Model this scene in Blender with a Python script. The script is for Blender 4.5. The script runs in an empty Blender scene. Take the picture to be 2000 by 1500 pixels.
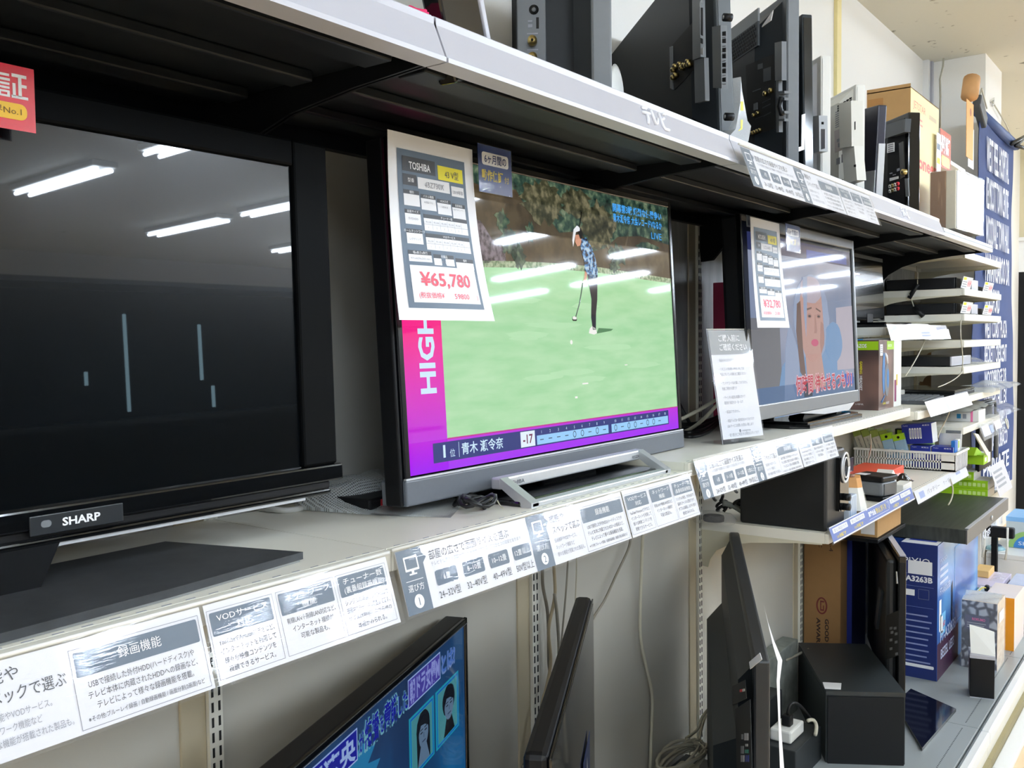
import bpy, bmesh, math, random
from mathutils import Matrix, Vector
random.seed(7)
PI = math.pi
S = bpy.context.scene
C = S.collection

# ------------------------------------------------------------------ camera, world, exposure
FPX, YAW, PITCH, ROLL, EYE = 1843.0, 0.6432, -0.0468, -0.0122, 1.55
fw = Vector((math.cos(YAW)*math.cos(PITCH), math.sin(YAW)*math.cos(PITCH), math.sin(PITCH)))
rt0 = Vector((math.sin(YAW), -math.cos(YAW), 0)); up0 = rt0.cross(fw)
rt = rt0*math.cos(ROLL)+up0*math.sin(ROLL); up = up0*math.cos(ROLL)-rt0*math.sin(ROLL)
cam = bpy.data.objects.new('camera', bpy.data.cameras.new('camera')); C.objects.link(cam)
mw = Matrix((rt, up, -fw)).transposed().to_4x4(); mw.translation = (0, 0, EYE)
cam.matrix_world = mw
cam.data.sensor_width = 36.0; cam.data.lens = 36.0*FPX/2000.0; cam.data.clip_start = 0.02; cam.data.clip_end = 100
S.camera = cam
W = bpy.data.worlds.new('world'); S.world = W; W.use_nodes = True
W.node_tree.nodes['Background'].inputs[0].default_value = (0.75, 0.82, 0.9, 1)
W.node_tree.nodes['Background'].inputs[1].default_value = 0.25
S.view_settings.view_transform = 'Standard'; S.view_settings.look = 'None'
S.view_settings.exposure = 0.0; S.view_settings.gamma = 1.0
try: S.view_settings.use_curve_mapping = False
except Exception: pass
S.cycles.use_denoising = True
S.cycles.max_bounces = 8; S.cycles.sample_clamp_indirect = 6.0
TUBE_STRENGTH = 112.0

def at(px, py, ax, val):
    """point of the place seen at a spot of the photograph, on the plane where axis ax equals val"""
    v = rt*((px-1000)/FPX) - up*((py-750)/FPX) + fw
    i = 'XYZ'.index(ax); o = Vector((0, 0, EYE))
    return o + v*((val-o[i])/v[i])

# ------------------------------------------------------------------ materials
def lin(c):
    return tuple(((x/255.0)/12.92 if x/255.0 <= 0.04045 else ((x/255.0+0.055)/1.055)**2.4) for x in c)+(1,)
MATS = {}
def M(name, rgb=(200, 200, 200), rough=0.5, metal=0.0, var=0.05, scale=40.0, emit=0.0, coat=0.0, bump=0.0, spec=0.5, alpha=1.0, coatr=0.04):
    if name in MATS: return MATS[name]
    m = bpy.data.materials.new(name); m.use_nodes = True
    nt = m.node_tree; b = nt.nodes['Principled BSDF']
    col = lin(rgb)
    tc = nt.nodes.new('ShaderNodeTexCoord'); nz = nt.nodes.new('ShaderNodeTexNoise')
    nz.inputs['Scale'].default_value = scale; nz.inputs['Detail'].default_value = 3
    nt.links.new(tc.outputs['Object'], nz.inputs['Vector'])
    mx = nt.nodes.new('ShaderNodeMix'); mx.data_type = 'RGBA'
    mx.inputs[6].default_value = tuple(c*(1-var) for c in col[:3])+(1,)
    mx.inputs[7].default_value = tuple(min(1, c*(1+var)) for c in col[:3])+(1,)
    nt.links.new(nz.outputs['Fac'], mx.inputs[0])
    if emit > 0:
        b.inputs['Base Color'].default_value = (0.01, 0.01, 0.012, 1)
        nt.links.new(mx.outputs[2], b.inputs['Emission Color']); b.inputs['Emission Strength'].default_value = emit
    else:
        nt.links.new(mx.outputs[2], b.inputs['Base Color'])
    b.inputs['Roughness'].default_value = rough; b.inputs['Metallic'].default_value = metal
    b.inputs['Specular IOR Level'].default_value = spec
    if coat: b.inputs['Coat Weight'].default_value = coat; b.inputs['Coat Roughness'].default_value = coatr
    if alpha < 1: b.inputs['Alpha'].default_value = alpha
    if bump:
        bp = nt.nodes.new('ShaderNodeBump'); bp.inputs['Strength'].default_value = bump; bp.inputs['Distance'].default_value = 0.002
        nt.links.new(nz.outputs['Fac'], bp.inputs['Height']); nt.links.new(bp.outputs['Normal'], b.inputs['Normal'])
    MATS[name] = m
    return m
def ramp_mat(name, stops, kind='noise', scale=8.0, rough=0.5, emit=0.0, detail=4, stretch=(1, 1, 1), coat=0, dist=0.0):
    """two or more colours over a noise / wave / voronoi pattern"""
    if name in MATS: return MATS[name]
    m = bpy.data.materials.new(name); m.use_nodes = True; nt = m.node_tree; b = nt.nodes['Principled BSDF']
    tc = nt.nodes.new('ShaderNodeTexCoord'); mp = nt.nodes.new('ShaderNodeMapping'); mp.inputs['Scale'].default_value = stretch
    nt.links.new(tc.outputs['Object'], mp.inputs['Vector'])
    if kind == 'voronoi':
        t = nt.nodes.new('ShaderNodeTexVoronoi'); t.feature = 'DISTANCE_TO_EDGE'; out = t.outputs['Distance']
    elif kind == 'wave':
        t = nt.nodes.new('ShaderNodeTexWave'); t.inputs['Distortion'].default_value = dist; out = t.outputs['Fac']
    else:
        t = nt.nodes.new('ShaderNodeTexNoise'); t.inputs['Detail'].default_value = detail; out = t.outputs['Fac']
    t.inputs['Scale'].default_value = scale
    nt.links.new(mp.outputs['Vector'], t.inputs['Vector'])
    cr = nt.nodes.new('ShaderNodeValToRGB'); e = cr.color_ramp.elements
    e[0].position, e[0].color = stops[0][0], lin(stops[0][1]); e[1].position, e[1].color = stops[1][0], lin(stops[1][1])
    for p, c in stops[2:]:
        k = e.new(p); k.color = lin(c)
    nt.links.new(out, cr.inputs['Fac'])
    if emit:
        b.inputs['Base Color'].default_value = (0.01, 0.01, 0.012, 1)
        nt.links.new(cr.outputs['Color'], b.inputs['Emission Color']); b.inputs['Emission Strength'].default_value = emit
    else: nt.links.new(cr.outputs['Color'], b.inputs['Base Color'])
    b.inputs['Roughness'].default_value = rough
    if coat: b.inputs['Coat Weight'].default_value = coat; b.inputs['Coat Roughness'].default_value = 0.05
    MATS[name] = m
    return m
def clear_mat(name, tint=(235, 240, 245), opacity=0.25, rough=0.08):
    """thin clear plastic: mostly see-through, with sharp highlights"""
    if name in MATS: return MATS[name]
    m = bpy.data.materials.new(name); m.use_nodes = True; nt = m.node_tree
    for n in list(nt.nodes):
        if n.type != 'OUTPUT_MATERIAL': nt.nodes.remove(n)
    out = [n for n in nt.nodes if n.type == 'OUTPUT_MATERIAL'][0]
    tr = nt.nodes.new('ShaderNodeBsdfTransparent'); pb = nt.nodes.new('ShaderNodeBsdfPrincipled'); mx = nt.nodes.new('ShaderNodeMixShader')
    nz = nt.nodes.new('ShaderNodeTexNoise'); nz.inputs['Scale'].default_value = 60
    mr = nt.nodes.new('ShaderNodeMapRange'); mr.inputs[3].default_value = max(0, opacity-0.12); mr.inputs[4].default_value = min(1, opacity+0.12)
    nt.links.new(nz.outputs['Fac'], mr.inputs[0])
    pb.inputs['Base Color'].default_value = lin(tint); pb.inputs['Roughness'].default_value = rough
    nt.links.new(mr.outputs[0], mx.inputs[0]); nt.links.new(tr.outputs[0], mx.inputs[1]); nt.links.new(pb.outputs[0], mx.inputs[2])
    nt.links.new(mx.outputs[0], out.inputs['Surface'])
    MATS[name] = m
    return m

white_paint = M('white_paint', (236, 236, 234), 0.45, var=0.02)
lip_grey = M('lip_grey', (186, 186, 194), 0.35, var=0.03, scale=12)
cream = M('cream_steel', (236, 233, 220), 0.4, var=0.03, scale=15)
cream_d = M('cream_bracket', (214, 208, 184), 0.45, var=0.03, scale=15)
panel_m = M('panel_beige', (203, 199, 187), 0.38, var=0.06, scale=5)
upright_m = M('upright_beige', (196, 184, 156), 0.45, var=0.04, scale=20)
galv = ramp_mat('galvanised', [(0.3, (150, 152, 152)), (0.7, (192, 194, 192))], scale=30, rough=0.35, stretch=(1, 1, 0.15))
black_steel = M('black_steel', (12, 14, 17), 0.5, var=0.15, scale=20, spec=0.2)
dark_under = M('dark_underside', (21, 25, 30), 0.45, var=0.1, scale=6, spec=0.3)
black_pl = M('black_plastic', (13, 14, 17), 0.45, var=0.12, scale=80, spec=0.25)
tv_back = M('tv_back_plastic', (23, 28, 32), 0.5, var=0.12, scale=120, bump=0.05, spec=0.3)
tv_back2 = M('tv_back_plastic_grey', (36, 42, 46), 0.5, var=0.1, scale=120, spec=0.3)
gloss_black = M('gloss_black', (8, 9, 11), 0.08, var=0.1, spec=0.6)
grey_pl = M('grey_plastic', (112, 116, 120), 0.45, var=0.06)
dgrey_pl = M('dark_grey_plastic', (70, 74, 78), 0.42, var=0.06)
white_pl = M('white_plastic', (232, 231, 224), 0.4, var=0.02)
paper = M('paper_white', (240, 240, 243), 0.55, var=0.01)
paper_gl = M('paper_white_glossy', (226, 226, 232), 0.5, var=0.01)
ink = M('ink_dark', (70, 72, 78), 0.6, var=0.02)
ink_l = M('ink_light', (150, 152, 160), 0.6, var=0.02)
slate = M('print_slate', (92, 108, 125), 0.5, var=0.03)
slate_d = M('print_slate_dark', (66, 68, 72), 0.55, var=0.03)
yellow_p = M('print_yellow', (236, 224, 40), 0.55, var=0.02)
red_p = M('print_red', (226, 48, 62), 0.55, var=0.03)
pink_txt = M('print_pinkred', (240, 88, 108), 0.55, var=0.02)
navy_p = M('print_navy', (28, 56, 120), 0.4, var=0.04, coat=0.5)
blue_p = M('print_blue', (84, 108, 184), 0.5, var=0.03)
gold_p = M('print_gold', (214, 190, 60), 0.5, var=0.03)
white_p = M('print_white', (244, 244, 246), 0.55, var=0.01)
steel = M('brushed_steel', (206, 208, 210), 0.42, metal=0.55, var=0.05, scale=80)
brass = M('brass', (200, 180, 120), 0.35, metal=1.0, var=0.05)
kraft = M('kraft_card', (188, 148, 96), 0.75, var=0.06, scale=30)
kraft_d = M('kraft_card_brown', (150, 112, 68), 0.8, var=0.06, scale=30)
cable_w = M('cable_ivory', (196, 190, 170), 0.5, var=0.05)
cable_b = M('cable_black', (16, 17, 19), 0.45, var=0.1)
def gloss_clear(name, ior=1.45, body=0.02, rough=0.04, tint=(240, 244, 248), wav=0.03):
    """clear sheet: see-through, reflecting by its angle, with a trace of haze"""
    m = bpy.data.materials.new(name); m.use_nodes = True; nt = m.node_tree
    for n in list(nt.nodes):
        if n.type != 'OUTPUT_MATERIAL': nt.nodes.remove(n)
    out = [n for n in nt.nodes if n.type == 'OUTPUT_MATERIAL'][0]
    tr = nt.nodes.new('ShaderNodeBsdfTransparent'); gl = nt.nodes.new('ShaderNodeBsdfGlossy'); gl.inputs['Roughness'].default_value = rough
    df = nt.nodes.new('ShaderNodeBsdfDiffuse'); df.inputs['Color'].default_value = lin(tint)
    lw = nt.nodes.new('ShaderNodeLayerWeight'); lw.inputs[0].default_value = 0.5; pw = nt.nodes.new('ShaderNodeMath'); pw.operation = 'POWER'; pw.inputs[1].default_value = 5; nt.links.new(lw.outputs['Facing'], pw.inputs[0])
    fr = nt.nodes.new('ShaderNodeMapRange'); fr.inputs[3].default_value = 0.022; fr.inputs[4].default_value = 0.35; nt.links.new(pw.outputs[0], fr.inputs[0])
    nz = nt.nodes.new('ShaderNodeTexNoise'); nz.inputs['Scale'].default_value = 14; bp = nt.nodes.new('ShaderNodeBump'); bp.inputs['Strength'].default_value = wav; bp.inputs['Distance'].default_value = 0.004
    nt.links.new(nz.outputs['Fac'], bp.inputs['Height']); nt.links.new(bp.outputs['Normal'], gl.inputs['Normal'])
    m1 = nt.nodes.new('ShaderNodeMixShader'); m1.inputs[0].default_value = body
    m2 = nt.nodes.new('ShaderNodeMixShader'); nt.links.new(fr.outputs[0], m2.inputs[0])
    nt.links.new(tr.outputs[0], m1.inputs[1]); nt.links.new(df.outputs[0], m1.inputs[2])
    nt.links.new(m1.outputs[0], m2.inputs[1]); nt.links.new(gl.outputs[0], m2.inputs[2]); nt.links.new(m2.outputs[0], out.inputs['Surface'])
    return m
clearp = gloss_clear('clear_plastic', body=0.12, rough=0.08, wav=0.6)
acrylic = gloss_clear('acrylic')
bagp = clear_mat('plastic_bag', (225, 230, 232), 0.45, 0.15)

# ------------------------------------------------------------------ text and mesh building
_TX = {}
def text_geo(s, bold=0.0):
    k = (s, bold)
    if k in _TX: return _TX[k]
    cu = bpy.data.curves.new('t', 'FONT'); cu.body = s; cu.size = 1.0; cu.resolution_u = 2; cu.offset = bold
    ob = bpy.data.objects.new('t', cu); C.objects.link(ob)
    dg = bpy.context.evaluated_depsgraph_get()
    me = bpy.data.meshes.new_from_object(ob.evaluated_get(dg))
    vs = [(v.co.x, v.co.y) for v in me.vertices]; fs = [tuple(p.vertices) for p in me.polygons]
    bpy.data.objects.remove(ob); bpy.data.curves.remove(cu); bpy.data.meshes.remove(me)
    if not vs: vs = [(0, 0)]
    x0 = min(v[0] for v in vs); x1 = max(v[0] for v in vs)
    _TX[k] = (vs, fs, x0, x1)
    return _TX[k]

class MB:
    def __init__(s): s.v = []; s.f = []; s.mi = []; s.sm = []; s.mats = []; s.T = Matrix.Identity(4); s.st = []
    def push(s, m): s.st.append(s.T.copy()); s.T = s.T @ m; return s
    def pop(s): s.T = s.st.pop(); return s
    def frame(s, o, x, y):
        x = Vector(x).normalized(); y = Vector(y); y = (y-x*y.dot(x)).normalized(); z = x.cross(y)
        m = Matrix((x, y, z)).transposed().to_4x4(); m.translation = Vector(o); return s.push(m)
    def add(s, vs, fs, mat, smooth=False):
        if mat not in s.mats: s.mats.append(mat)
        i = s.mats.index(mat); n = len(s.v)
        s.v += [tuple(s.T @ Vector(v)) for v in vs]
        for f in fs: s.f.append(tuple(a+n for a in f)); s.mi.append(i); s.sm.append(smooth)
        return s
    def box(s, x0, x1, y0, y1, z0, z1, mat, bev=0.0, seg=2):
        if x1 < x0: x0, x1 = x1, x0
        if y1 < y0: y0, y1 = y1, y0
        if z1 < z0: z0, z1 = z1, z0
        if bev <= 0:
            vs = [(x0,y0,z0),(x1,y0,z0),(x1,y1,z0),(x0,y1,z0),(x0,y0,z1),(x1,y0,z1),(x1,y1,z1),(x0,y1,z1)]
            return s.add(vs, [(0,3,2,1),(4,5,6,7),(0,1,5,4),(1,2,6,5),(2,3,7,6),(3,0,4,7)], mat)
        bm = bmesh.new(); bmesh.ops.create_cube(bm, size=1)
        for v in bm.verts: v.co = Vector(((x0+x1)/2+v.co.x*(x1-x0), (y0+y1)/2+v.co.y*(y1-y0), (z0+z1)/2+v.co.z*(z1-z0)))
        bev = min(bev, 0.49*min(x1-x0, y1-y0, z1-z0))
        bmesh.ops.bevel(bm, geom=bm.edges[:], offset=bev, segments=seg, profile=0.5, affect='EDGES')
        bm.verts.ensure_lookup_table()
        s.add([v.co for v in bm.verts], [tuple(v.index for v in f.verts) for f in bm.faces], mat, False)
        bm.free(); return s
    def poly(s, pts, mat): return s.add(pts, [tuple(range(len(pts)))], mat)
    def prism(s, pts, d, mat):
        """closed solid: polygon pts (3-D, planar) swept along vector d"""
        n = len(pts); d = Vector(d); a = [Vector(p) for p in pts]; b = [p+d for p in a]
        nn = (a[1]-a[0]).cross(a[2]-a[1])
        fs = [tuple(range(n)), tuple(range(2*n-1, n-1, -1))] + [((i+1) % n, i, n+i, n+(i+1) % n) for i in range(n)]
        if nn.dot(d) > 0: fs = [tuple(reversed(f)) for f in fs]
        return s.add(a+b, fs, mat)
    def tube(s, pts, r, mat, n=8, closed=False, caps=True):
        P = [Vector(p) for p in pts]; vs = []; fs = []; k = len(P); ref = None
        for i, p in enumerate(P):
            t = (P[min(i+1, k-1)]-P[max(i-1, 0)]); t = t.normalized() if t.length > 1e-9 else Vector((0, 0, 1))
            if ref is None: ref = t.orthogonal().normalized()
            ref = (ref-t*ref.dot(t)); ref = ref.normalized() if ref.length > 1e-6 else t.orthogonal().normalized()
            b = t.cross(ref); rr = r[i] if isinstance(r, (list, tuple)) else r
            vs += [p+(ref*math.cos(2*PI*j/n)+b*math.sin(2*PI*j/n))*rr for j in range(n)]
        for i in range(k-1):
            for j in range(n): fs.append((i*n+j, i*n+(j+1) % n, (i+1)*n+(j+1) % n, (i+1)*n+j))
        if caps: fs += [tuple(range(n-1, -1, -1)), tuple(range((k-1)*n, k*n))]
        return s.add(vs, fs, mat, True)
    def cyl(s, a, b, r, mat, n=16): return s.tube([a, b], r, mat, n)
    def lathe(s, prof, c, mat, n=24, ax='z'):
        vs = []; fs = []
        for r, h in prof:
            for j in range(n):
                t = 2*PI*j/n; p = (r*math.cos(t), r*math.sin(t), h)
                if ax == 'y': p = (p[0], p[2], p[1])
                if ax == 'x': p = (p[2], p[0], p[1])
                vs.append((c[0]+p[0], c[1]+p[1], c[2]+p[2]))
        for i in range(len(prof)-1):
            for j in range(n):
                q = (i*n+j, i*n+(j+1) % n, (i+1)*n+(j+1) % n, (i+1)*n+j)
                fs.append(q if ax != 'y' else q[::-1])
        return s.add(vs, fs, mat, True)
    # flat printing in the current frame (x right, y up, z out of the sheet)
    def rect(s, x0, x1, y0, y1, mat, w=0.0): return s.add([(x0,y0,w),(x1,y0,w),(x1,y1,w),(x0,y1,w)], [(0,1,2,3)], mat)
    def rrect(s, x0, x1, y0, y1, mat, w=0.0, r=0.004, k=4):
        r = min(r, (x1-x0)/2, (y1-y0)/2); pts = []
        for cx, cy, a0 in ((x1-r, y0+r, -PI/2), (x1-r, y1-r, 0), (x0+r, y1-r, PI/2), (x0+r, y0+r, PI)):
            pts += [(cx+r*math.cos(a0+PI/2*i/k), cy+r*math.sin(a0+PI/2*i/k), w) for i in range(k+1)]
        return s.poly(pts, mat)
    def outline(s, x0, x1, y0, y1, mat, w=0.0, t=0.001):
        for r in ((x0,x1,y0,y0+t), (x0,x1,y1-t,y1), (x0,x0+t,y0,y1), (x1-t,x1,y0,y1)): s.rect(*r, mat, w)
        return s
    def disc(s, x, y, r, mat, w=0.0, n=20, ry=None):
        ry = ry or r
        return s.poly([(x+r*math.cos(2*PI*i/n), y+ry*math.sin(2*PI*i/n), w) for i in range(n)], mat)
    def ring(s, x, y, r, t, mat, w=0.0, n=20, ry=None):
        ry = ry or r; vs = []; fs = []
        for i in range(n):
            a = 2*PI*i/n; vs += [(x+r*math.cos(a), y+ry*math.sin(a), w), (x+(r-t)*math.cos(a), y+(ry-t)*math.sin(a), w)]
        for i in range(n): j = (i+1) % n; fs.append((2*i, 2*j, 2*j+1, 2*i+1))
        return s.add(vs, fs, mat)
    def text(s, t, x, y, h, mat, w=0.0, al='l', width=None, bold=0.0):
        """h = height of a capital; width squeezes or stretches the line to that length"""
        vs, fs, x0, x1 = text_geo(t, bold); k = h/0.72; kx = k
        if width: kx = width/max(1e-6, x1-x0)
        off = {'l': 0, 'c': -(x1-x0)*kx/2, 'r': -(x1-x0)*kx}[al]
        return s.add([(x+off+(a-x0)*kx, y+b*k, w) for a, b in vs], fs, mat)
    def lines(s, x0, x1, y, h, mat, w=0.0, n=1, gap=0.0, rag=0.2):
        for i in range(n): s.rect(x0, x1-(x1-x0)*rag*random.random(), y-i*gap-h, y-i*gap, mat, w)
        return s
    def sheet(s, f, nu, nv, mat, smooth=True, th=0.0):
        """grid surface f(u,v) -> point, u and v in 0..1; th gives it a back"""
        vs = []; fs = []
        for j in range(nv+1):
            for i in range(nu+1): vs.append(Vector(f(i/nu, j/nv)))
        for j in range(nv):
            for i in range(nu): a = j*(nu+1)+i; fs.append((a, a+1, a+nu+2, a+nu+1))
        return s.add(vs, fs, mat, smooth)
    def build(s, name, parent=None):
        me = bpy.data.meshes.new(name); me.from_pydata(s.v, [], s.f); me.update()
        for m in s.mats: me.materials.append(m)
        me.polygons.foreach_set('material_index', s.mi); me.polygons.foreach_set('use_smooth', s.sm); me.update()
        o = bpy.data.objects.new(name, me); C.objects.link(o)
        if parent: o.parent = parent
        return o
def tag(o, label, cat, group=None):
    o['label'] = label; o['category'] = cat
    if group: o['group'] = group
    return o
def thing(name, label, cat, loc=(0, 0, 0), rz=0.0, group=None):
    o = bpy.data.objects.new(name, None); C.objects.link(o); o.location = loc; o.rotation_euler = (0, 0, rz); o.empty_display_size = 0.05
    return tag(o, label, cat, group)
def single(mb, name, label, cat, group=None, loc=None, rz=0.0):
    """one-mesh thing; without loc the vertices are world coordinates and the origin goes to the middle of the base"""
    if loc is None:
        xs = [v[0] for v in mb.v]; ys = [v[1] for v in mb.v]; zs = [v[2] for v in mb.v]
        c = ((min(xs)+max(xs))/2, (min(ys)+max(ys))/2, min(zs))
        mb.v = [(a-c[0], b-c[1], d-c[2]) for a, b, d in mb.v]; loc = c
    o = mb.build(name); o.location = loc; o.rotation_euler = (0, 0, rz)
    return tag(o, label, cat, group)
def struct(mb, name, label=None):
    o = mb.build(name); o['kind'] = 'structure'
    if label: o['label'] = label
    return o
def dup(root, loc, rz=None, label=None, group=None):
    c = root.copy(); C.objects.link(c); c.location = loc
    if rz is not None: c.rotation_euler = (0, 0, rz)
    if label: c['label'] = label
    if group: c['group'] = group
    for ch in list(root.children):
        d = ch.copy(); C.objects.link(d); d.parent = c
        for g in list(ch.children):
            e = g.copy(); C.objects.link(e); e.parent = d
    return c
JQ = []
def part(root, name, fn, label=None):
    """mesh part whose builder draws in world coordinates relative to the root's base"""
    mb = MB(); fn(mb); o = mb.build(name, root)
    if label: o['label'] = label
    while JQ:
        T, g = JQ.pop(0); mb = MB(); mb.T = T; g(mb); mb.build('socket', o)
    return o
def wpart(root, name, fn, label=None):
    """part drawn in world coordinates, stored relative to its thing"""
    mb = MB(); mb.T = (Matrix.Translation(root.location) @ Matrix.Rotation(root.rotation_euler.z, 4, 'Z')).inverted()
    fn(mb); o = mb.build(name, root)
    if label: o['label'] = label
    return o
def sub(o, name, fn):
    """sub-part of a part, drawn in the same local space"""
    mb = MB(); fn(mb); return mb.build(name, o)

# ------------------------------------------------------------------ the room
CEIL = 3.1
floor_m = ramp_mat('floor_vinyl', [(0.35, (236, 204, 160)), (0.65, (240, 212, 172))], scale=3, rough=0.3)
ceil_m = ramp_mat('ceiling_board', [(0.27, (150, 146, 132)), (0.34, (222, 220, 208))], scale=16, rough=0.9, detail=8)
wallp = M('wallpaper_white', (240, 238, 232), 0.7, var=0.02, scale=200, bump=0.1)
wall_h = M('wall_pale', (212, 213, 212), 0.8, var=0.05, scale=1)
wall_d = M('wall_beige', (214, 204, 172), 0.75, var=0.02, scale=60)
mb = MB(); mb.box(-5, 25, -9, 2.4, -0.1, 0, floor_m); struct(mb, 'floor')
mb = MB(); mb.box(-5, 25, -9, 2.4, CEIL, CEIL+0.1, ceil_m); struct(mb, 'ceiling')
mb = MB(); mb.box(-5, 9.0, 1.37, 1.47, 0, CEIL, wallp); struct(mb, 'wall_back')
mb = MB(); mb.box(5.82, 6.3, 1.062, 1.37, 0, CEIL, wallp); struct(mb, 'wall_column')
mb = MB(); mb.box(-5.1, -5, -9, 2.4, 0, CEIL, wall_h); struct(mb, 'wall_left')
mb = MB(); mb.box(25, 25.1, -9, 2.4, 0, CEIL, wall_h); struct(mb, 'wall_right')
mb = MB(); mb.box(-5, 25, -9.1, -9, 0, CEIL, wall_h); struct(mb, 'wall_front')
mb = MB(); mb.box(9.0, 9.2, 0.9, 2.4, 2.36, CEIL, wall_d); mb.box(8.97, 9.0, 0.9, 2.4, 2.33, 2.36, white_paint)
mb.box(9.0, 9.2, 0.9, 2.4, 2.07, 2.36, white_paint); mb.box(9.0, 9.2, 0.9, 2.4, 0, 2.07, black_pl); struct(mb, 'wall_far')
mb = MB(); mb.box(4.20, 4.255, 1.355, 1.37, 0, CEIL, M('trim_yellow', (240, 224, 160), 0.5)); struct(mb, 'trim_1')
mb = MB(); mb.box(5.74, 5.775, 1.34, 1.37, 0, CEIL, white_paint); mb.box(5.79, 5.82, 1.33, 1.37, 0, CEIL, lip_grey); struct(mb, 'trim_2')

tube_m = M('lamp_tube', (222, 237, 255), 0.4, var=0.01, emit=TUBE_STRENGTH)
lamp0 = None
def lamp(x, y0, y1):
    global lamp0
    lab = 'twin tube ceiling lamp running away from the shelves'
    if lamp0 is None:
        lamp0 = thing('ceiling_lamp', lab, 'ceiling lamp', (x, (y0+y1)/2, CEIL), 0, 'ceiling lamps')
        L = 1.2
        part(lamp0, 'housing', lambda m: m.box(-0.1, 0.1, -L/2-0.02, L/2+0.02, -0.045, 0, white_pl, 0.01))
        for sx in (-0.055, 0.055): part(lamp0, 'tube', lambda m: m.cyl((sx, -L/2, -0.065), (sx, L/2, -0.065), 0.014, tube_m, 10))
        return
    dup(lamp0, (x, (y0+y1)/2, CEIL))
rows = {-2.6: 3, -0.6: 3, 1.6: 3, 3.72: 3, 5.72: 4, 7.65: 4, 9.9: 4, 11.8: 4, 14.2: 3, 17.0: 3, 19.4: 3}
for x, n in rows.items():
    for y in ((-0.75, -2.45, -4.25, -6.0)[:n] if x != 5.72 else (-0.8, -2.4, -4.05, -5.6)): lamp(x, y-1.2, y)

# the aisle's other side, seen only as a reflection in the dark screens
mb = MB(); og = M('opposite_panel', (24, 32, 40), 0.6, var=0.5, scale=2)
t = thing('shelf_rack', 'dark shelf rack across the aisle, seen mirrored in the screens', 'shelf rack', (3.0, -3.6, 0))
part(t, 'back_panel', lambda m: m.box(-4, 3, -0.05, 0, 0, 2.15, og))
for z in (0.3, 0.75, 1.25, 2.1): part(t, 'shelf', lambda m: m.box(-4, 3, 0, 0.4, z, z+0.03, M('rack_shelf', (52, 60, 66), 0.5)))
strip_m = M('showcase_light', (190, 235, 255), 0.4, var=0.01, emit=5.0)
for x, za, zb in ((0.16, 1.33, 1.92), (0.68, 1.5, 1.86), (0.76, 1.32, 1.46), (-0.10, 1.5, 1.58)): part(t, 'light_strip', lambda m: m.box(x, x+0.013, 0.41, 0.43, za, zb, strip_m))

# ------------------------------------------------------------------ gondola: back panels, slotted uprights, base decks
SX = [0.919+0.9*(k-1) for k in range(0, 8)]      # seams: SX[0] = .019, SX[1] = .919 ...
YB = 1.312
ORD = ['leftmost', 'second', 'third', 'fourth', 'fifth', 'sixth']
WHERE = ['under the turned-off television', 'under the golf broadcast television', 'under the television showing a face', 'behind the upright cartons', 'behind the wire-bound baskets', 'behind the narrow shelves']
for k in range(0, 6):
    mb = MB(); top = 1.92
    mt = panel_m
    mb.box(SX[k]+0.012, SX[k+1]-0.062, YB, YB+0.02, 0.15, 1.25, mt)
    mb.box(SX[k]+0.012, SX[k+1]-0.062, YB, YB+0.02, 1.25, top, galv if k >= 2 else M('panel_grey_upper', (176, 174, 166), 0.4, var=0.05, scale=5))
    single(mb, 'back_panel', 'beige steel back panel, ' + ORD[k] + ' from the left, ' + WHERE[k], 'back panel', 'steel back panels')
slot_m = M('slot_dark', (18, 18, 18), 0.8)
for k in range(1, 7):
    t = thing('slotted_upright', 'beige slotted shelf upright, %s from the left' % ORD[k-1], 'shelf upright', (SX[k], YB, 0.0), 0, 'slotted uprights')
    part(t, 'post', lambda m: (m.box(-0.062, -0.014, -0.004, 0.03, 0.0, 1.925, upright_m, 0.002), m.box(-0.014, 0.012, -0.012, 0.03, 0.0, 1.925, cream)))
    def slots(m):
        for sx in (-0.0075, 0.0055):
            z = 0.2
            while z < 1.85: m.box(sx-0.002, sx+0.002, -0.0128, -0.0118, z, z+0.016, slot_m); z += 0.025
    part(t, 'slot_row', slots)
deck_m = M('deck_grey', (152, 158, 158), 0.35, var=0.05, scale=5)
for k in range(0, 6):
    t = thing('base_deck', 'grey steel base deck with white front rail, %s from the left' % ORD[k], 'base deck', (SX[k], 0.66, 0.0), 0, 'base decks')
    def deck(m):
        m.box(0.001, 0.899, 0.0, 0.645, 0.125, 0.15, deck_m, 0.002)
        x = 0.03
        while k >= 2 and x < 0.87: m.box(x, x+0.004, 0.045, 0.049, 0.1495, 0.1504, slot_m); x += 0.0125
    part(t, 'deck_plate', deck)
    part(t, 'front_rail', lambda m: (m.box(0.001, 0.899, -0.038, -0.002, 0.10, 0.146, white_paint, 0.006), m.box(0.001, 0.899, -0.012, -0.006, 0.143, 0.149, grey_pl)))
    part(t, 'kick_plate', lambda m: m.box(0.001, 0.899, -0.03, -0.01, 0.0, 0.10, cream))
    part(t, 'floor_strip', lambda m: (m.box(0.001, 0.899, -0.10, -0.045, 0.0, 0.022, white_paint, 0.004), m.box(0.001, 0.899, -0.045, -0.03, 0.0, 0.05, M('rubber_tan', (150, 138, 100), 0.7))))

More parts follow.
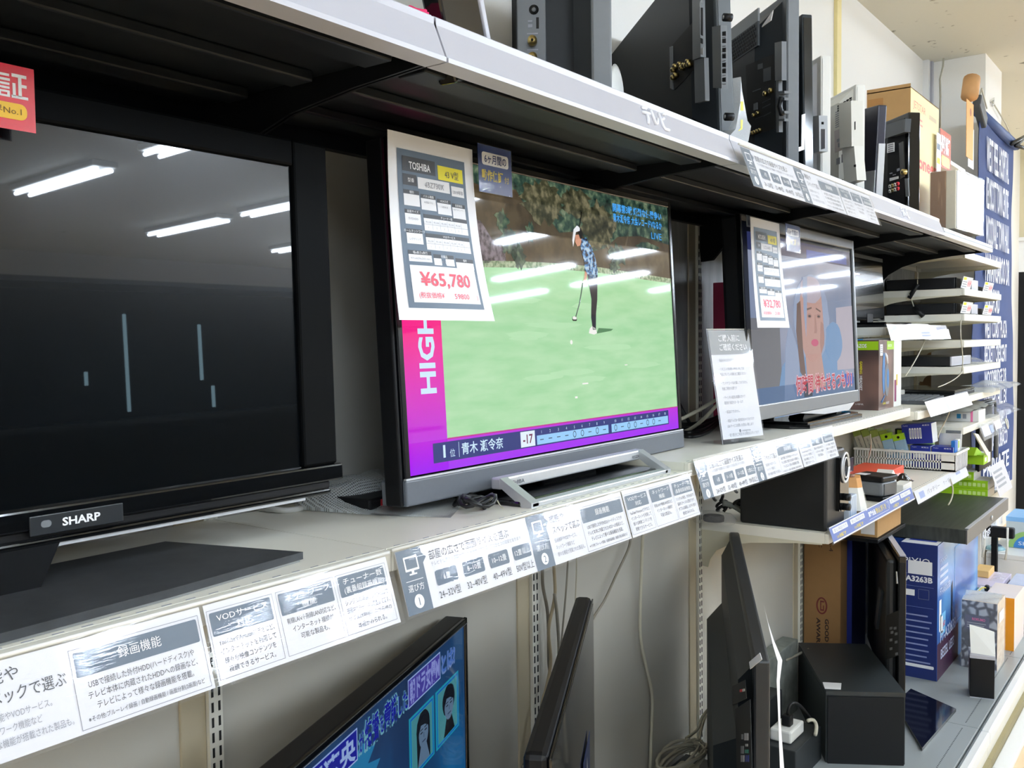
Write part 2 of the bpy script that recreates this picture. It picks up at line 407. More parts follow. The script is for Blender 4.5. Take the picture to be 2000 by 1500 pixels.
# ------------------------------------------------------------------ shelves
def bracket_prof(pts, yb, zt): return [(0, yb, zt)]+[(0, y, z) for y, z in pts]
def mid_shelf(k, z, yf, label, bs=1.0, mat=cream, brk=True, dashes=True, lipz=0.03, x0=None, x1=None):
    x0 = SX[k] if x0 is None else x0; x1 = SX[k+1] if x1 is None else x1
    t = thing('shelf', label, 'shelf', (x0, yf, z-lipz), 0, None)
    w = x1-x0; D = YB-0.014-yf; h = lipz
    def board(m):
        m.box(0.001, w-0.001, 0.012, D, h-0.012, h, mat)
        m.box(0.001, w-0.001, 0.0, 0.012, 0, h, mat, 0.002)
        m.box(0.013, w-0.013, D-0.01, D, 0, h-0.012, mat)
        for xx in (0.001, w-0.013): m.box(xx, xx+0.012, 0.012, D, 0, h-0.012, mat)
        if dashes:
            x = 0.02
            while x < w-0.03: m.box(x, x+0.012, 0.014, 0.016, h-0.0005, h+0.0004, ink_l); x += 0.03
    part(t, 'board', board)
    if brk:
        for xx in (0.002, w-0.006):
            pts = [(0.02, h-0.014), (0.02, -0.004), (0.10, -0.008), (D*0.6, -0.024), (D-0.085, -0.042), (D-0.05, -0.062), (D-0.03, -0.09), (D-0.022, -0.118), (D-0.004, -0.116), (D, -0.09), (D, h-0.014)]
            part(t, 'bracket', lambda m: m.prism([(xx, a, b if b > 0 else b*bs) for a, b in pts], (0.003, 0, 0), cream_d))
    return t
mid_shelf(0, 1.266, 0.897, 'cream shelf carrying the turned-off black television')
mid_shelf(1, 1.266, 0.897, 'cream shelf carrying the television with the golf broadcast')
mid_shelf(2, 1.284, 0.897, 'cream shelf carrying the television that shows a face')
mid_shelf(3, 1.284, 0.897, 'cream shelf carrying the gaming headset carton')
mid_shelf(4, 1.270, 0.872, 'cream shelf under the laptop keyboards, with a pastel price strip')
mid_shelf(4, 1.580, 0.985, 'cream shelf with the small black monitor and a blue-printed strip', dashes=False)
mid_shelf(3, 0.975, 0.897, 'cream lower shelf carrying the black speaker cabinet')
mid_shelf(4, 0.975, 0.889, 'cream lower shelf under the far end of the white basket')
FX0, FX1 = 4.53, 5.40
for z, lab in ((1.915, 'topmost narrow cream shelf in front of the blue banner'), (1.752, 'narrow cream shelf with the upper pair of disc recorders'), (1.640, 'narrow cream shelf with the lower pair of disc recorders'),
               (1.522, 'empty narrow cream shelf in front of the blue banner'), (1.405, 'narrow cream shelf with the bagged black recorder'), (1.272, 'narrow cream shelf with the folded black laptop'),
               (1.135, 'narrow cream shelf with the boxed wireless keyboard'), (0.74, 'narrow cream shelf with the stacked green cartons')):
    mid_shelf(5, z, 0.90, lab, bs=0.66, dashes=False, x0=FX0 if z > 0.8 else 5.06, x1=FX1)

def lip_face(m, w, y0, z0, y1, z1, th, mat, x0=0.002):
    m.prism([(x0, y0, z0), (x0, y1, z1), (x0, y1+th, z1), (x0, y0+th, z0)], (w-2*x0, 0, 0), mat)
ULAB = ['dark upper shelf above the turned-off television', 'dark upper shelf with white handwritten letters above the golf broadcast', 'dark upper shelf with a printed guide strip hung on its edge',
        'dark upper shelf with grey edge and faint handwriting under the black flat television', 'dark upper shelf with thin white edge under the white boxed speaker']
def pen(m, strokes, x, y, k, mat, r=0.003):
    for st in strokes:
        m.tube([(x+a*k, y+b*k, 0.001) for a, b in st], r, mat, 5)
TEREBI = [[(0.1, 0.85), (0.55, 0.9)], [(0.0, 0.6), (0.7, 0.65)], [(0.38, 0.62), (0.34, 0.3), (0.18, 0.05)],
          [(0.95, 0.9), (0.95, 0.15), (1.15, 0.25), (1.4, 0.55)],
          [(1.7, 0.9), (1.68, 0.2), (1.8, 0.08), (2.2, 0.1)], [(1.7, 0.55), (2.1, 0.68)], [(2.15, 1.0), (2.2, 0.9)], [(2.3, 1.02), (2.36, 0.92)]]
for k in range(0, 5):
    t = thing('upper_shelf', ULAB[k], 'shelf', (SX[k], 0.80, 1.90), 0, None)
    w = 0.9; D = YB-0.014-0.80
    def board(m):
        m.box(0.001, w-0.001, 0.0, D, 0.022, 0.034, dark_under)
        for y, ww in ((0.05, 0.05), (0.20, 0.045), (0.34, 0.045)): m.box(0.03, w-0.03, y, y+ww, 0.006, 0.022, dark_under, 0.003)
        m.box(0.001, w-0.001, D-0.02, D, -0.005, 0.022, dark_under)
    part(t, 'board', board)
    def lip(m):
        if k < 4:
            lip_face(m, w, 0.008, 0.061, -0.014, 0.006, 0.004, lip_grey)
            m.box(0.002, w-0.002, -0.016, 0.02, 0.0, 0.006, lip_grey)
            m.tube([(0.003, 0.010, 0.060), (w-0.003, 0.010, 0.060)], 0.0035, lip_grey, 8)
            m.box(0.002, w-0.002, 0.004, 0.012, 0.02, 0.06, lip_grey)
        else:
            m.box(0.002, w-0.002, -0.012, 0.02, 0.0, 0.03, white_paint, 0.003); m.box(0.002, w-0.002, -0.0135, -0.012, 0.014, 0.018, grey_pl)
        if k in (1, 3):
            m.frame((0, 0.008-0.0005, 0.061), (1, 0, 0), (0, 0.022, 0.055))
            pen(m, TEREBI, 0.525 if k == 1 else 0.36, -0.05, 0.038 if k == 1 else 0.034, M('chalk_white', (246, 246, 250), 0.6)); m.pop()
    part(t, 'front_lip', lip)
    for xx in (0.002, w-0.006):
        pts = [(0.0, 0.03), (0.0, 0.004), (0.15, -0.005), (0.28, -0.020), (0.36, -0.042), (0.42, -0.075), (0.455, -0.112), (D-0.004, -0.115), (D, -0.08), (D, 0.03)]
        part(t, 'bracket', lambda m: m.prism([(xx, a, b) for a, b in pts], (0.004, 0, 0), black_steel))

# ------------------------------------------------------------------ televisions
def lean_frame(m, th): return m.push(Matrix.Rotation(-th, 4, 'X'))
def E_(name, rgb, e=1.0, var=0.04, scale=20): return M('glow_'+name, rgb, 0.035, var=var, scale=scale, emit=e, spec=0.5)
# --- the golf broadcast set (front face towards -Y)
TVX, TVY, TVZ = 1.106, 1.0365, 1.333      # lower left corner of the picture
g = thing('television', 'television with silver loop stand showing a golf broadcast, price sheet taped on its corner', 'television', (TVX+0.47, TVY, 1.266))
LEAN = 0.0527
def gl(m):
    m.push(Matrix.Translation((-0.47, 0, TVZ-1.266))); return lean_frame(m, LEAN)
bez = M('bezel_gloss', (14, 15, 18), 0.15, var=0.1, spec=0.6)
lowbar = M('bezel_low_bar', (92, 96, 102), 0.45, var=0.06, scale=150)
def f(m):
    gl(m)
    m.box(-0.015, 0.956, 0.004, 0.035, -0.004, 0.541, black_pl, 0.004)
    for a in ((-0.013, 0.0, -0.004, 0.543), (0.941, 0.954, -0.004, 0.543)): m.box(a[0], a[1], -0.003, 0.006, a[2], a[3], bez, 0.002)
    m.box(-0.013, 0.954, -0.003, 0.006, 0.529, 0.543, bez, 0.002)
    m.box(-0.022, -0.015, 0.0, 0.036, -0.047, 0.541, black_pl, 0.003); m.box(0.956, 0.962, 0.0, 0.036, -0.047, 0.541, gloss_black, 0.003)
part(g, 'bezel', f)
part(g, 'lower_bar', lambda m: (gl(m), m.box(-0.016, 0.958, -0.006, 0.05, -0.0475, -0.006, lowbar, 0.003), m.box(-0.014, 0.956, -0.0055, 0.0, -0.006, -0.003, steel)), 'matte grey speaker bar along the lower edge')
def f(m):
    gl(m); m.box(0.08, 0.86, 0.045, 0.075, -0.03, 0.40, black_pl, 0.012); m.box(0.3, 0.64, 0.07, 0.10, -0.03, 0.2, black_pl, 0.012)
part(g, 'back_cover', f)
green = ramp_mat('glow_green', [(0.3, (163, 221, 164)), (0.7, (188, 233, 185))], scale=9, rough=0.035, emit=0.9, stretch=(1, 1, 5))
wood_e = ramp_mat('glow_hillside', [(0.38, (84, 70, 50)), (0.62, (112, 96, 70))], scale=26, rough=0.035, emit=0.55)
tree_e = ramp_mat('glow_trees', [(0.3, (14, 26, 24)), (0.5, (52, 78, 66)), (0.62, (96, 118, 92)), (0.75, (150, 160, 130))], scale=55, rough=0.035, emit=0.8, detail=8)
tree2_e = ramp_mat('glow_trees_olive', [(0.3, (30, 34, 22)), (0.5, (76, 76, 54)), (0.66, (132, 126, 96))], scale=60, rough=0.035, emit=0.8, detail=8)
rock_e = ramp_mat('glow_rock', [(0.35, (60, 52, 60)), (0.6, (150, 138, 150))], scale=90, rough=0.035, emit=0.7, detail=8)
fringe_e = ramp_mat('glow_fringe', [(0.4, (120, 150, 110)), (0.6, (190, 205, 170))], scale=120, rough=0.035, emit=0.8)
def grad_pink():
    if 'glow_pink' in MATS: return MATS['glow_pink']
    m = bpy.data.materials.new('glow_pink'); m.use_nodes = True; nt = m.node_tree; b = nt.nodes['Principled BSDF']
    tc = nt.nodes.new('ShaderNodeTexCoord'); sx = nt.nodes.new('ShaderNodeSeparateXYZ'); mr = nt.nodes.new('ShaderNodeMapRange')
    nt.links.new(tc.outputs['Object'], sx.inputs[0]); nt.links.new(sx.outputs['Z'], mr.inputs[0])
    mr.inputs[1].default_value = 0.07; mr.inputs[2].default_value = 0.30
    cr = nt.nodes.new('ShaderNodeValToRGB'); e = cr.color_ramp.elements
    e[0].position = 0; e[0].color = lin((160, 10, 245)); e[1].position = 1; e[1].color = lin((252, 20, 140))
    k = e.new(0.2); k.color = lin((190, 10, 225))
    nt.links.new(mr.outputs[0], cr.inputs[0]); nt.links.new(cr.outputs[0], b.inputs['Emission Color']); b.inputs['Emission Strength'].default_value = 0.95
    b.inputs['Base Color'].default_value = (0.01, 0.01, 0.01, 1); b.inputs['Roughness'].default_value = 0.035
    MATS['glow_pink'] = m; return m
def blob(m, cx, cy, rx, ry, mat, w, n=28, j=0.25, seed=1):
    r = random.Random(seed)
    m.poly([(cx+rx*math.cos(2*PI*i/n)*(1+j*(r.random()-0.5)), cy+ry*math.sin(2*PI*i/n)*(1+j*(r.random()-0.5)), w) for i in range(n)], mat)
def f(m):
    gl(m); m.push(Matrix.Rotation(PI/2, 4, 'X'))          # picture plane: x right, y up, z towards the viewer
    w = 0.0002
    m.rect(0, 0.941, 0, 0.529, E_('screen_black', (8, 10, 12), 0.4), 0.0)
    def hz(x): return 0.345+0.016*math.sin(min(1.0, (x-0.1)/0.45)*PI/2)-max(0, x-0.62)*0.03
    xs = [0.096+i*(0.845/40) for i in range(41)]
    m.poly([(x, hz(x), w) for x in xs]+[(0.941, 0.529, w), (0.096, 0.529, w)], wood_e)
    m.poly([(0.096, 0.05, w)]+[(0.941, 0.05, w)]+[(x, hz(x), w) for x in reversed(xs)], green)
    m.add([(x, hz(x)+d, 2*w) for x in xs for d in (-0.004, 0.008)], [(2*i, 2*i+2, 2*i+3, 2*i+1) for i in range(40)], fringe_e)
    m.poly([(0.16, 0.35, 2*w), (0.29, 0.36, 2*w), (0.285, 0.385, 2*w), (0.25, 0.40, 2*w), (0.22, 0.43, 2*w), (0.16, 0.44, 2*w)], rock_e)
    m.poly([(0.19, 0.529, 2*w), (0.19, 0.50, 2*w), (0.27, 0.485, 2*w), (0.33, 0.50, 2*w), (0.36, 0.47, 2*w), (0.43, 0.46, 2*w), (0.47, 0.43, 2*w), (0.55, 0.44, 2*w), (0.585, 0.40, 2*w), (0.64, 0.41, 2*w), (0.70, 0.44, 2*w), (0.80, 0.45, 2*w), (0.941, 0.44, 2*w), (0.941, 0.529, 2*w)], tree_e)
    blob(m, 0.42, 0.487, 0.07, 0.04, tree2_e, 3*w, 36, 0.5, 3); blob(m, 0.62, 0.455, 0.07, 0.05, tree2_e, 3*w, 36, 0.5, 5); blob(m, 0.54, 0.497, 0.06, 0.028, tree2_e, 3*w, 30, 0.5, 8)
    for i, (cx, cy, rx, ry) in enumerate(((0.28, 0.435, 0.02, 0.02), (0.30, 0.40, 0.03, 0.03), (0.33, 0.375, 0.018, 0.022), (0.70, 0.40, 0.035, 0.025), (0.68, 0.375, 0.02, 0.012), (0.83, 0.425, 0.05, 0.012), (0.37, 0.42, 0.015, 0.02))): blob(m, cx, cy, rx, ry, tree_e, 3*w, 26, 0.8, 20+i)
    for i in range(10): blob(m, 0.3+0.6*random.random(), 0.12+0.2*random.random(), 0.05+0.05*random.random(), 0.006, E_('green_pale', (186, 233, 184), 0.9), 1.5*w, 20, 0.4, 60+i)
    # player
    skin = E_('skin', (224, 158, 128), 0.8); shirt = ramp_mat('glow_shirt', [(0.42, (16, 28, 60)), (0.5, (70, 150, 220)), (0.6, (190, 220, 240))], scale=110, rough=0.035, emit=0.8)
    trou = E_('trousers', (22, 24, 46), 0.7); shoe = E_('shoe', (246, 246, 240), 0.95); hair = E_('hair', (28, 22, 20), 0.5); cap = E_('cap', (238, 240, 244), 0.95)
    w4 = 5*w
    m.poly([(0.565, 0.352, w4), (0.577, 0.30, w4), (0.572, 0.262, w4), (0.576, 0.236, w4), (0.588, 0.236, w4), (0.592, 0.27, w4), (0.60, 0.30, w4), (0.606, 0.352, w4)], trou)
    m.poly([(0.549, 0.424, w4), (0.568, 0.428, w4), (0.588, 0.410, w4), (0.602, 0.385, w4), (0.608, 0.362, w4), (0.606, 0.348, w4), (0.582, 0.344, w4), (0.562, 0.35, w4), (0.556, 0.38, w4), (0.546, 0.405, w4)], shirt)
    m.poly([(0.556, 0.40, w4+w), (0.572, 0.398, w4+w), (0.574, 0.372, w4+w), (0.566, 0.352, w4+w), (0.556, 0.356, w4+w), (0.557, 0.376, w4+w)], shirt)
    m.poly([(0.557, 0.358, w4+w), (0.566, 0.355, w4+w), (0.560, 0.336, w4+w), (0.548, 0.326, w4+w), (0.545, 0.334, w4+w), (0.552, 0.342, w4+w)], skin)
    m.poly([(0.528, 0.43, w4), (0.545, 0.433, w4), (0.552, 0.424, w4), (0.545, 0.41, w4), (0.533, 0.407, w4), (0.526, 0.416, w4)], skin)
    m.poly([(0.536, 0.447, w4+w), (0.550, 0.446, w4+w), (0.556, 0.436, w4+w), (0.553, 0.424, w4+w), (0.545, 0.424, w4+w), (0.540, 0.433, w4+w)], hair)
    m.tube([(0.544, 0.446, w4), (0.552, 0.466, w4), (0.556, 0.48, w4)], 0.0012, hair, 5)
    m.poly([(0.522, 0.441, w4+2*w), (0.535, 0.450, w4+2*w), (0.546, 0.447, w4+2*w), (0.545, 0.440, w4+2*w), (0.530, 0.436, w4+2*w), (0.524, 0.422, w4+2*w), (0.517, 0.405, w4+2*w), (0.515, 0.418, w4+2*w)], cap)
    m.poly([(0.56, 0.229, w4), (0.564, 0.238, w4), (0.574, 0.244, w4), (0.589, 0.238, w4), (0.592, 0.229, w4), (0.58, 0.226, w4)], shoe)
    m.poly([(0.59, 0.228, 3*w), (0.65, 0.234, 3*w), (0.66, 0.238, 3*w), (0.60, 0.240, 3*w)], E_('shade', (92, 150, 100), 0.75))
    m.tube([(0.547, 0.333, w4), (0.530, 0.29, w4), (0.513, 0.262, w4)], 0.0011, E_('club', (90, 100, 96), 0.8), 5)
    m.rrect(0.500, 0.517, 0.254, 0.263, hair, w4, 0.003); m.rrect(0.501, 0.516, 0.257, 0.263, shoe, w4+w, 0.003)
    m.disc(0.492, 0.211, 0.0045, shoe, w4); m.rect(0.525, 0.547, 0.124, 0.127, shoe, w4); m.rect(0.495, 0.504, 0.097, 0.101, shoe, w4); m.rect(0.70, 0.712, 0.158, 0.160, shoe, w4)
    # graphics
    pk = grad_pink()
    m.rect(0, 0.096, 0.0, 0.529, pk, 4*w); m.rect(0, 0.941, 0, 0.052, pk, 4*w)
    nav = E_('navy', (8, 36, 128), 0.85); lb = E_('score_blue', (150, 205, 250), 0.95); wh = E_('white', (205, 232, 255), 1.0); mg = E_('magenta_line', (200, 20, 150), 0.9)
    m.rect(0.096, 0.941, 0.0505, 0.053, mg, 5*w)
    m.rect(0.058, 0.892, 0.014, 0.047, nav, 6*w)
    m.text('1', 0.083, 0.0225, 0.019, wh, 7*w, bold=0.06); m.text('位', 0.1, 0.0215, 0.0105, wh, 7*w)
    m.rect(0.1235, 0.1245, 0.018, 0.044, wh, 7*w); m.text('青木 瀬令奈', 0.131, 0.023, 0.0155, wh, 7*w, width=0.118, bold=0.015)
    m.rect(0.302, 0.348, 0.016, 0.045, E_('white2', (225, 240, 255), 0.98), 7*w); m.text('-17', 0.325, 0.0225, 0.017, E_('plum', (120, 20, 80), 0.8), 8*w, al='c', bold=0.02)
    for a, b in ((0.354, 0.617), (0.630, 0.888)): m.rect(a, b, 0.0165, 0.034, lb, 7*w)
    dk = E_('score_ink', (10, 30, 90), 0.7)
    marks = '----oo-o-o-oo-oo-'
    for i in range(18):
        x = 0.370+i*0.0288 if i < 9 else 0.647+(i-9)*0.0284
        m.text(str(i+1), x, 0.0372, 0.006, wh, 8*w, al='c')
        if i < 17:
            if marks[i] == 'o': m.ring(x, 0.0255, 0.0058, 0.0016, dk, 8*w, 18, 0.0068)
            else: m.rect(x-0.006, x+0.006, 0.0247, 0.0262, dk, 8*w)
    m.push(Matrix.Translation((0.074, 0.130, 6*w)) @ Matrix.Rotation(PI/2, 4, 'Z'))
    m.text('HIGHLIGHT', 0, 0, 0.038, wh, 0, width=0.30, bold=0.03); m.pop()
    cy = E_('caption_blue', (70, 170, 250), 0.95)
    m.text('開幕第3戦 熾烈な優勝争い', 0.683, 0.496, 0.014, cy, 7*w, width=0.224, bold=0.02); m.text('青木瀬令奈 大会レコードVなるか', 0.683, 0.474, 0.014, cy, 7*w, width=0.224, bold=0.02)
    m.text('LIVE', 0.853, 0.448, 0.0155, cy, 7*w, width=0.05)
part(g, 'screen', f, 'glowing screen showing a golfer putting on a green')
part(g, 'stand_bar', lambda m: m.push(Matrix.Translation((-0.47, 0, 0))) and (m.box(0.176, 0.676, -0.082, -0.06, 0.004, 0.012, steel) if 0 else None,
     m.prism([(0.175, -0.035, 0.030), (0.675, -0.035, 0.030), (0.675, -0.045, 0.010), (0.175, -0.045, 0.010)], (0, 0.012, 0), steel) if 0 else None,
     m.box(0.172, 0.676, -0.052, -0.030, 0.026, 0.046, steel, 0.003),
     m.box(0.175, 0.665, -0.116, -0.096, 0.0, 0.009, steel, 0.002),
     m.prism([(0.172, -0.05, 0.046), (0.172, -0.05, 0.030), (0.172, -0.096, 0.0), (0.172, -0.116, 0.0), (0.172, -0.116, 0.009)], (0.022, 0, 0), steel),
     m.prism([(0.654, -0.05, 0.046), (0.654, -0.05, 0.030), (0.654, -0.096, 0.0), (0.654, -0.116, 0.0), (0.654, -0.116, 0.009)], (0.022, 0, 0), steel),
     m.frame((0.185, -0.0525, 0.031), (1, 0, 0), (0, 0, 1)), m.text('TOSHIBA', 0, 0, 0.0075, ink, 0.0003, width=0.055), m.text('REGZA', 0.44, 0, 0.006, ink, 0.0003, width=0.03)), 'silver loop stand')
part(g, 'stand_base', lambda m: (m.box(-0.30, 0.21, -0.094, 0.10, 0.0, 0.010, gloss_black, 0.004), m.box(-0.1, 0.1, 0.0, 0.05, 0.008, 0.06, black_pl, 0.006)))

# --- the turned-off set at the left
dark_scr = M('screen_off', (3, 5, 7), 0.21, var=0.2, spec=0.2, coat=0.8, coatr=0.015)
s = thing('television', 'large turned-off black television with flat black base plate and red card', 'television', (0.50, 1.045, 1.266))
def sl(m):
    m.push(Matrix.Translation((0, 0.0, 0.085))); return lean_frame(m, 0.022)
def f(m):
    sl(m)
    m.box(-0.45, 0.455, 0.004, 0.07, 0.02, 0.485, black_pl, 0.006)
    mbz = M('bezel_matte', (4, 5, 6), 0.6, var=0.1, spec=0.06)
    m.box(-0.45, -0.395, -0.006, 0.01, 0.02, 0.485, mbz, 0.004); m.box(0.392, 0.455, -0.006, 0.01, 0.02, 0.485, mbz, 0.004)
    m.box(-0.395, 0.392, -0.006, 0.01, 0.447, 0.485, mbz, 0.004)
    m.box(-0.46, 0.462, -0.010, 0.08, -0.004, 0.020, gloss_black, 0.003)
    m.box(-0.45, 0.443, -0.002, 0.07, -0.016, -0.004, black_pl, 0.003); m.box(-0.45, 0.446, 0.0, 0.06, -0.024, -0.016, gloss_black, 0.003)
part(s, 'bezel', f)
part(s, 'silver_trim', lambda m: (sl(m), m.box(-0.43, 0.40, 0.004, 0.04, -0.028, -0.024, steel)), 'thin silver strip under the lower edge')
part(s, 'screen', lambda m: (sl(m), m.push(Matrix.Rotation(PI/2, 4, 'X')), m.rect(-0.395, 0.392, 0.018, 0.449, dark_scr, -0.001)))
def f(m):
    sl(m); m.box(0.0, 0.11, -0.0112, -0.009, -0.010, 0.012, M('badge_dark', (34, 38, 42), 0.3), 0.001)
    m.frame((0.0, -0.0115, 0), (1, 0, 0), (0, 0, 1)); m.rrect(0.012, 0.024, -0.002, 0.006, grey_pl, 0.0, 0.004)
    m.text('SHARP', 0.036, -0.003, 0.009, white_p, 0.0003, width=0.045, bold=0.03)
part(s, 'badge', f)
def f(m):
    m.prism([(-0.13, 0.0, 0.075), (0.045, 0.0, 0.075), (0.02, 0.01, 0.012), (-0.10, 0.01, 0.012)], (0, 0.05, 0), gloss_black)
part(s, 'neck', f)
base_m = ramp_mat('base_plate', [(0.3, (44, 46, 48)), (0.7, (58, 60, 62))], scale=40, rough=0.5)
def f(m):
    o = Vector((0.50, 1.045, 1.266))
    P = [(0.805, 0.945), (0.742, 1.155), (0.05, 1.155), (0.0, 0.925), (0.40, 0.915), (0.60, 0.925)]
    pts = [Vector((a, b, 1.2665+0.003))-o for a, b in P]
    m.prism(pts, (0, 0, 0.0095), base_m)
    m.prism([Vector((p.x*0.985, p.y*0.985, p.z-0.003)) for p in pts], (0, 0, 0.004), M('base_edge', (150, 152, 150), 0.3, metal=0.6))
part(s, 'base_plate', f)

# --- the set showing a face
v = thing('television', 'grey framed television showing a close-up of a face with red caption', 'television', (2.79, 0.98, 1.284))
def vl(m):
    m.push(Matrix.Translation((0, 0, 0.056))); return lean_frame(m, 0.045)
frame_g = M('frame_grey', (128, 131, 134), 0.35, var=0.04, metal=0.3)
def f(m):
    vl(m)
    m.box(-0.462, 0.466, 0.003, 0.05, -0.01, 0.528, black_pl, 0.006)
    m.box(-0.466, -0.43, -0.008, 0.01, -0.012, 0.53, gloss_black, 0.003); m.box(0.452, 0.468, -0.010, 0.02, -0.012, 0.53, frame_g, 0.003)
    m.box(-0.43, 0.452, -0.010, 0.012, 0.500, 0.53, frame_g, 0.003); m.box(-0.43, 0.452, -0.010, 0.012, -0.012, 0.028, frame_g, 0.003)
    m.box(0.435, 0.452, -0.004, 0.006, 0.028, 0.50, gloss_black); m.box(-0.43, 0.435, -0.004, 0.006, 0.488, 0.50, gloss_black)
    m.prism([(-0.12, -0.012, -0.012), (0.40, -0.012, -0.012), (0.34, -0.012, -0.034), (0.10, -0.012, -0.03)], (0, 0.02, 0), steel)
part(v, 'bezel', f)
def f(m):
    vl(m); m.push(Matrix.Rotation(PI/2, 4, 'X')); w = 0.0002; z0 = 0.004
    bg = ramp_mat('glow_ward', [(0.3, (132, 152, 186)), (0.5, (158, 170, 200)), (0.7, (186, 190, 212))], scale=5, rough=0.035, emit=0.62, detail=1)
    m.rect(-0.43, 0.435, 0.028, 0.488, bg, z0)
    m.rect(-0.43, 0.435, 0.44, 0.488, E_('ward_dark', (52, 60, 110), 0.6), z0+w); m.rect(0.02, 0.40, 0.445, 0.47, E_('ward_blue', (30, 70, 170), 0.7), z0+2*w)
    m.rect(-0.43, -0.22, 0.06, 0.26, E_('ward_grey', (140, 142, 150), 0.55), z0+w); m.push(Matrix.Translation((-0.045, -0.045, 0)))
    skin = E_('face_skin', (208, 164, 154), 0.7); skin2 = E_('face_skin_shade', (196, 140, 122), 0.66); hair2 = E_('hair_brown', (140, 112, 104), 0.55); cloth = E_('gown', (128, 168, 214), 0.68); veil_reflection = E_('veil_reflection', (168, 184, 216), 0.66)
    m.poly([(-0.24, 0.03, z0+2*w), (0.42, 0.03, z0+2*w), (0.40, 0.12, z0+2*w), (0.30, 0.20, z0+2*w), (0.14, 0.235, z0+2*w), (-0.06, 0.23, z0+2*w), (-0.17, 0.17, z0+2*w)], cloth)
    m.poly([(-0.17, 0.03, z0+3*w), (-0.05, 0.03, z0+3*w), (-0.03, 0.20, z0+3*w), (-0.10, 0.30, z0+3*w), (-0.14, 0.22, z0+3*w)], veil_reflection)  # pale blue shapes paint a veil-like reflection into the picture
    blob(m, 0.09, 0.31, 0.155, 0.13, veil_reflection, z0+3*w, 30, 0.05, 2)
    blob(m, 0.09, 0.30, 0.115, 0.125, skin, z0+4*w, 30, 0.03, 4)
    m.poly([(0.02, 0.20, z0+4*w), (0.16, 0.20, z0+4*w), (0.19, 0.10, z0+4*w), (0.03, 0.09, z0+4*w)], skin)
    blob(m, 0.09, 0.395, 0.095, 0.04, E_('forehead_reflection', (196, 186, 202), 0.7), z0+5*w, 26, 0.1, 6)  # lavender patch: reflection on the glass painted over the brow
    m.poly([(0.02, 0.43, z0+7*w), (0.06, 0.435, z0+7*w), (0.045, 0.33, z0+7*w), (0.03, 0.25, z0+7*w), (0.018, 0.33, z0+7*w)], veil_reflection); m.poly([(0.17, 0.42, z0+7*w), (0.205, 0.38, z0+7*w), (0.21, 0.26, z0+7*w), (0.195, 0.22, z0+7*w), (0.185, 0.33, z0+7*w)], veil_reflection)
    m.poly([(-0.035, 0.35, z0+5*w), (-0.005, 0.36, z0+5*w), (0.0, 0.22, z0+5*w), (0.02, 0.12, z0+5*w), (-0.03, 0.15, z0+5*w), (-0.05, 0.27, z0+5*w)], hair2)
    soft = E_('face_soft', (190, 146, 136), 0.68)
    m.poly([(0.045, 0.338, z0+6*w), (0.088, 0.343, z0+6*w), (0.088, 0.338, z0+6*w), (0.047, 0.332, z0+6*w)], hair2); m.poly([(0.125, 0.342, z0+6*w), (0.168, 0.333, z0+6*w), (0.166, 0.328, z0+6*w), (0.125, 0.337, z0+6*w)], hair2)
    for cx in (0.067, 0.147): blob(m, cx, 0.316, 0.019, 0.0075, soft, z0+6*w, 14, 0.1, 3); blob(m, cx, 0.315, 0.012, 0.0035, E_('eye_brown', (96, 78, 80), 0.6), z0+6.5*w, 14, 0.1, 3)
    m.poly([(0.165, 0.30, z0+5*w), (0.20, 0.29, z0+5*w), (0.188, 0.23, z0+5*w), (0.16, 0.20, z0+5*w), (0.15, 0.235, z0+5*w)], soft)
    m.poly([(0.112, 0.32, z0+6*w), (0.119, 0.32, z0+6*w), (0.130, 0.272, z0+6*w), (0.124, 0.263, z0+6*w), (0.100, 0.264, z0+6*w), (0.106, 0.272, z0+6*w)], soft)
    blob(m, 0.105, 0.235, 0.032, 0.011, E_('lips', (214, 96, 132), 0.75), z0+6*w, 18, 0.05, 3)
    m.pop()
    m.poly([(0.26, 0.10, z0+4*w), (0.435, 0.10, z0+4*w), (0.435, 0.31, z0+4*w), (0.27, 0.30, z0+4*w)], E_('screen_curtain', (200, 192, 206), 0.68))
    blob(m, 0.235, 0.19, 0.085, 0.065, cloth, z0+5*w, 24, 0.1, 9)
    m.rect(-0.43, 0.435, 0.028, 0.072, E_('ward_floor', (96, 130, 176), 0.6), z0+3*w); m.rect(-0.05, 0.02, 0.03, 0.075, E_('navy_patch', (44, 62, 84), 0.6), z0+5*w); m.rect(0.33, 0.42, 0.05, 0.085, E_('blue_patch', (40, 90, 190), 0.8), z0+5*w)
    m.text('何時間 待たせるつもり?', -0.118, 0.044, 0.044, E_('caption_edge', (236, 196, 206), 0.8), z0+7*w, width=0.525, bold=0.05)
    m.text('何時間 待たせるつもり?', -0.116, 0.046, 0.041, E_('caption_red', (196, 40, 66), 0.8), z0+8*w, width=0.52, bold=0.012)
part(v, 'screen', f, 'glowing screen with a close-up of a person in pale blue')
part(v, 'back_cover', lambda m: (vl(m), m.box(-0.4, 0.4, 0.05, 0.085, 0.02, 0.46, black_pl, 0.015)))
part(v, 'stand_base', lambda m: (m.prism([(-0.12, -0.045, 0.0), (0.34, -0.055, 0.0), (0.40, 0.05, 0.0), (0.40, 0.17, 0.0), (-0.14, 0.17, 0.0), (-0.16, 0.0, 0.0)], (0, 0, 0.012), gloss_black),
     m.prism([(-0.11, -0.035, 0.012), (0.33, -0.045, 0.012), (0.39, 0.05, 0.012), (0.38, 0.16, 0.012), (-0.12, 0.16, 0.012)], (0, 0, 0.006), gloss_black)))
part(v, 'neck', lambda m: m.prism([(-0.02, 0.012, 0.016), (0.30, 0.012, 0.016), (0.26, 0.018, 0.062), (0.04, 0.018, 0.062)], (0, 0.045, 0), gloss_black))

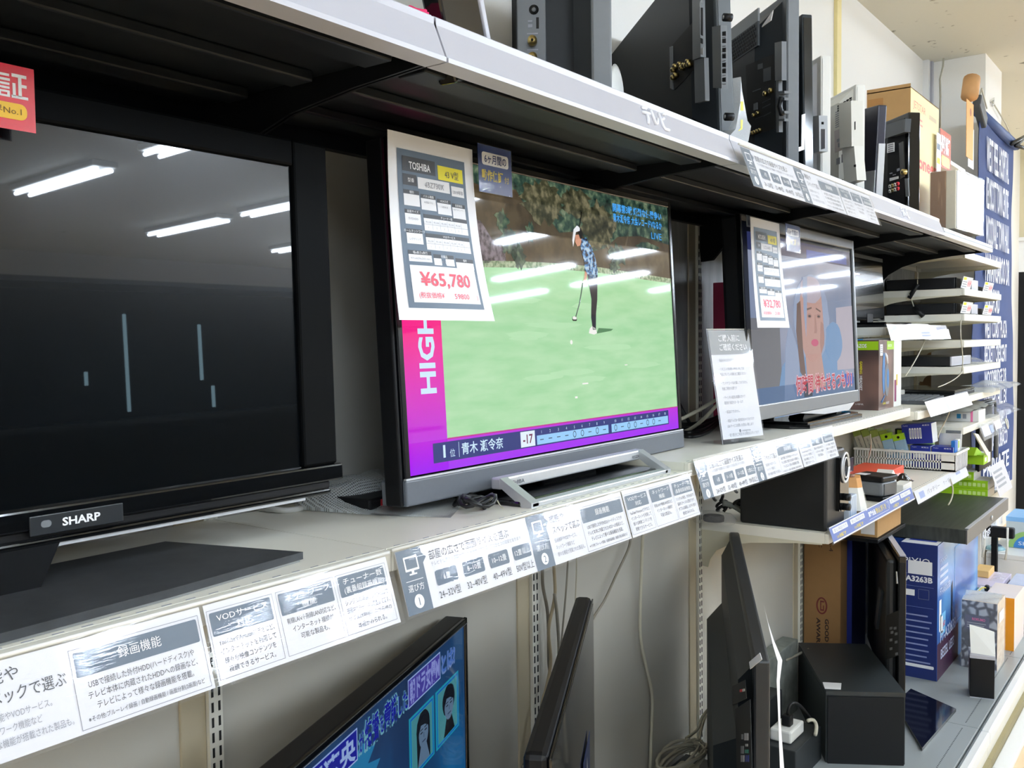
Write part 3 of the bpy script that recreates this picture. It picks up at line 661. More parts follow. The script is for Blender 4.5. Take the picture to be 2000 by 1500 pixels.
# ------------------------------------------------------------------ printed sheets
def price_sheet(brand, size, model, price, net, curl, label, o, w, h, th, lift, seedlines=True):
    """paper taped at its top, bottom corner standing off; u right, v down from the top"""
    m = MB()
    def pt(u, v, d=0.0):
        x = u*w+0.022*curl*(u-0.3)*v*v
        return (x, -lift*v*v-0.012*curl*math.sin(PI*u)*v-0.008*u*v-d, -v*h)
    m.push(Matrix.Rotation(-th, 4, 'X'))
    m.sheet(lambda a, b: pt(a, 1-b), 6, 10, paper)
    m.sheet(lambda a, b: pt(1-a, 1-b, -0.0006), 6, 10, paper)
    def R(u0, u1, v0, v1, mat, d):
        m.sheet(lambda a, b: pt(u0+(u1-u0)*a, v1+(v0-v1)*b, d), max(1, int((u1-u0)*8)), max(1, int((v1-v0)*12)), mat)
    def TX(t, u, v, hh, mat, wd=None, al='l', bold=0.0, d=0.0016):
        vs, fs, x0, x1 = text_geo(t, bold); ky = hh/0.72; kx = (wd/(x1-x0)) if wd else ky*h/w
        off = {'l': 0, 'c': -(x1-x0)*kx/2, 'r': -(x1-x0)*kx}[al]
        m.add([pt(u+off+(a-x0)*kx, v-b*ky, d) for a, b in vs], fs, mat)
    d1, d2, d3 = 0.0005, 0.0009, 0.0013
    R(0.09, 0.885, 0.085, 0.935, slate, d1)
    R(0.14, 0.51, 0.12, 0.20, slate_d, d2); R(0.54, 0.85, 0.135, 0.215, yellow_p, d2)
    TX(brand, 0.21, 0.185, 0.04, white_p, 0.24, bold=0.02); TX(size, 0.62, 0.197, 0.036, slate_d, 0.17)
    R(0.14, 0.29, 0.215, 0.275, slate_d, d2); R(0.30, 0.67, 0.222, 0.285, paper, d2); R(0.69, 0.85, 0.238, 0.295, paper, d2)
    TX('型番', 0.19, 0.255, 0.018, white_p); TX(model, 0.375, 0.272, 0.032, ink_l, 0.22); TX('2019年製', 0.705, 0.28, 0.018, ink_l, 0.13)
    def cell(u0, u1, v0, v1, t, rows=1):
        R(u0, u1, v0, v0+0.022, slate_d, d2); R(u0, u1, v0+0.022, v1, paper, d2); TX(t, (u0+u1)/2, v0+0.017, 0.012, white_p, al='c')
    for i, t in enumerate(('種別', 'パネル種類', 'HDR方式', '画素機能')): cell(0.14+i*0.18, 0.305+i*0.18, 0.30+i*0.012, 0.385+i*0.012, t)
    TX('4K液晶パネル', 0.35, 0.36, 0.010, ink_l, 0.10); TX('HDR10', 0.55, 0.372, 0.010, ink_l, 0.07); TX('4Kダブルチューナー', 0.69, 0.375, 0.009, ink_l, 0.13)
    cell(0.14, 0.30, 0.405, 0.485, '画面サイズ'); cell(0.33, 0.85, 0.42, 0.51, 'チューナー数')
    cell(0.14, 0.30, 0.51, 0.59, 'ホームネットワーク'); cell(0.33, 0.85, 0.525, 0.615, 'VODサービス')
    for v0 in (0.447, 0.552):
        R(0.33, 0.85, v0+0.028, v0+0.0295, ink_l, d3)
        for i in range(1, 6): R(0.33+i*0.087, 0.332+i*0.087, v0, v0+0.058, ink_l, d3)
        for i in range(5): TX('地上BS', 0.345+i*0.087, v0+0.02, 0.009, ink_l, 0.06); TX(str(1+i % 3), 0.37+i*0.087, v0+0.05, 0.010, ink_l)
    TX('外付HDD', 0.17, 0.46, 0.011, ink_l, 0.1); TX('レグザリンク', 0.165, 0.57, 0.011, ink_l, 0.11)
    for i, t in enumerate(('幅x高さx奥行', '付属品', '備考')): cell(0.14+i*0.245, 0.365+i*0.245, 0.625+i*0.012, 0.685+i*0.012, t)
    TX('971x629x202 mm', 0.155, 0.672, 0.010, ink_l, 0.19); TX('リモコン', 0.44, 0.683, 0.010, ink_l, 0.1)
    R(0.14, 0.85, 0.705, 0.905, paper, d2)
    TX(price, 0.22, 0.812, 0.072, pink_txt, 0.54, bold=0.02); TX('(税抜価格¥', 0.19, 0.878, 0.026, pink_txt, 0.24); TX(net, 0.54, 0.88, 0.03, pink_txt, 0.17); TX(')', 0.81, 0.878, 0.026, pink_txt)
    ob = single(m, 'price_sheet', label, 'price sheet', 'price sheets', loc=o)
    return ob
price_sheet('TOSHIBA', '43 V型', '43Z730X', '¥65,780', '59800', 1.0, 'large white price sheet reading 65,780 on the golf broadcast television', (1.060, 1.027, 1.875), 0.205, 0.292, -0.02, 0.030)
price_sheet('MITSUBISHI', '40 V型', 'LCD-A40', '¥32,780', '29,800', 0.25, 'white price sheet reading 32,780 on the television that shows a face', (2.335, 0.975, 1.860), 0.200, 0.287, 0.03, 0.012)

def warranty(o, w, h, label, th=0.0):
    m = MB(); m.push(Matrix.Rotation(-th, 4, 'X')); m.push(Matrix.Rotation(PI/2, 4, 'X'))
    m.box(0, w, -h, 0, -0.0008, 0, navy_p)
    m.rrect(0.10*w, 0.90*w, -0.42*h, -0.15*h, white_p, 0.0004, 0.005); m.text('6ヶ月間の', w/2, -0.36*h, 0.15*h, navy_p, 0.0008, al='c', width=0.66*w, bold=0.02)
    m.text('動作保証', 0.08*w, -0.72*h, 0.17*h, gold_p, 0.0006, width=0.64*w, bold=0.03); m.text('付', 0.76*w, -0.72*h, 0.11*h, gold_p, 0.0006, width=0.14*w)
    m.box(-0.001, w+0.001, -h-0.001, 0.001, 0.001, 0.0014, acrylic)
    return single(m, 'warranty_card', label, 'card', 'blue warranty cards', loc=o)
warranty((1.269, 1.018, 1.886), 0.094, 0.082, 'navy warranty card on top of the golf broadcast television', 0.03)
warranty((2.548, 0.962, 1.861), 0.110, 0.075, 'navy warranty card on top of the television that shows a face', 0.04)
# red card on the turned-off set
m = MB(); m.push(Matrix.Rotation(PI/2, 4, 'X'))
m.box(-0.10, 0.0, -0.068, 0.0, -0.0008, 0, M('card_red', (214, 18, 44), 0.25, var=0.04, coat=0.8))
for a, b, c, d in ((0.0, 0.40, 0.80, 0.90), (0.0, 0.42, 0.62, 0.72), (0.02, 0.40, 0.46, 0.55), (0.02, 0.40, 0.31, 0.40), (0.02, 0.10, 0.0, 0.25), (0.31, 0.40, 0.0, 0.25), (0.10, 0.31, 0.17, 0.25), (0.10, 0.31, 0.0, 0.08),
                   (0.48, 1.0, 0.82, 0.95), (0.70, 0.82, 0.08, 0.82), (0.82, 1.0, 0.45, 0.57), (0.50, 0.61, 0.08, 0.58), (0.46, 1.04, 0.0, 0.11)): m.rect(-0.0385+a*0.030, -0.0385+b*0.030, -0.0345+c*0.027, -0.0345+d*0.027, white_p, 0.0004)
for a, b, c, d in ((0.0, 0.10, 0.0, 0.9), (0.35, 0.45, 0.5, 0.9), (0.9, 1.0, 0.5, 0.9), (0.45, 0.9, 0.8, 0.9), (0.45, 0.9, 0.5, 0.6), (0.25, 1.0, 0.3, 0.4), (0.6, 0.72, 0.0, 0.5)): m.rect(-0.075+a*0.030, -0.075+b*0.030, -0.0345+c*0.027, -0.0345+d*0.027, white_p, 0.0004)
m.rrect(-0.095, -0.009, -0.057, -0.040, M('card_yellow', (246, 196, 30), 0.35), 0.0004, 0.007); m.text('業界No.1', -0.055, -0.0515, 0.0065, M('card_brown', (120, 84, 20), 0.5), 0.0008, width=0.040)
p0 = at(66, 136, 'Y', 1.028)
single(m, 'warranty_card', 'red card with white characters on the corner of the turned-off television', 'card', loc=tuple(p0))

# ------------------------------------------------------------------ printed guide strips hung on the shelf edges
def icon(m, x, y, k, w):
    """white screen on a foot"""
    m.rrect(x-0.011*k, x+0.011*k, y-0.008*k, y+0.008*k, white_p, w, 0.001); m.rect(x-0.0088*k, x+0.0088*k, y-0.0056*k, y+0.006*k, slate, w+0.0002)
    m.rect(x-0.002*k, x+0.002*k, y-0.0115*k, y-0.008*k, white_p, w); m.rect(x-0.006*k, x+0.006*k, y-0.0125*k, y-0.0108*k, white_p, w)
def guide_strip(label, o, dn, width=0.89, first=0.0):
    """o: upper left corner; dn: vector from the upper to the lower edge"""
    root = thing('guide_strip', label, 'printed strip', o, 0, 'printed guide strips')
    H = Vector(dn).length; k = width/0.89; w1, w2 = 0.0005, 0.0010
    def fr(m): m.frame((0, 0, 0), (1, 0, 0), -Vector(dn)); return m.push(Matrix.Diagonal((k, 1, 1, 1)))
    def card(m, a, b):
        m.box(a, b, -H, -0.001, -0.0006, 0, paper_gl)
    def A(m):
        fr(m)
        card(m, first, 0.601)
        if first < 0.2:
            m.rect(0, 0.049, -H, -0.001, slate, w1); m.poly([(0.049, -0.010, w1), (0.057, -0.017, w1), (0.049, -0.024, w1)], slate)
            icon(m, 0.025, -0.021, 1.25, w2); m.rect(0.008, 0.042, -0.0445, -0.0437, white_p, w2)
            m.text('選び方', 0.025, -0.058, 0.0078, white_p, w2, al='c'); m.disc(0.025, -0.073, 0.0095, white_p, w2); m.text('1', 0.025, -0.0785, 0.011, slate, w2+0.0004, al='c')
            m.text('部屋の広さで画面サイズを選ぶ', 0.063, -0.0225, 0.0105, ink, w1, width=0.185); m.text('テレビを設置する部屋の広さで画面サイズを選ぶ際にひとつの目安となります。', 0.064, -0.032, 0.0048, ink_l, w1, width=0.215)
            for x0, x1, t, b in ((0.067, 0.113, '6畳', '24~32V型'), (0.127, 0.175, '8~10畳', '32~40V型'), (0.188, 0.236, '10~12畳', '40~49V型'), (0.248, 0.294, '12畳以上', '50V型以上')):
                m.rrect(x0, x1, -0.0615, -0.040, slate, w1, 0.0035); m.text(t, (x0+x1)/2, -0.0545, 0.0075, white_p, w2, al='c')
                m.text(b, (x0+x1)/2, -0.079, 0.0098, ink, w1, al='c', width=0.046)
        m.rect(0.299, 0.350, -H, -0.001, slate, w1); m.poly([(0.350, -0.010, w1), (0.358, -0.017, w1), (0.350, -0.024, w1)], slate)
        icon(m, 0.325, -0.021, 1.25, w2); m.rect(0.308, 0.342, -0.0445, -0.0437, white_p, w2)
        m.text('選び方', 0.325, -0.058, 0.0078, white_p, w2, al='c'); m.disc(0.325, -0.073, 0.0095, white_p, w2); m.text('2', 0.325, -0.0785, 0.011, slate, w2+0.0004, al='c')
        m.text('機能や', 0.362, -0.020, 0.0105, ink, w1); m.text('スペックで選ぶ', 0.364, -0.0385, 0.0105, ink, w1, width=0.082)
        for i, t in enumerate(('録画機能やVODサービス。', 'ネットワーク機能など', '様々な機能が搭載された製品も。')): m.text(t, 0.363, -0.0535-i*0.0115, 0.0058, ink_l, w1, width=(0.066, 0.055, 0.083)[i])
        m.outline(0.452, 0.597, -0.086, -0.009, ink_l, w1, 0.0007); m.rrect(0.456, 0.594, -0.037, -0.0125, slate, w1, 0.002); m.text('録画機能', 0.525, -0.0285, 0.0088, white_p, w2, al='c')
        for i, t in enumerate(('USBで接続した外付HDD(ハードディスク)や', 'テレビ本体に内蔵されたHDDへの録画など、', 'テレビによって様々な録画機能を搭載。', '※その他:ブルーレイ録画 / 自動録画機能 / 画面分割(2画面)など')): m.text(t, 0.525, -0.0485-i*0.0105, 0.0057 if i < 3 else 0.0042, ink, w1, al='c', width=(0.118, 0.122, 0.108, 0.130)[i])
    part(root, 'card', A)
    def B(m):
        fr(m); card(m, 0.606, 0.89)
        for x0, x1, t, ls in ((0.611, 0.697, ('VODサービス', '対応'), ('YouTubeやAmazonビデオなど、', 'インターネットを利用して', '様々な映像コンテンツを', '視聴できるサービス。')),
                          (0.706, 0.792, ('ネットワーク', '機能'), ('有線LANや無線LAN対応など、', 'インターネット接続が', '可能な製品も。')),
                          (0.800, 0.884, ('チューナー数', '(裏番組録画機能)'), ('シングルの場合、外付HDDで', '録画中にチャンネル変更ができず、', 'ダブルは録画しながら他の', '番組がみられる。'))):
            m.outline(x0-0.003, x1+0.001, -0.084, -0.008, ink_l, w1, 0.0006); m.rrect(x0, x1-0.003, -0.037, -0.011, slate, w1, 0.002)
            for i, a in enumerate(t): m.text(a, (x0+x1)/2, -0.0215-i*0.011, 0.0066, white_p, w2, al='c', width=min(0.07, 0.0115*len(a)))
            for i, a in enumerate(ls): m.text(a, (x0+x1)/2, -0.0475-i*0.0103, 0.0055, ink, w1, al='c', width=min(0.076, 0.0064*len(a)))
    part(root, 'card', B)
    part(root, 'holder', lambda m: (fr(m), m.box(first-0.006, 0.896, -H-0.003, 0.003, 0.0022, 0.0030, acrylic), m.tube([(first-0.006, 0.003, 0.002), (0.896, 0.003, 0.002)], 0.0025, white_pl, 6)))
    return root
guide_strip('printed guide strip below the turned-off black television', (0.008, 0.889, 1.263), (0, -0.027, -0.085))
guide_strip('printed guide strip below the golf broadcast television', (0.916, 0.889, 1.265), (0, -0.025, -0.085))
guide_strip('printed guide strip below the television that shows a face', (1.826, 0.889, 1.287), (0, -0.024, -0.080), width=0.885)
guide_strip('printed guide strip hung up on the edge of the dark upper shelf', (1.805, 0.776, 1.932), (0, -0.030, -0.082), width=0.87)

# ------------------------------------------------------------------ notice stand
o = Vector((2.0, 0.955, 1.29))
bl = at(1411, 868, 'Z', 1.2845); br = at(1489, 858, 'Z', 1.2845)
U = (br-bl); wN = 0.155; U = Vector((0.97, -0.243, 0)).normalized()
bl = at(1411, 869, 'Z', 1.2845)
back = Vector((0, 0, 1)).cross(U); back = -back if back.y < 0 else back
tl = at(1350, 648, 'Y', bl.y+0.062)
V = (tl-bl); hN = V.length
wN = 0.171
ns = thing('notice_stand', 'acrylic stand with a printed white notice under a grey heading, beside the face television', 'notice stand', tuple(bl))
def nf(m): return m.frame((0, 0, 0), U, V)
def f(m):
    nf(m); L = lambda t: -(1-t)*hN
    m.box(0.004, wN-0.004, 0.012, hN-0.003, 0.0008, 0.0014, paper_gl)
    w1, w2 = 0.0019, 0.0024
    m.rect(0.004, wN-0.004, hN*0.775, hN-0.004, M('notice_grey', (150, 154, 158), 0.5, coat=0.5), w1)
    m.text('ご購入前に', 0.04, hN*0.895, 0.014, white_p, w2, width=0.085, bold=0.01); m.text('ご確認ください', 0.04, hN*0.815, 0.014, white_p, w2, width=0.11, bold=0.01)
    y = hN*0.715
    for a in (('・商品のみとなりますケースが付属しております',), ('・リモコンの有無有効期限に関しては', '商品に付いている値札をご確認ください'), ('・アンテナコードは付属しておりません', '別途ご用意が必要です'), ('・チャンネル設定は設置の方々で', '環境有り設定をお・お・ます'), ('・返品はできません。',), ('・液晶テレビは一部対応をのべております', 'はB-サービスお問いお支払い致します'), ('・取り置きをご希望される場合はスタッフまで', 'ご相談下さい')):
        for t in a: m.text(t, 0.028, y, 0.0062, ink_l, w1, width=min(0.125, 0.0058*len(t))); y -= 0.0135
        y -= 0.009
    m.disc(0.075, 0.030, 0.004, ink_l, w1); m.text('setoproa', 0.083, 0.0275, 0.006, ink_l, w1, width=0.034)
part(ns, 'notice', f)
part(ns, 'acrylic_sheet', lambda m: (nf(m), m.box(0, wN, 0, hN, -0.0012, 0.0004, acrylic), m.box(0, wN, 0, hN, 0.0026, 0.0036, acrylic), m.tube([(0, hN, 0.001), (wN, hN, 0.001)], 0.0016, white_pl, 6), m.tube([(0, 0, 0.001), (0, hN, 0.001)], 0.0012, lip_grey, 6)))
part(ns, 'foot', lambda m: m.prism([Vector((0, 0, 0)), U*wN, U*wN+back*0.07, back*0.07], (0, 0, 0.002), acrylic))

# ------------------------------------------------------------------ things on the television shelves
def bezc(a, b, c, d, n=14):
    a, b, c, d = map(Vector, (a, b, c, d)); out = []
    for i in range(n+1):
        t = i/n; out.append(a*(1-t)**3+b*3*t*(1-t)**2+c*3*t*t*(1-t)+d*t**3)
    return out
def cable(pts, r, mat, name, label, cat='cable', group=None):
    m = MB(); m.tube(pts, r, mat, 7); return single(m, name, label, cat, group)
z = 1.266
# netting bag behind the golf television
def net_mat():
    m = bpy.data.materials.new('bubble_net'); m.use_nodes = True; nt = m.node_tree; b = nt.nodes['Principled BSDF']
    tc = nt.nodes.new('ShaderNodeTexCoord'); sx = nt.nodes.new('ShaderNodeSeparateXYZ'); nt.links.new(tc.outputs['Object'], sx.inputs[0])
    outs = []
    for ax in 'XY':
        a = nt.nodes.new('ShaderNodeMath'); a.operation = 'MULTIPLY'; a.inputs[1].default_value = 240; nt.links.new(sx.outputs[ax], a.inputs[0])
        f_ = nt.nodes.new('ShaderNodeMath'); f_.operation = 'FRACT'; nt.links.new(a.outputs[0], f_.inputs[0])
        g_ = nt.nodes.new('ShaderNodeMath'); g_.operation = 'LESS_THAN'; g_.inputs[1].default_value = 0.42; nt.links.new(f_.outputs[0], g_.inputs[0]); outs.append(g_)
    mx = nt.nodes.new('ShaderNodeMath'); mx.operation = 'MAXIMUM'; nt.links.new(outs[0].outputs[0], mx.inputs[0]); nt.links.new(outs[1].outputs[0], mx.inputs[1])
    mr = nt.nodes.new('ShaderNodeMapRange'); mr.inputs[3].default_value = 0.3; mr.inputs[4].default_value = 0.85; nt.links.new(mx.outputs[0], mr.inputs[0]); nt.links.new(mr.outputs[0], b.inputs['Alpha'])
    b.inputs['Base Color'].default_value = lin((205, 210, 210)); b.inputs['Roughness'].default_value = 0.3
    return m
net = net_mat()
P = [at(575, 996, 'Z', z), at(640, 952, 'Z', z), at(790, 938, 'Z', z), at(925, 965, 'Z', z), at(880, 1012, 'Z', z), at(740, 1008, 'Z', z)]
bag = thing('net_bag', 'clear mesh bag holding a dark device, lying behind the golf broadcast television', 'bag', tuple(sum(P, Vector())/6))
cN = sum(P, Vector())/6
def f(m):
    n = 48; rings = [(1.0, 0.0), (1.0, 0.008), (0.93, 0.020), (0.75, 0.030), (0.45, 0.037), (0.0, 0.034)]; r = random.Random(4); vs = []; fs = []
    for k, (s_, hh) in enumerate(rings):
        for i in range(n):
            t = i/n*6; a, b = P[int(t) % 6], P[(int(t)+1) % 6]; p = a+(b-a)*(t-int(t))
            q = (p-cN)*s_; q.z = hh*(1+0.2*math.sin(i*0.9+k))*max(0.12, min(1.0, (1.075-(q+cN).x)/0.06), min(1.0, ((q+cN).y-1.12)/0.08)) if k else 0.001; vs.append(q)
    for k in range(len(rings)-1):
        for i in range(n): fs.append((k*n+i, k*n+(i+1) % n, (k+1)*n+(i+1) % n, (k+1)*n+i))
    m.add(vs, fs, net, True)
part(bag, 'mesh_bag', f)
part(bag, 'device', lambda m: (m.push(Matrix.Rotation(0.15, 4, 'Z')), m.box(-0.12, 0.10, -0.05, 0.06, 0.003, 0.022, black_pl, 0.004), m.box(-0.09, -0.03, -0.051, -0.049, 0.006, 0.018, red_p)))
cable(bezc(at(505, 980, 'Z', z+0.012), at(530, 1000, 'Z', z+0.005), at(560, 1000, 'Z', z+0.004), at(590, 992, 'Z', z+0.004)), 0.005, M('cable_white', (226, 226, 222), 0.4), 'power_cable', 'white cable running into the mesh bag on the shelf')
m = MB()
for i in range(5):
    a = at(915+6*i, 985-4*(i % 2), 'Z', z+0.006+0.003*i); m.tube([a+Vector((0.028*math.cos(t*2*PI/14+i), 0.022*math.sin(t*2*PI/14+i), 0.006*math.sin(t*2*PI/7+i)+0.006)) for t in range(15)], 0.0035, cable_b, 6)
m.tube(bezc(at(935, 985, 'Z', z+0.004), at(950, 972, 'Z', z+0.006), at(960, 985, 'Z', z+0.005), at(945, 993, 'Z', z+0.004)), 0.003, cable_b, 6)
single(m, 'coiled_cable', 'coiled black cable beside the silver stand of the golf television', 'cable')
m = MB(); m.tube(bezc(at(940, 983, 'Z', z+0.004), at(960, 982, 'Z', z+0.006), at(962, 968, 'Z', z+0.03), at(970, 966, 'Z', z+0.03)), 0.0012, cable_w, 5); m.tube(bezc(at(968, 972, 'Z', z+0.02), at(975, 985, 'Z', z+0.006), at(978, 990, 'Z', z+0.004), at(982, 992, 'Z', z+0.003)), 0.0012, cable_w, 5)
single(m, 'tag_string', 'white tag string tied to the silver stand', 'string')
# behind and beside the face television
z = 1.284
cable(bezc(at(1322, 822, 'Y', 1.15), at(1350, 810, 'Y', 1.12), at(1375, 795, 'Y', 1.1), at(1400, 780, 'Y', 1.08)), 0.005, cable_w, 'power_cable', 'grey cable crossing behind the notice stand, upper of the pair')
cable(bezc(at(1325, 846, 'Z', z+0.005), at(1355, 840, 'Z', z+0.006), at(1380, 815, 'Y', 1.05), at(1402, 788, 'Y', 1.05)), 0.005, cable_w, 'power_cable', 'ivory cable crossing behind the notice stand, lower of the pair')
m = MB()
for i in range(4): m.tube(bezc(at(1320+3*i, 846-6*i, 'Z', z+0.004+0.004*i), at(1345, 862-10*i, 'Z', z+0.004+0.004*i), at(1380, 852-9*i, 'Z', z+0.004+0.004*i), at(1402, 826-4*i, 'Z', z+0.004+0.004*i)), 0.006, cable_b, 7)
for i in range(3): m.tube(bezc(at(1318, 770+8*i, 'Y', 1.25), at(1330, 795+6*i, 'Y', 1.25), at(1340, 812, 'Y', 1.22), at(1352, 835, 'Z', z+0.006)), 0.0045, cable_b, 6)
single(m, 'cable_bundle', 'bundle of black cables lying behind the notice stand', 'cable')
a = at(1398, 552, 'Y', 1.28); b = a
m = MB(); m.box(a.x, a.x+0.04, 1.22, 1.29, z, a.z, M('folder_pink', (214, 70, 112), 0.5), 0.003); m.box(a.x+0.004, a.x+0.012, 1.218, 1.22, z+0.02, a.z-0.02, M('folder_pink_d', (170, 40, 80), 0.5)); single(m, 'binder', 'bright pink binder standing behind the face television', 'binder')
m = MB(); a.x -= 0.0; m.box(a.x+0.055, a.x+0.095, 1.125, 1.26, z, a.z+0.02, black_pl, 0.003); m.box(a.x+0.0545, a.x+0.055, 1.17, 1.215, a.z-0.07, a.z, M('label_cream', (222, 214, 180), 0.6))
single(m, 'black_box', 'slim black box with cream label beside the pink binder', 'box')
# headset carton and its neighbours
hs = ramp_mat('headset_print', [(0.3, (64, 52, 52)), (0.5, (120, 92, 84)), (0.75, (150, 108, 96))], scale=7, rough=0.35, detail=1, coat=0.3)
lime = M('print_lime', (158, 204, 24), 0.45, var=0.02)
c0 = at(1716, 802, 'Z', z); hX = c0.x; hY = c0.y; top = 1.29
hH = 0.249
t = thing('headset_carton', 'brown and lime gaming headset carton standing at the shelf edge', 'carton', (hX, hY, z))
hw, hd = 0.190, 0.098
part(t, 'carton', lambda m: (m.box(0, hw, 0, hd, 0, hH, hs, 0.0015), m.box(-0.0006, 0, 0.002, hd-0.002, hH-0.035, hH-0.004, lime), m.box(0.10, hw-0.002, -0.0006, 0, hH-0.035, hH-0.004, lime)))
def f(m):
    m.frame((-0.001, hd, 0), (0, -1, 0), (0, 0, 1))
    m.text('LAZOS', hd*0.14, hH-0.026, 0.013, white_p, 0.0004, width=0.042, bold=0.03)
    m.push(Matrix.Translation((hd*0.33, hH-0.075, 0)) @ Matrix.Rotation(-PI/2, 4, 'Z')); m.text('GAMING', 0, 0, 0.009, yellow_p, 0, width=0.045, bold=0.02); m.text('HEADSET', 0.052, 0, 0.009, white_p, 0, width=0.052, bold=0.02); m.pop()
    m.text('L-HSP-BL', 0.018, 0.018, 0.006, white_p, 0, width=0.028); m.pop()
    m.frame((0, -0.0008, 0), (1, 0, 0), (0, 0, 1))
    m.text('LAZOS', 0.108, hH-0.024, 0.009, white_p, 0.0002, width=0.05)
    m.text('GAMING', 0.05, 0.018, 0.008, yellow_p, 0.0, width=0.036); m.text('HEADSET', 0.09, 0.018, 0.008, white_p, 0.0, width=0.04)
    m.rrect(0.012, 0.045, hH-0.055, hH-0.015, white_p, 0.0, 0.001); m.lines(0.016, 0.042, hH-0.022, 0.003, ink_l, 0.0003, 4, 0.007)
    hb = M('headset_blue', (56, 118, 178), 0.4); hg = M('headset_grey', (112, 118, 126), 0.4)
    m.poly([(0.062+0.02*math.cos(a), 0.13+0.075*math.sin(a), 0) for a in [PI/2+PI*i/10 for i in range(11)]]+[(0.075, 0.07, 0), (0.075, 0.19, 0)], hb)
    m.poly([(0.10+0.028*math.cos(2*PI*i/20), 0.105+0.06*math.sin(2*PI*i/20), 0.0004) for i in range(20)], hg); m.disc(0.11, 0.11, 0.014, hb, 0.0008, ry=0.035)
    m.tube([(0.07, 0.05, 0.0006), (0.045, 0.035, 0.0006), (0.03, 0.028, 0.0006)], 0.002, hb, 5); m.tube([(0.10, 0.165, 0.0006), (0.09, 0.19, 0.0006), (0.072, 0.2, 0.0006)], 0.005, white_p, 6)
part(t, 'printing', f)
a = at(1753, 795, 'Z', z)
m = MB(); x0 = hX+hw+0.006; m.box(x0, x0+0.10, hY+0.0, hY+0.13, z, z+0.255, white_pl, 0.002); m.box(x0+0.005, x0+0.03, hY-0.0006, hY, z+0.02, z+0.10, M('print_plum', (130, 40, 90), 0.5)); m.box(x0+0.03, x0+0.045, hY-0.0006, hY, z+0.08, z+0.12, gold_p)
single(m, 'white_carton', 'plain white carton with plum patch right behind the headset carton', 'carton')
m = MB(); m.box(hX+0.03, hX+0.17, hY+0.105, hY+0.14, z, z+0.253, M('print_cyan', (36, 138, 190), 0.45), 0.001); m.frame((hX+0.03, hY+0.1045, z), (1, 0, 0), (0, 0, 1)); m.text('Wired', 0.01, 0.236, 0.011, white_p, 0.0003, width=0.05, bold=0.03); m.text('ヘッドセット', 0.066, 0.236, 0.010, white_p, 0.0003, width=0.065); m.pop()
single(m, 'cyan_carton', 'cyan carton peeking out behind the headset carton', 'carton')
m = MB(); a = at(1690, 668, 'Y', 1.2); m.push(Matrix.Translation((a.x, 1.18, z)) @ Matrix.Rotation(0.1, 4, 'X')); m.box(-0.02, 0.23, 0, 0.012, 0, a.z-z+0.004, M('tablet_grey', (128, 132, 136), 0.35), 0.005); m.box(-0.022, 0.005, -0.002, 0.0, a.z-z-0.055, a.z-z, white_pl)
single(m, 'tablet', 'grey tablet with white tag leaning behind the headset carton', 'tablet')
# small monitor on the blue-strip shelf
z2 = 1.58
a = at(1690, 625, 'Y', 1.16)
t = thing('monitor', 'small black monitor on the shelf behind the headset carton', 'monitor', (4.05, 1.16, z2))
part(t, 'screen', lambda m: (m.push(Matrix.Rotation(-0.05, 4, 'X')), m.box(-0.25, 0.20, 0, 0.03, 0.03, 0.30, gloss_black, 0.004), m.box(-0.24, 0.19, -0.001, 0.0, 0.045, 0.285, dark_scr), m.box(-0.25, 0.2, -0.002, 0.0, 0.285, 0.30, dgrey_pl)))
part(t, 'stand', lambda m: (m.box(-0.22, 0.17, -0.12, 0.10, 0, 0.022, gloss_black, 0.008), m.box(-0.06, 0.02, 0.0, 0.03, 0.02, 0.06, black_pl)))
m = MB(); p = at(1730, 615, 'Y', 0.965); q = at(1850, 640, 'Y', 0.955)
m.frame((p.x+0.02, 0.968, 1.590), (1, 0, 0), (0, 0.018, 0.06)); m.box(0, 0.93, -0.060, 0, -0.0006, 0, paper_gl); prt = M('print_paleblue', (150, 166, 214), 0.5)
m.rect(0.02, 0.12, -0.055, -0.006, M('print_palelav', (196, 198, 216), 0.5), 0.0004)
for x0, x1 in ((0.20, 0.30), (0.46, 0.62), (0.74, 0.90)): m.text('安心保証サービス', x0, -0.022, 0.011, prt, 0.0005, width=x1-x0, bold=0.03); m.lines(x0, x1, -0.03, 0.007, prt, 0.0005, 2, 0.012)
m.box(-0.01, 0.94, -0.063, 0.002, 0.002, 0.0028, acrylic)
single(m, 'price_strip', 'white strip with faded blue printing on the shelf of the small monitor', 'printed strip')
# pastel strip on the laptop shelf
m = MB(); m.frame((3.70, 0.868, 1.302), (0.72, 0, -0.0), (0, 0.022, 0.055)); m.box(0.0, 0.74, -0.060, 0, -0.0006, 0, paper_gl)
pas = ramp_mat('print_pastelblue', [(0.4, (160, 186, 226)), (0.6, (206, 214, 236))], scale=14, rough=0.4)
m.rect(0.02, 0.28, -0.058, -0.002, pas, 0.0004); m.rect(0.30, 0.42, -0.056, -0.004, M('print_mint', (170, 222, 180), 0.45), 0.0005); m.rect(0.43, 0.55, -0.056, -0.004, M('print_rose', (240, 160, 182), 0.45), 0.0005); m.rect(0.57, 0.73, -0.056, -0.003, M('print_sky', (176, 200, 240), 0.45), 0.0005)
single(m, 'price_strip', 'pastel blue, green and pink strip below the laptop keyboards', 'printed strip')

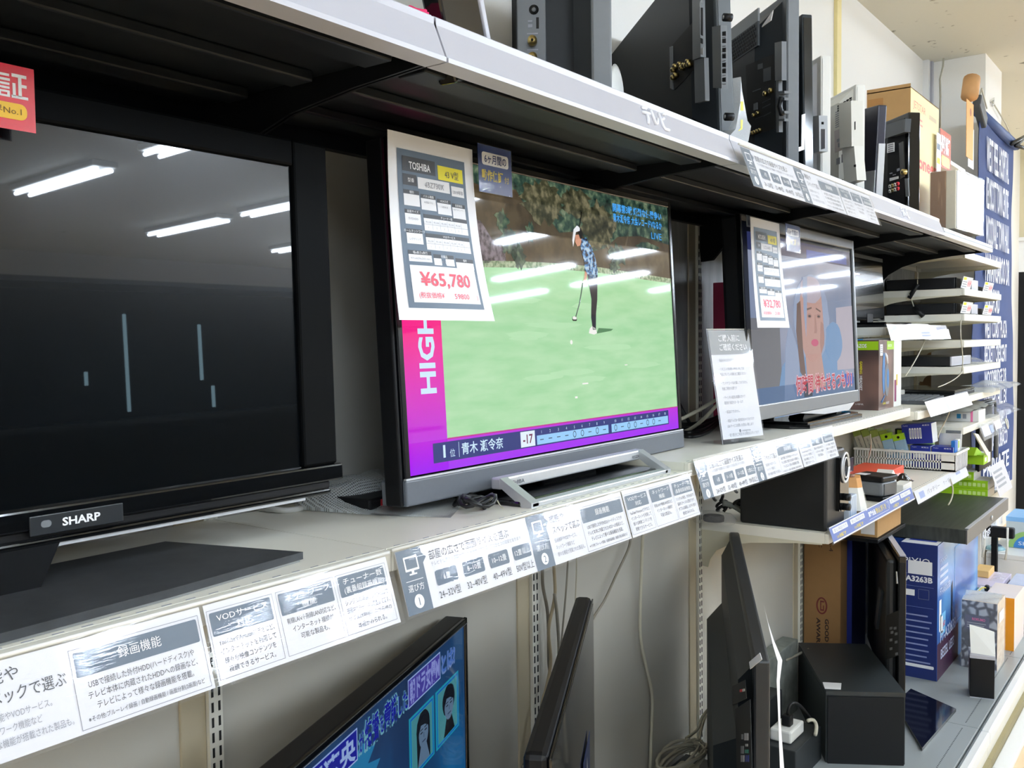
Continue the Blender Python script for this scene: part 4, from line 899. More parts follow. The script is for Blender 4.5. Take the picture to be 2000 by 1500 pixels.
# ------------------------------------------------------------------ sets stored on the dark upper shelf, backs towards the aisle's near end
UZ = 1.9345
def hit(root, px, py, yl, tilt=0.0):
    """local x, z of the spot of the photograph on the plane local y = yl of a thing"""
    v = rt*((px-1000)/FPX) - up*((py-750)/FPX) + fw
    Mi = (Matrix.Translation(root.location) @ Matrix.Rotation(root.rotation_euler.z, 4, 'Z') @ Matrix.Rotation(tilt, 4, 'Y')).inverted()
    o = Mi @ Vector((0, 0, EYE)); d = Mi.to_3x3() @ v
    p = o+d*((yl-o.y)/d.y)
    return p.x, p.z
def patch(m, root, px, mat, y0, th, tilt=0.0):
    """raised or sunk plate on a back cover, outline given by spots of the photograph"""
    q = [hit(root, a, b, y0, tilt) for a, b in px]
    m.prism([(a, y0, b) for a, b in q], (0, th, 0), mat)
def tv_shell(root, Wd, Hh, th, mat_f, mat_b, inset=0.05, bulge=0.05, tilt=0.0, z0=0.0, scr=None, edge=None):
    """front frame slab, screen on the far side, tapering back cover towards the viewer"""
    R = Matrix.Rotation(tilt, 4, 'Y')
    part(root, 'frame', lambda m: (m.push(R), m.box(0, Wd, 0, th, z0, z0+Hh, mat_f, 0.004), m.box(-0.002, 0.001, 0.004, th-0.004, z0+0.01, z0+Hh-0.01, edge or mat_f)))
    part(root, 'screen', lambda m: (m.push(R), m.box(0.03, Wd-0.03, -0.0008, 0.0, z0+0.05, z0+Hh-0.03, scr or dark_scr)))
    def f(m):
        m.push(R); i = inset; j = inset+bulge*0.8
        a = [(i*0.7, th, z0+i*0.8), (Wd-i*0.7, th, z0+i*0.8), (Wd-i*0.7, th, z0+Hh-i*0.5), (i*0.7, th, z0+Hh-i*0.5)]
        b = [(j, th+bulge, z0+j), (Wd-j, th+bulge, z0+j), (Wd-j, th+bulge, z0+Hh-j), (j, th+bulge, z0+Hh-j)]
        m.add(a+b, [(4, 7, 6, 5), (0, 4, 5, 1), (1, 5, 6, 2), (2, 6, 7, 3), (3, 7, 4, 0)], mat_b)
    part(root, 'back_cover', f)
def jack(m, x, y, z, r, ln, mat): JQ.append((m.T.copy(), lambda q: (q.cyl((x, y, z), (x, y+ln, z), r, mat, 10), q.cyl((x, y+ln, z), (x, y+ln+0.0005, z), r*0.5, black_pl, 8))))

# first: big set with grey port strips
t = thing('television', 'big black television seen from behind, with two grey port strips and brass sockets', 'television', (1.935, 0.842, UZ+0.048), math.radians(48))
TL = math.radians(4.0); th = 0.035
tv_shell(t, 0.67, 0.455, th, M('tv_frame_grey', (84, 90, 94), 0.35), tv_back, 0.02, 0.04, TL)
yb = th+0.04
def f(m):
    m.push(Matrix.Rotation(TL, 4, 'Y'))
    patch(m, t, [(1362, 0), (1377, 0), (1379, 112), (1363, 118)], M('port_strip', (104, 108, 112), 0.4), yb, 0.012, TL)
    patch(m, t, [(1364, 118), (1384, 113), (1386, 197), (1366, 202)], grey_pl, yb, 0.010, TL)
    patch(m, t, [(1369, 15), (1373, 15), (1373, 70), (1369, 68)], black_pl, yb+0.012, 0.0005, TL)
    patch(m, t, [(1369, 94), (1374, 93), (1374, 107), (1369, 106)], steel, yb+0.012, 0.001, TL)
    patch(m, t, [(1369, 74), (1373, 76), (1373, 86), (1369, 84)], black_pl, yb+0.012, 0.001, TL)
    x, z = hit(t, 1370, 7, yb+0.012, TL); m.push(Matrix.Translation((x, yb+0.0125, z))); m.push(Matrix.Rotation(-PI/2, 4, 'X')); m.ring(0, 0, 0.008, 0.003, steel, 0.0004); m.pop(); m.pop()
part(t, 'port_strip', f, 'grey side port strip')
def f(m):
    m.push(Matrix.Rotation(TL, 4, 'Y'))
    patch(m, t, [(1403, 53), (1420, 50), (1422, 173), (1405, 172)], M('port_strip', (104, 108, 112)), yb-0.01, 0.014, TL)
    for y in (66, 80, 98, 110, 127, 139, 156): patch(m, t, [(1411, y-4), (1418, y-5), (1418, y+4), (1411, y+4)], black_pl, yb+0.004, 0.0006, TL)
    for y in (73, 90, 104, 119, 133, 147, 164): patch(m, t, [(1411, y), (1418, y-1), (1418, y+1), (1411, y+1.5)], ink_l, yb+0.004, 0.0006, TL)
part(t, 'button_strip', f, 'grey strip with control buttons')
def f(m):
    m.push(Matrix.Rotation(TL, 4, 'Y'))
    patch(m, t, [(1312, 90), (1352, 45), (1360, 50), (1362, 130), (1318, 176)], M('recess_black', (5, 6, 7), 0.7), yb, 0.0008, TL)
    patch(m, t, [(1310, 92), (1315, 90), (1316, 175), (1311, 172)], grey_pl, yb, 0.003, TL)
    for px, py in ((1320, 137), (1324, 130), (1333, 126), (1337, 133), (1342, 128), (1349, 121), (1352, 126), (1325, 147), (1320, 152), (1347, 128)):
        x, z = hit(t, px, py, yb, TL); jack(m, x, yb, z, 0.0055, 0.012, brass)
part(t, 'socket_panel', f, 'recessed panel with brass sockets')
def f(m):
    m.push(Matrix.Rotation(TL, 4, 'Y'))
    for j in range(4):
        for i in range(10):
            x, z = hit(t, 1228+i*2.2, 122+j*4-i*2.4, yb-0.01, TL); m.box(x-0.004, x+0.004, yb-0.0105, yb-0.009, z-0.001, z+0.001, M('recess_black', (5, 6, 7)))
part(t, 'vent_slots', f)
for px, py in ((1420, 34), (1423, 228)):
    def f(m): m.push(Matrix.Rotation(TL, 4, 'Y')); x, z = hit(t, px, py, yb-0.02, TL); m.cyl((x, yb-0.03, z), (x, yb-0.012, z), 0.008, black_pl, 12); m.cyl((x, yb-0.012, z), (x, yb-0.0115, z), 0.004, steel, 8)
    part(t, 'screw_boss', f)

# second: set with a perforated vent band
t2 = thing('television', 'black television seen from behind, with a perforated vent band along its top', 'television', (2.312, 0.838, UZ), math.radians(48))
tv_shell(t2, 0.66, 0.455, th, dgrey_pl, tv_back, 0.03, 0.05, 0.0, edge=grey_pl)
yb2 = th+0.05
def f(m):
    hole = M('recess_black', (5, 6, 7))
    m.box(0.05, 0.61, yb2-0.004, yb2+0.0005, 0.40, 0.432, grey_pl); m.box(0.05, 0.61, yb2-0.004, yb2+0.0012, 0.34, 0.40, tv_back2)
    for j in range(6):
        for i in range(43): x = 0.06+i*0.0125+(0.006 if j % 2 else 0); m.box(x, x+0.0085, yb2+0.001, yb2+0.0022, 0.345+j*0.009, 0.351+j*0.009, hole)
    patch(m, t2, [(1490, 50), (1511, 20), (1507, 40), (1489, 53)], paper, yb2, 0.0018)
part(t2, 'vent_band', f)
def f(m):
    patch(m, t2, [(1457, 128), (1512, 105), (1516, 250), (1462, 268)], M('recess_black', (5, 6, 7)), yb2, 0.0006)
    for px in ([(1480, 126), (1490, 123), (1490, 133), (1480, 136)], [(1491, 135), (1506, 130), (1506, 156), (1491, 160)], [(1470, 178), (1486, 172), (1486, 174), (1470, 180)], [(1489, 200), (1505, 192), (1505, 194), (1489, 202)], [(1489, 210), (1505, 202), (1505, 204), (1489, 212)], [(1491, 226), (1506, 218), (1506, 220), (1491, 228)], [(1475, 232), (1490, 226), (1490, 227), (1475, 233)]):
        patch(m, t2, px, M('port_print', (58, 64, 70), 0.5), yb2+0.0006, 0.0004)
    patch(m, t2, [(1473, 203), (1480, 200), (1480, 214), (1473, 216)], grey_pl, yb2+0.0006, 0.002)
    for px, py in ((1497, 183), (1508, 177), (1475, 225), (1483, 221), (1472, 260), (1477, 258), (1482, 256), (1487, 254)):
        x, z = hit(t2, px, py, yb2); jack(m, x, yb2, z, 0.006 if py < 200 else 0.0045, 0.008, brass)
part(t2, 'socket_panel', f, 'black recessed panel with brass sockets')
def f(m):
    patch(m, t2, [(1522, 84), (1536, 81), (1536, 157), (1523, 158)], M('port_strip', (104, 108, 112)), yb2-0.006, 0.012)
    patch(m, t2, [(1523, 158), (1528, 158), (1529, 258), (1524, 259)], grey_pl, yb2-0.006, 0.010)
    for y0, y1 in ((179, 196), (218, 237)):
        patch(m, t2, [(1531, y0), (1546, y0-1), (1546, y0+4), (1531, y0+5)], grey_pl, yb2-0.006, 0.018)
        patch(m, t2, [(1531, y1-4), (1546, y1-5), (1546, y1), (1531, y1)], grey_pl, yb2-0.006, 0.018)
        patch(m, t2, [(1531, y0), (1535, y0), (1535, y1), (1531, y1)], grey_pl, yb2-0.006, 0.018)
    m.tube([(hit(t2, 1537, 190, yb2)[0], yb2+0.014, hit(t2, 1537, 190, yb2)[1]), (hit(t2, 1533, 208, yb2)[0], yb2+0.014, hit(t2, 1533, 208, yb2)[1]), (hit(t2, 1538, 224, yb2)[0], yb2+0.014, hit(t2, 1538, 224, yb2)[1])], 0.006, black_pl, 8)
part(t2, 'cable_holder', f, 'grey strip with cable clips')

# third: leaning dark set
t3 = thing('television', 'dark television leaning third from the left among the stored sets with backs to us', 'television', (2.44, 0.845, UZ+0.018), math.radians(49))
tv_shell(t3, 0.64, 0.425, 0.03, tv_back2, tv_back, 0.03, 0.035, math.radians(1.5), edge=gloss_black)
part(t3, 'ridge', lambda m: (m.push(Matrix.Rotation(math.radians(1.5), 4, 'Y')), m.box(0.05, 0.6, 0.06, 0.075, 0.30, 0.37, tv_back2, 0.006)))
m = MB(); a = at(1572, 220, 'Y', 0.86); b = at(1557, 298, 'Y', 0.86)
m.prism([at(1567, 224, 'Y', 0.845), at(1573, 222, 'Y', 0.845), at(1571, 292, 'Y', 0.845), at(1557, 297, 'Y', 0.845), at(1557, 288, 'Y', 0.845), at(1566, 286, 'Y', 0.845)], (0.0, 0.002, 0), paper)
single(m, 'paper_sheet', 'white paper edge sticking out beside the vent-band television', 'paper')
# white frame seen edge-on
t4 = thing('television', 'thin white television seen edge-on between the dark and the white backs', 'television', (2.585, 0.85, UZ), math.radians(47))
tv_shell(t4, 0.56, 0.37, 0.03, white_pl, M('white_back_shade', (206, 206, 208), 0.5), 0.03, 0.04, 0, edge=white_pl)
def f(m):
    patch(m, t4, [(1601, 228), (1616, 226), (1617, 296), (1602, 300)], M('port_grey_light', (176, 180, 184), 0.4), 0.05, 0.024)
    patch(m, t4, [(1605, 238), (1609, 238), (1609, 243), (1605, 243)], black_pl, 0.074, 0.001); patch(m, t4, [(1604, 252), (1612, 252), (1612, 290), (1604, 292)], lip_grey, 0.074, 0.001)
part(t4, 'port_strip', f)
# white set with vent holes
t5 = thing('television', 'white television seen from behind, with dark vent holes and a stand column', 'television', (2.885, 0.848, UZ), math.radians(45))
w5 = M('white_back', (226, 225, 216), 0.5, var=0.02)
tv_shell(t5, 0.53, 0.355, 0.03, white_pl, w5, 0.02, 0.03, 0)
y5 = 0.06
def f(m):
    hole = M('recess_black', (5, 6, 7))
    for j in range(3):
        for i in range(5): x, z = hit(t5, 1638+i*5.8, 207-i*3.7+j*4.5, y5); m.box(x-0.006, x+0.006, y5-0.001, y5+0.001, z-0.0025, z+0.0025, hole)
    for j in range(8):
        for i in range(6): x, z = hit(t5, 1634+i*4.4, 219-i*2.4+j*4.2, y5); m.box(x-0.007, x+0.007, y5-0.001, y5+0.0008, z-0.0012, z+0.0012, ink_l)
    for j in range(2):
        for i in range(3): x, z = hit(t5, 1645+i*5.5, 352-i*2.6+j*3.6, y5); m.box(x-0.005, x+0.005, y5-0.001, y5+0.001, z-0.002, z+0.002, hole)
    patch(m, t5, [(1630, 256), (1654, 246), (1655, 290), (1631, 298)], M('port_rose', (206, 196, 196), 0.5), y5, 0.001)
    for px in ([(1635, 272), (1641, 270), (1641, 276), (1635, 278)], [(1637, 280), (1642, 278), (1642, 287), (1637, 288)], [(1646, 268), (1651, 266), (1651, 274), (1646, 275)], [(1634, 310), (1641, 307), (1641, 320), (1634, 322)], [(1644, 302), (1649, 300), (1649, 316), (1644, 318)]): patch(m, t5, px, ink_l, y5+0.001, 0.001)
part(t5, 'vent_holes', f)
def f(m):
    patch(m, t5, [(1660, 203), (1685, 197), (1685, 206), (1686, 286), (1662, 290)], w5, y5, 0.035)
    patch(m, t5, [(1662, 290), (1686, 285), (1692, 352), (1667, 360)], white_pl, y5, 0.028)
    patch(m, t5, [(1669, 238), (1671, 237), (1671, 253), (1669, 254)], black_pl, y5+0.035, 0.0005)
    patch(m, t5, [(1668, 322), (1672, 321), (1672, 326), (1668, 326)], black_pl, y5+0.028, 0.0008)
part(t5, 'stand_column', f)
# slim black slab
t6 = thing('media_player', 'slim black slab with silver lower edge leaning before the glossy black television', 'player', tuple(at(1722, 372, 'Y', 0.84)[:2])+(UZ,), math.radians(48))
part(t6, 'body', lambda m: (m.push(Matrix.Rotation(math.radians(-5), 4, 'Y')), m.box(0.0, 0.09, 0, 0.03, 0.02, 0.315, M('slab_indigo', (38, 38, 52), 0.3), 0.004)))
part(t6, 'silver_edge', lambda m: (m.push(Matrix.Rotation(math.radians(-5), 4, 'Y')), m.box(-0.004, 0.0, 0.002, 0.024, 0.02, 0.20, steel), m.box(-0.004, 0.05, 0.03, 0.032, 0.02, 0.12, steel)))
# glossy black set at the far end
t7 = thing('television', 'small glossy black television seen from behind near the cardboard carton', 'television', (3.50, 0.842, UZ+0.03), math.radians(46))
tv_shell(t7, 0.52, 0.355, 0.045, gloss_black, black_pl, 0.03, 0.04, 0)
y7 = 0.085
def f(m):
    patch(m, t7, [(1722, 250), (1780, 232), (1778, 258), (1724, 276)], dgrey_pl, y7-0.02, 0.0215)
    patch(m, t7, [(1733, 281), (1747, 278), (1747, 296), (1733, 299)], paper, y7, 0.0015)
    for j in range(4): patch(m, t7, [(1735, 283+j*4), (1745, 281+j*4), (1745, 282+j*4), (1735, 284.5+j*4)], ink, y7+0.0015, 0.0004)
    patch(m, t7, [(1738, 348), (1755, 344), (1755, 349), (1738, 354)], paper, y7, 0.0012)
    for px in ([(1738, 338), (1743, 337), (1743, 339), (1738, 340)], [(1752, 330), (1757, 328), (1757, 333), (1752, 335)], [(1744, 341), (1750, 340), (1750, 341), (1744, 343)]): patch(m, t7, px, ink_l, y7, 0.0008)
    for j in range(2):
        for i in range(4): x, z = hit(t7, 1740+i*5, 364-i*1.7+j*9.5, y7); jack(m, x, y7, z, 0.0065, 0.006, (white_pl, brass, white_pl, red_p)[i])
    x, z = hit(t7, 1769, 336, y7); jack(m, x, y7, z, 0.010, 0.014, brass)
    patch(m, t7, [(1769, 349), (1775, 348), (1777, 383), (1771, 384)], grey_pl, y7, 0.004); patch(m, t7, [(1757, 280), (1765, 276), (1768, 345), (1760, 350)], bez, y7, 0.003)
part(t7, 'socket_panel', f)
part(t7, 'foot', lambda m: m.box(0.10, 0.36, 0.0, 0.12, -0.029, 0.03, black_pl, 0.008))
# two sets at the left, cut by the picture's upper edge
t8 = thing('television', 'black television standing almost edge-on, its side strip of round sockets towards us', 'television', (1.425, 0.845, UZ), math.radians(33))
tv_shell(t8, 0.60, 0.42, 0.035, grey_pl, tv_back, 0.03, 0.03, 0.0, edge=grey_pl)
def f(m):
    m.prism([(0.10, 0.065, 0.09), (0.10, 0.065, 0.42), (0.10, 0.17, 0.42), (0.10, 0.17, 0.09)], (0.45, 0, 0), tv_back)
    m.prism([(0.08, 0.06, 0.0), (0.08, 0.06, 0.07), (0.08, 0.17, 0.09), (0.08, 0.19, 0.075), (0.08, 0.19, 0.0)], (0.40, 0, 0), tv_back2)
part(t8, 'cabinet', f)
def f(m):
    m.box(0.094, 0.10, 0.115, 0.168, 0.10, 0.42, M('port_strip', (104, 108, 112)), 0.002)
    for z, r in ((0.128, 0.0085), (0.158, 0.0085)): m.cyl((0.080, 0.14, z), (0.094, 0.14, z), r, brass, 14); m.cyl((0.0795, 0.14, z), (0.080, 0.14, z), r*0.3, black_pl, 8)
    m.cyl((0.0930, 0.137, 0.216), (0.0937, 0.137, 0.216), 0.009, M('recess_black', (5, 6, 7)), 14); m.cyl((0.0925, 0.137, 0.216), (0.0935, 0.137, 0.216), 0.004, grey_pl, 10)
    m.box(0.0932, 0.094, 0.128, 0.133, 0.182, 0.202, M('recess_black', (5, 6, 7))); m.box(0.0932, 0.094, 0.140, 0.148, 0.184, 0.190, ink_l); m.box(0.0932, 0.094, 0.140, 0.148, 0.194, 0.197, ink_l)
    for z in (0.112, 0.143, 0.172): m.box(0.0935, 0.094, 0.130, 0.150, z, z+0.0022, ink_l)
part(t8, 'port_strip', f, 'grey strip with two round brass sockets')
m = MB(); a = at(1205, 172, 'Y', 0.86); m.push(Matrix.Translation((a.x+0.02, 0.872, UZ+0.053)) @ Matrix.Rotation(0.27, 4, 'Z')); m.lathe([(0.0, -0.004), (0.04, -0.003), (0.052, 0.0), (0.04, 0.003), (0.0, 0.004)], (0, 0, 0), M('dish_grey', (206, 208, 204), 0.4), 28, 'y')
single(m, 'round_plate', 'thin round grey disc standing on edge beside the edge-on television', 'disc')
t9 = thing('television', 'black television leaning to the left at the shelf seam, with a grey edge', 'television', tuple(at(968, 84, 'Y', 0.85)[:2])+(UZ+0.006,), math.radians(8))
L9 = math.radians(-21)
part(t9, 'frame', lambda m: (m.push(Matrix.Rotation(L9, 4, 'Y')), m.box(-0.115, -0.012, 0, 0.03, 0.0, 0.36, gloss_black, 0.004)))
part(t9, 'grey_edge', lambda m: (m.push(Matrix.Rotation(L9, 4, 'Y')), m.box(-0.012, 0.0, -0.002, 0.034, 0.0, 0.36, lip_grey, 0.002), m.box(0.0, 0.003, 0.004, 0.03, 0.002, 0.358, black_pl)), 'light grey edge')
m = MB(); r = random.Random(3); A = at(760, 4, 'Y', 0.86); B = at(838, 34, 'Y', 0.86)
def cl(u, v):
    p = A+(B-A)*u; a = v*2*PI; rr = 0.022+0.006*math.sin(9*u+2*a)+0.004*math.sin(17*u+5*a)
    rr *= (0.35+0.65*min(1, 6*u)*min(1, 6*(1-u)))
    return (p.x, p.y+rr*math.cos(a)*1.6, UZ+0.002+0.022+rr*math.sin(a))
m.sheet(cl, 22, 16, M('cloth_pink', (226, 44, 104), 0.8, bump=0.4)); single(m, 'pink_cloth', 'crumpled hot pink cloth on the upper shelf at the seam', 'cloth')
# wall bits
m = MB(); m.box(1.845, 1.855, 1.352, 1.37, 2.02, 3.05, cable_b); single(m, 'black_rod', 'thin vertical black rod fixed to the white wall', 'rod')
m = MB(); a = at(1025, 100, 'Y', 1.36); m.box(a.x-0.03, a.x+0.03, 1.345, 1.37, a.z-0.012, a.z+0.012, M('outlet_cream', (214, 208, 186), 0.5), 0.004); m.box(1.862, 1.872, 1.36, 1.37, a.z+0.06, 3.0, M('outlet_cream', (214, 208, 186))); single(m, 'wall_outlet', 'small cream outlet box with duct on the white wall beside the black rod', 'outlet')
# wrapped parcel
a = at(1441, 292, 'Y', 0.86)
wr = thing('wrapped_parcel', 'plastic-wrapped bundle with yellow tape in front of the vent-band television', 'parcel', (a.x+0.02, 0.85, UZ))
def f(m):
    q = [at(*p, 'Y', 0.835)-wr.location for p in ((1424, 266), (1437, 252), (1446, 200), (1447, 150), (1450, 180), (1460, 236), (1467, 246), (1462, 275), (1452, 296), (1437, 291))]
    m.prism(q, (0, 0.03, 0), bagp)
part(wr, 'wrapping', f)
part(wr, 'yellow_tape', lambda m: [m.prism([at(*p, 'Y', 0.8345)-wr.location for p in pp], (0, 0.0004, 0), yellow_p) for pp in ([(1447, 198), (1452, 198), (1452, 216), (1447, 216)], [(1447, 234), (1451, 234), (1450, 252), (1442, 256), (1447, 250)])])
# cartons and display at the far end
t = thing('carton', 'tall cardboard carton with pink lettering, front painted as lit and side as shaded', 'carton', (4.0, 1.0, UZ))
pale = M('carton_lit_front', (242, 226, 168), 0.6, var=0.03, scale=10)  # one cardboard: pale front paints the light on it, brown side the shade
part(t, 'carton', lambda m: (m.box(0.001, 0.47, 0, 0.17, 0.0, 0.60, pale), m.box(0, 0.001, 0, 0.17, 0.0, 0.615, kraft), m.box(0.0, 0.47, 0.0, 0.17, 0.598, 0.602, kraft_d)))
def f(m):
    m.frame((0, -0.0006, 0), (1, 0, 0), (0, 0, 1)); pk_ = M('carton_pink', (240, 150, 130), 0.6)
    m.text('Pioneer', 0.04, 0.30, 0.055, M('carton_red', (238, 110, 100), 0.6), 0, width=0.40, bold=0.03); m.text('JETSTAR', 0.04, 0.53, 0.03, pk_, 0, width=0.2); m.lines(0.04, 0.2, 0.50, 0.008, pk_, 0, 2, 0.02)
    m.lines(0.30, 0.45, 0.545, 0.018, M('carton_taupe', (206, 186, 150), 0.6), 0, 1); m.lines(0.40, 0.45, 0.48, 0.018, M('carton_taupe', (206, 186, 150)), 0, 1); m.lines(0.05, 0.15, 0.42, 0.008, pk_, 0, 3, 0.025); m.pop()
    m.frame((-0.0006, 0.17, 0), (0, -1, 0), (0, 0, 1)); k = M('carton_ink', (60, 44, 28), 0.6)
    m.rect(0.05, 0.095, 0.44, 0.452, k, 0); [m.rect(0.10+i*0.017, 0.112+i*0.017, 0.442, 0.455, k, 0) for i in range(4)]; m.rect(0.115, 0.15, 0.42, 0.432, k, 0); m.outline(0.07, 0.15, 0.30, 0.40, k, 0, 0.007); m.rect(0.078, 0.142, 0.306, 0.392, paper, 0)
    for i in range(14): m.rect(0.084+i*0.004, 0.0855+i*0.004+0.001*(i % 3), 0.325, 0.375, ink, 0.0004)
    m.text('V', 0.012, 0.43, 0.02, M('carton_orange', (206, 90, 40), 0.6), 0); m.rect(0.004, 0.065, 0.535, 0.575, M('tape_tan', (178, 126, 66), 0.35), 0)
part(t, 'printing', f)
t = thing('flat_display', 'flat display, a bright reflection painted into its screen, standing behind the boxed white speaker', 'display', (4.50, 1.02, UZ))
part(t, 'frame', lambda m: m.box(0.0, 0.62, 0, 0.03, 0.0, 0.43, M('frame_white', (232, 234, 236), 0.3), 0.004))
part(t, 'screen', lambda m: m.box(0.02, 0.60, -0.001, 0.0, 0.03, 0.41, M('display_reflection', (150, 150, 146), 0.06, coat=1.0)))  # grey screen colour stands in for a bright reflection
m = MB(); p = at(1838, 250, 'Y', 0.99); m.frame((p.x, 0.992, p.z), (1, 0, 0), (0, 0, 1)); m.box(0, 0.20, -0.165, -0.0, -0.001, 0, M('card_red', (214, 18, 44)))
m.text('長期保証', 0.012, -0.09, 0.055, white_p, 0.0005, width=0.17, bold=0.05); m.rrect(0.02, 0.18, -0.155, -0.11, M('card_yellow', (246, 196, 30)), 0.0005, 0.02)
single(m, 'warranty_card', 'red card with white characters and yellow bar above the boxed white speaker', 'card')
m = MB(); p = at(1830, 258, 'Y', 0.985); m.frame((p.x, 0.985, p.z), (1, 0, 0), (0, 0, 1)); m.box(0, 0.075, -0.42, 0, -0.001, 0, paper); [m.rect(0.004, 0.06, -0.07-i*0.06, -0.045-i*0.06, slate if i != 1 else yellow_p, 0.0004) for i in range(6)]
single(m, 'price_sheet', 'narrow price sheet beside the tall pink-lettered carton', 'price sheet')
t = thing('boxed_speaker', 'white-fronted speaker with wood sides, wrapped in plastic, at the far shelf end', 'speaker', (4.02, 0.835, UZ+0.03), math.radians(-4))
wood = ramp_mat('wood_side', [(0.35, (150, 108, 66)), (0.65, (196, 152, 104))], kind='wave', scale=14, rough=0.5, dist=4, stretch=(1, 3, 0.3))
part(t, 'cabinet', lambda m: (m.box(0, 0.37, 0.0, 0.036, 0, 0.228, M('speaker_cream', (232, 222, 196), 0.5), 0.002), m.box(-0.001, 0.37, 0.036, 0.095, 0.0, 0.228, wood, 0.001)))
def f(m):
    m.box(0.006, 0.364, -0.004, 0.0, 0.004, 0.224, white_p); m.frame((0, -0.0045, 0), (1, 0, 0), (0, 0, 1)); m.disc(0.05, 0.19, 0.016, ink_l, 0, ry=0.022); m.disc(0.10, 0.19, 0.016, lip_grey, 0, ry=0.02); m.rect(0.13, 0.22, 0.184, 0.188, ink, 0); m.rect(0.30, 0.33, 0.14, 0.19, ink_l, 0); m.rect(0.02, 0.35, 0.205, 0.207, ink_l, 0)
part(t, 'front', f, 'white front with knobs')
part(t, 'plastic_wrap', lambda m: m.box(-0.002, 0.372, -0.008, 0.098, -0.004, 0.232, clearp))

# ------------------------------------------------------------------ lower shelf (third and fourth bays)
z = 0.975
spk = thing('speaker_cabinet', 'tall black speaker cabinet with oval chrome control panel on the lower shelf', 'speaker', (2.745, 0.912, z))
SW = 0.17
part(spk, 'cabinet', lambda m: m.box(0, SW, 0, 0.27, 0, 0.235, M('speaker_black', (13, 15, 18), 0.5, var=0.15), 0.008))
def f(m):
    m.push(Matrix.Translation((0.065, -0.001, 0)) @ Matrix.Rotation(PI/2, 4, 'X'))
    m.rrect(0.018, 0.10, 0.045, 0.215, gloss_black, 0.012, 0.03); m.pop()
    m.prism([(0.083, 0, 0.05), (0.165, 0, 0.05), (0.165, 0, 0.21), (0.083, 0, 0.21)], (0, -0.011, 0), gloss_black)
part(spk, 'control_panel', f)
def f(m):
    c = (0.122, -0.014, 0.178); m.tube([(c[0]+0.034*math.cos(2*PI*i/24), c[1]-0.002, c[2]+0.044*math.sin(2*PI*i/24)) for i in range(25)], 0.004, steel, 8)
    m.tube([(c[0]+0.022*math.cos(2*PI*i/24), c[1]-0.004, c[2]+0.03*math.sin(2*PI*i/24)) for i in range(25)], 0.0025, steel, 8)
part(spk, 'chrome_ring', f, 'oval chrome ring')
for zz in (0.088, 0.058): part(spk, 'knob', lambda m: m.cyl((0.125, -0.012, zz), (0.125, -0.030, zz), 0.011, black_pl, 16))
m = MB(); r = random.Random(8)
for i in range(9):
    a = Vector((2.76+0.16*r.random(), 1.20+0.06*r.random(), z+0.006+0.10*r.random())); m.tube(bezc(a, a+Vector((0.05*r.random(), -0.03, 0.05)), a+Vector((-0.06, 0.02, 0.03*r.random())), a+Vector((0.03, 0.03, -0.003))), 0.005, cable_b, 7)
single(m, 'cable_tangle', 'tangle of black cables behind the tall black speaker cabinet', 'cable')
m = MB(); a = at(1425, 990, 'Z', z+0.03); m.tube(bezc((2.775, 1.25, z+0.05), (2.80, 1.22, z+0.045), (2.81, 1.20, z+0.02), (2.815, 1.17, z+0.004)), 0.012, M('ribbon_grey', (140, 146, 142), 0.4), 4); single(m, 'ribbon_cable', 'flat grey ribbon behind the tall black speaker cabinet', 'cable')
b = at(1394, 1020, 'Z', z); bg = thing('parts_bag', 'clear bag with a black cable at the left end of the lower shelf', 'bag', tuple(b))
def f(m):
    n = 20; vs = []; fs = []
    for k, (s_, hh) in enumerate(((0.9, 0.0), (1.0, 0.012), (0.75, 0.03), (0.0, 0.034))):
        for i in range(n): a = 2*PI*i/n; vs.append((0.05*s_*math.cos(a)*(1+0.15*math.sin(3*a)), 0.075*s_*math.sin(a), hh))
    for k in range(3):
        for i in range(n): fs.append((k*n+i, k*n+(i+1) % n, (k+1)*n+(i+1) % n, (k+1)*n+i))
    m.add(vs, fs, clearp, True)
part(bg, 'bag', f)
part(bg, 'cable', lambda m: [m.tube([(0.025*math.cos(t*0.6+i), 0.03*math.sin(t*0.6+i), 0.007+0.004*i) for t in range(11)], 0.004, cable_b, 6) for i in range(4)])
a = at(1652, 1032, 'Z', z)
m = MB(); m.box(2.945, 3.015, 0.905, 0.965, z, z+0.078, ramp_mat('striped_print', [(0.35, (98, 132, 170)), (0.6, (206, 214, 222))], kind='wave', scale=30, rough=0.4, dist=3, stretch=(1, 1, 0.1)), 0.004); single(m, 'striped_box', 'small blue and white striped box at the foot of the black speaker cabinet', 'box')
a = at(1672, 990, 'Z', z)
t = thing('mini_speaker', 'small white speaker with wooden top and strap, shaped like a cut pyramid', 'speaker', (3.10, 0.968, z))
def f(m):
    prof = [(0.072, 0.0), (0.074, 0.004), (0.074, 0.018)]
    m.push(Matrix.Rotation(0.3, 4, 'Z'))
    def ringsq(h0, r0, h1, r1, mat):
        def sq(h, r_): return [(r_*c, r_*s_, h) for c, s_ in ((-1, -.72), (-.72, -1), (.72, -1), (1, -.72), (1, .72), (.72, 1), (-.72, 1), (-1, .72))]
        vs = sq(h0, r0)+sq(h1, r1); m.add(vs, [(i, (i+1) % 8, 8+(i+1) % 8, 8+i) for i in range(8)]+[tuple(range(7, -1, -1)), tuple(range(8, 16))], mat)
    return ringsq
def g1(m): f(m)(0.016, 0.066, 0.088, 0.050, white_pl)
def g2(m): f(m)(0.0, 0.058, 0.016, 0.062, M('base_taupe', (150, 134, 118), 0.6))
def g3(m): f(m)(0.088, 0.051, 0.118, 0.045, M('top_wood', (214, 156, 92), 0.5, var=0.1))
part(t, 'body', g1); part(t, 'base', g2); part(t, 'wooden_top', g3, 'orange wooden top')
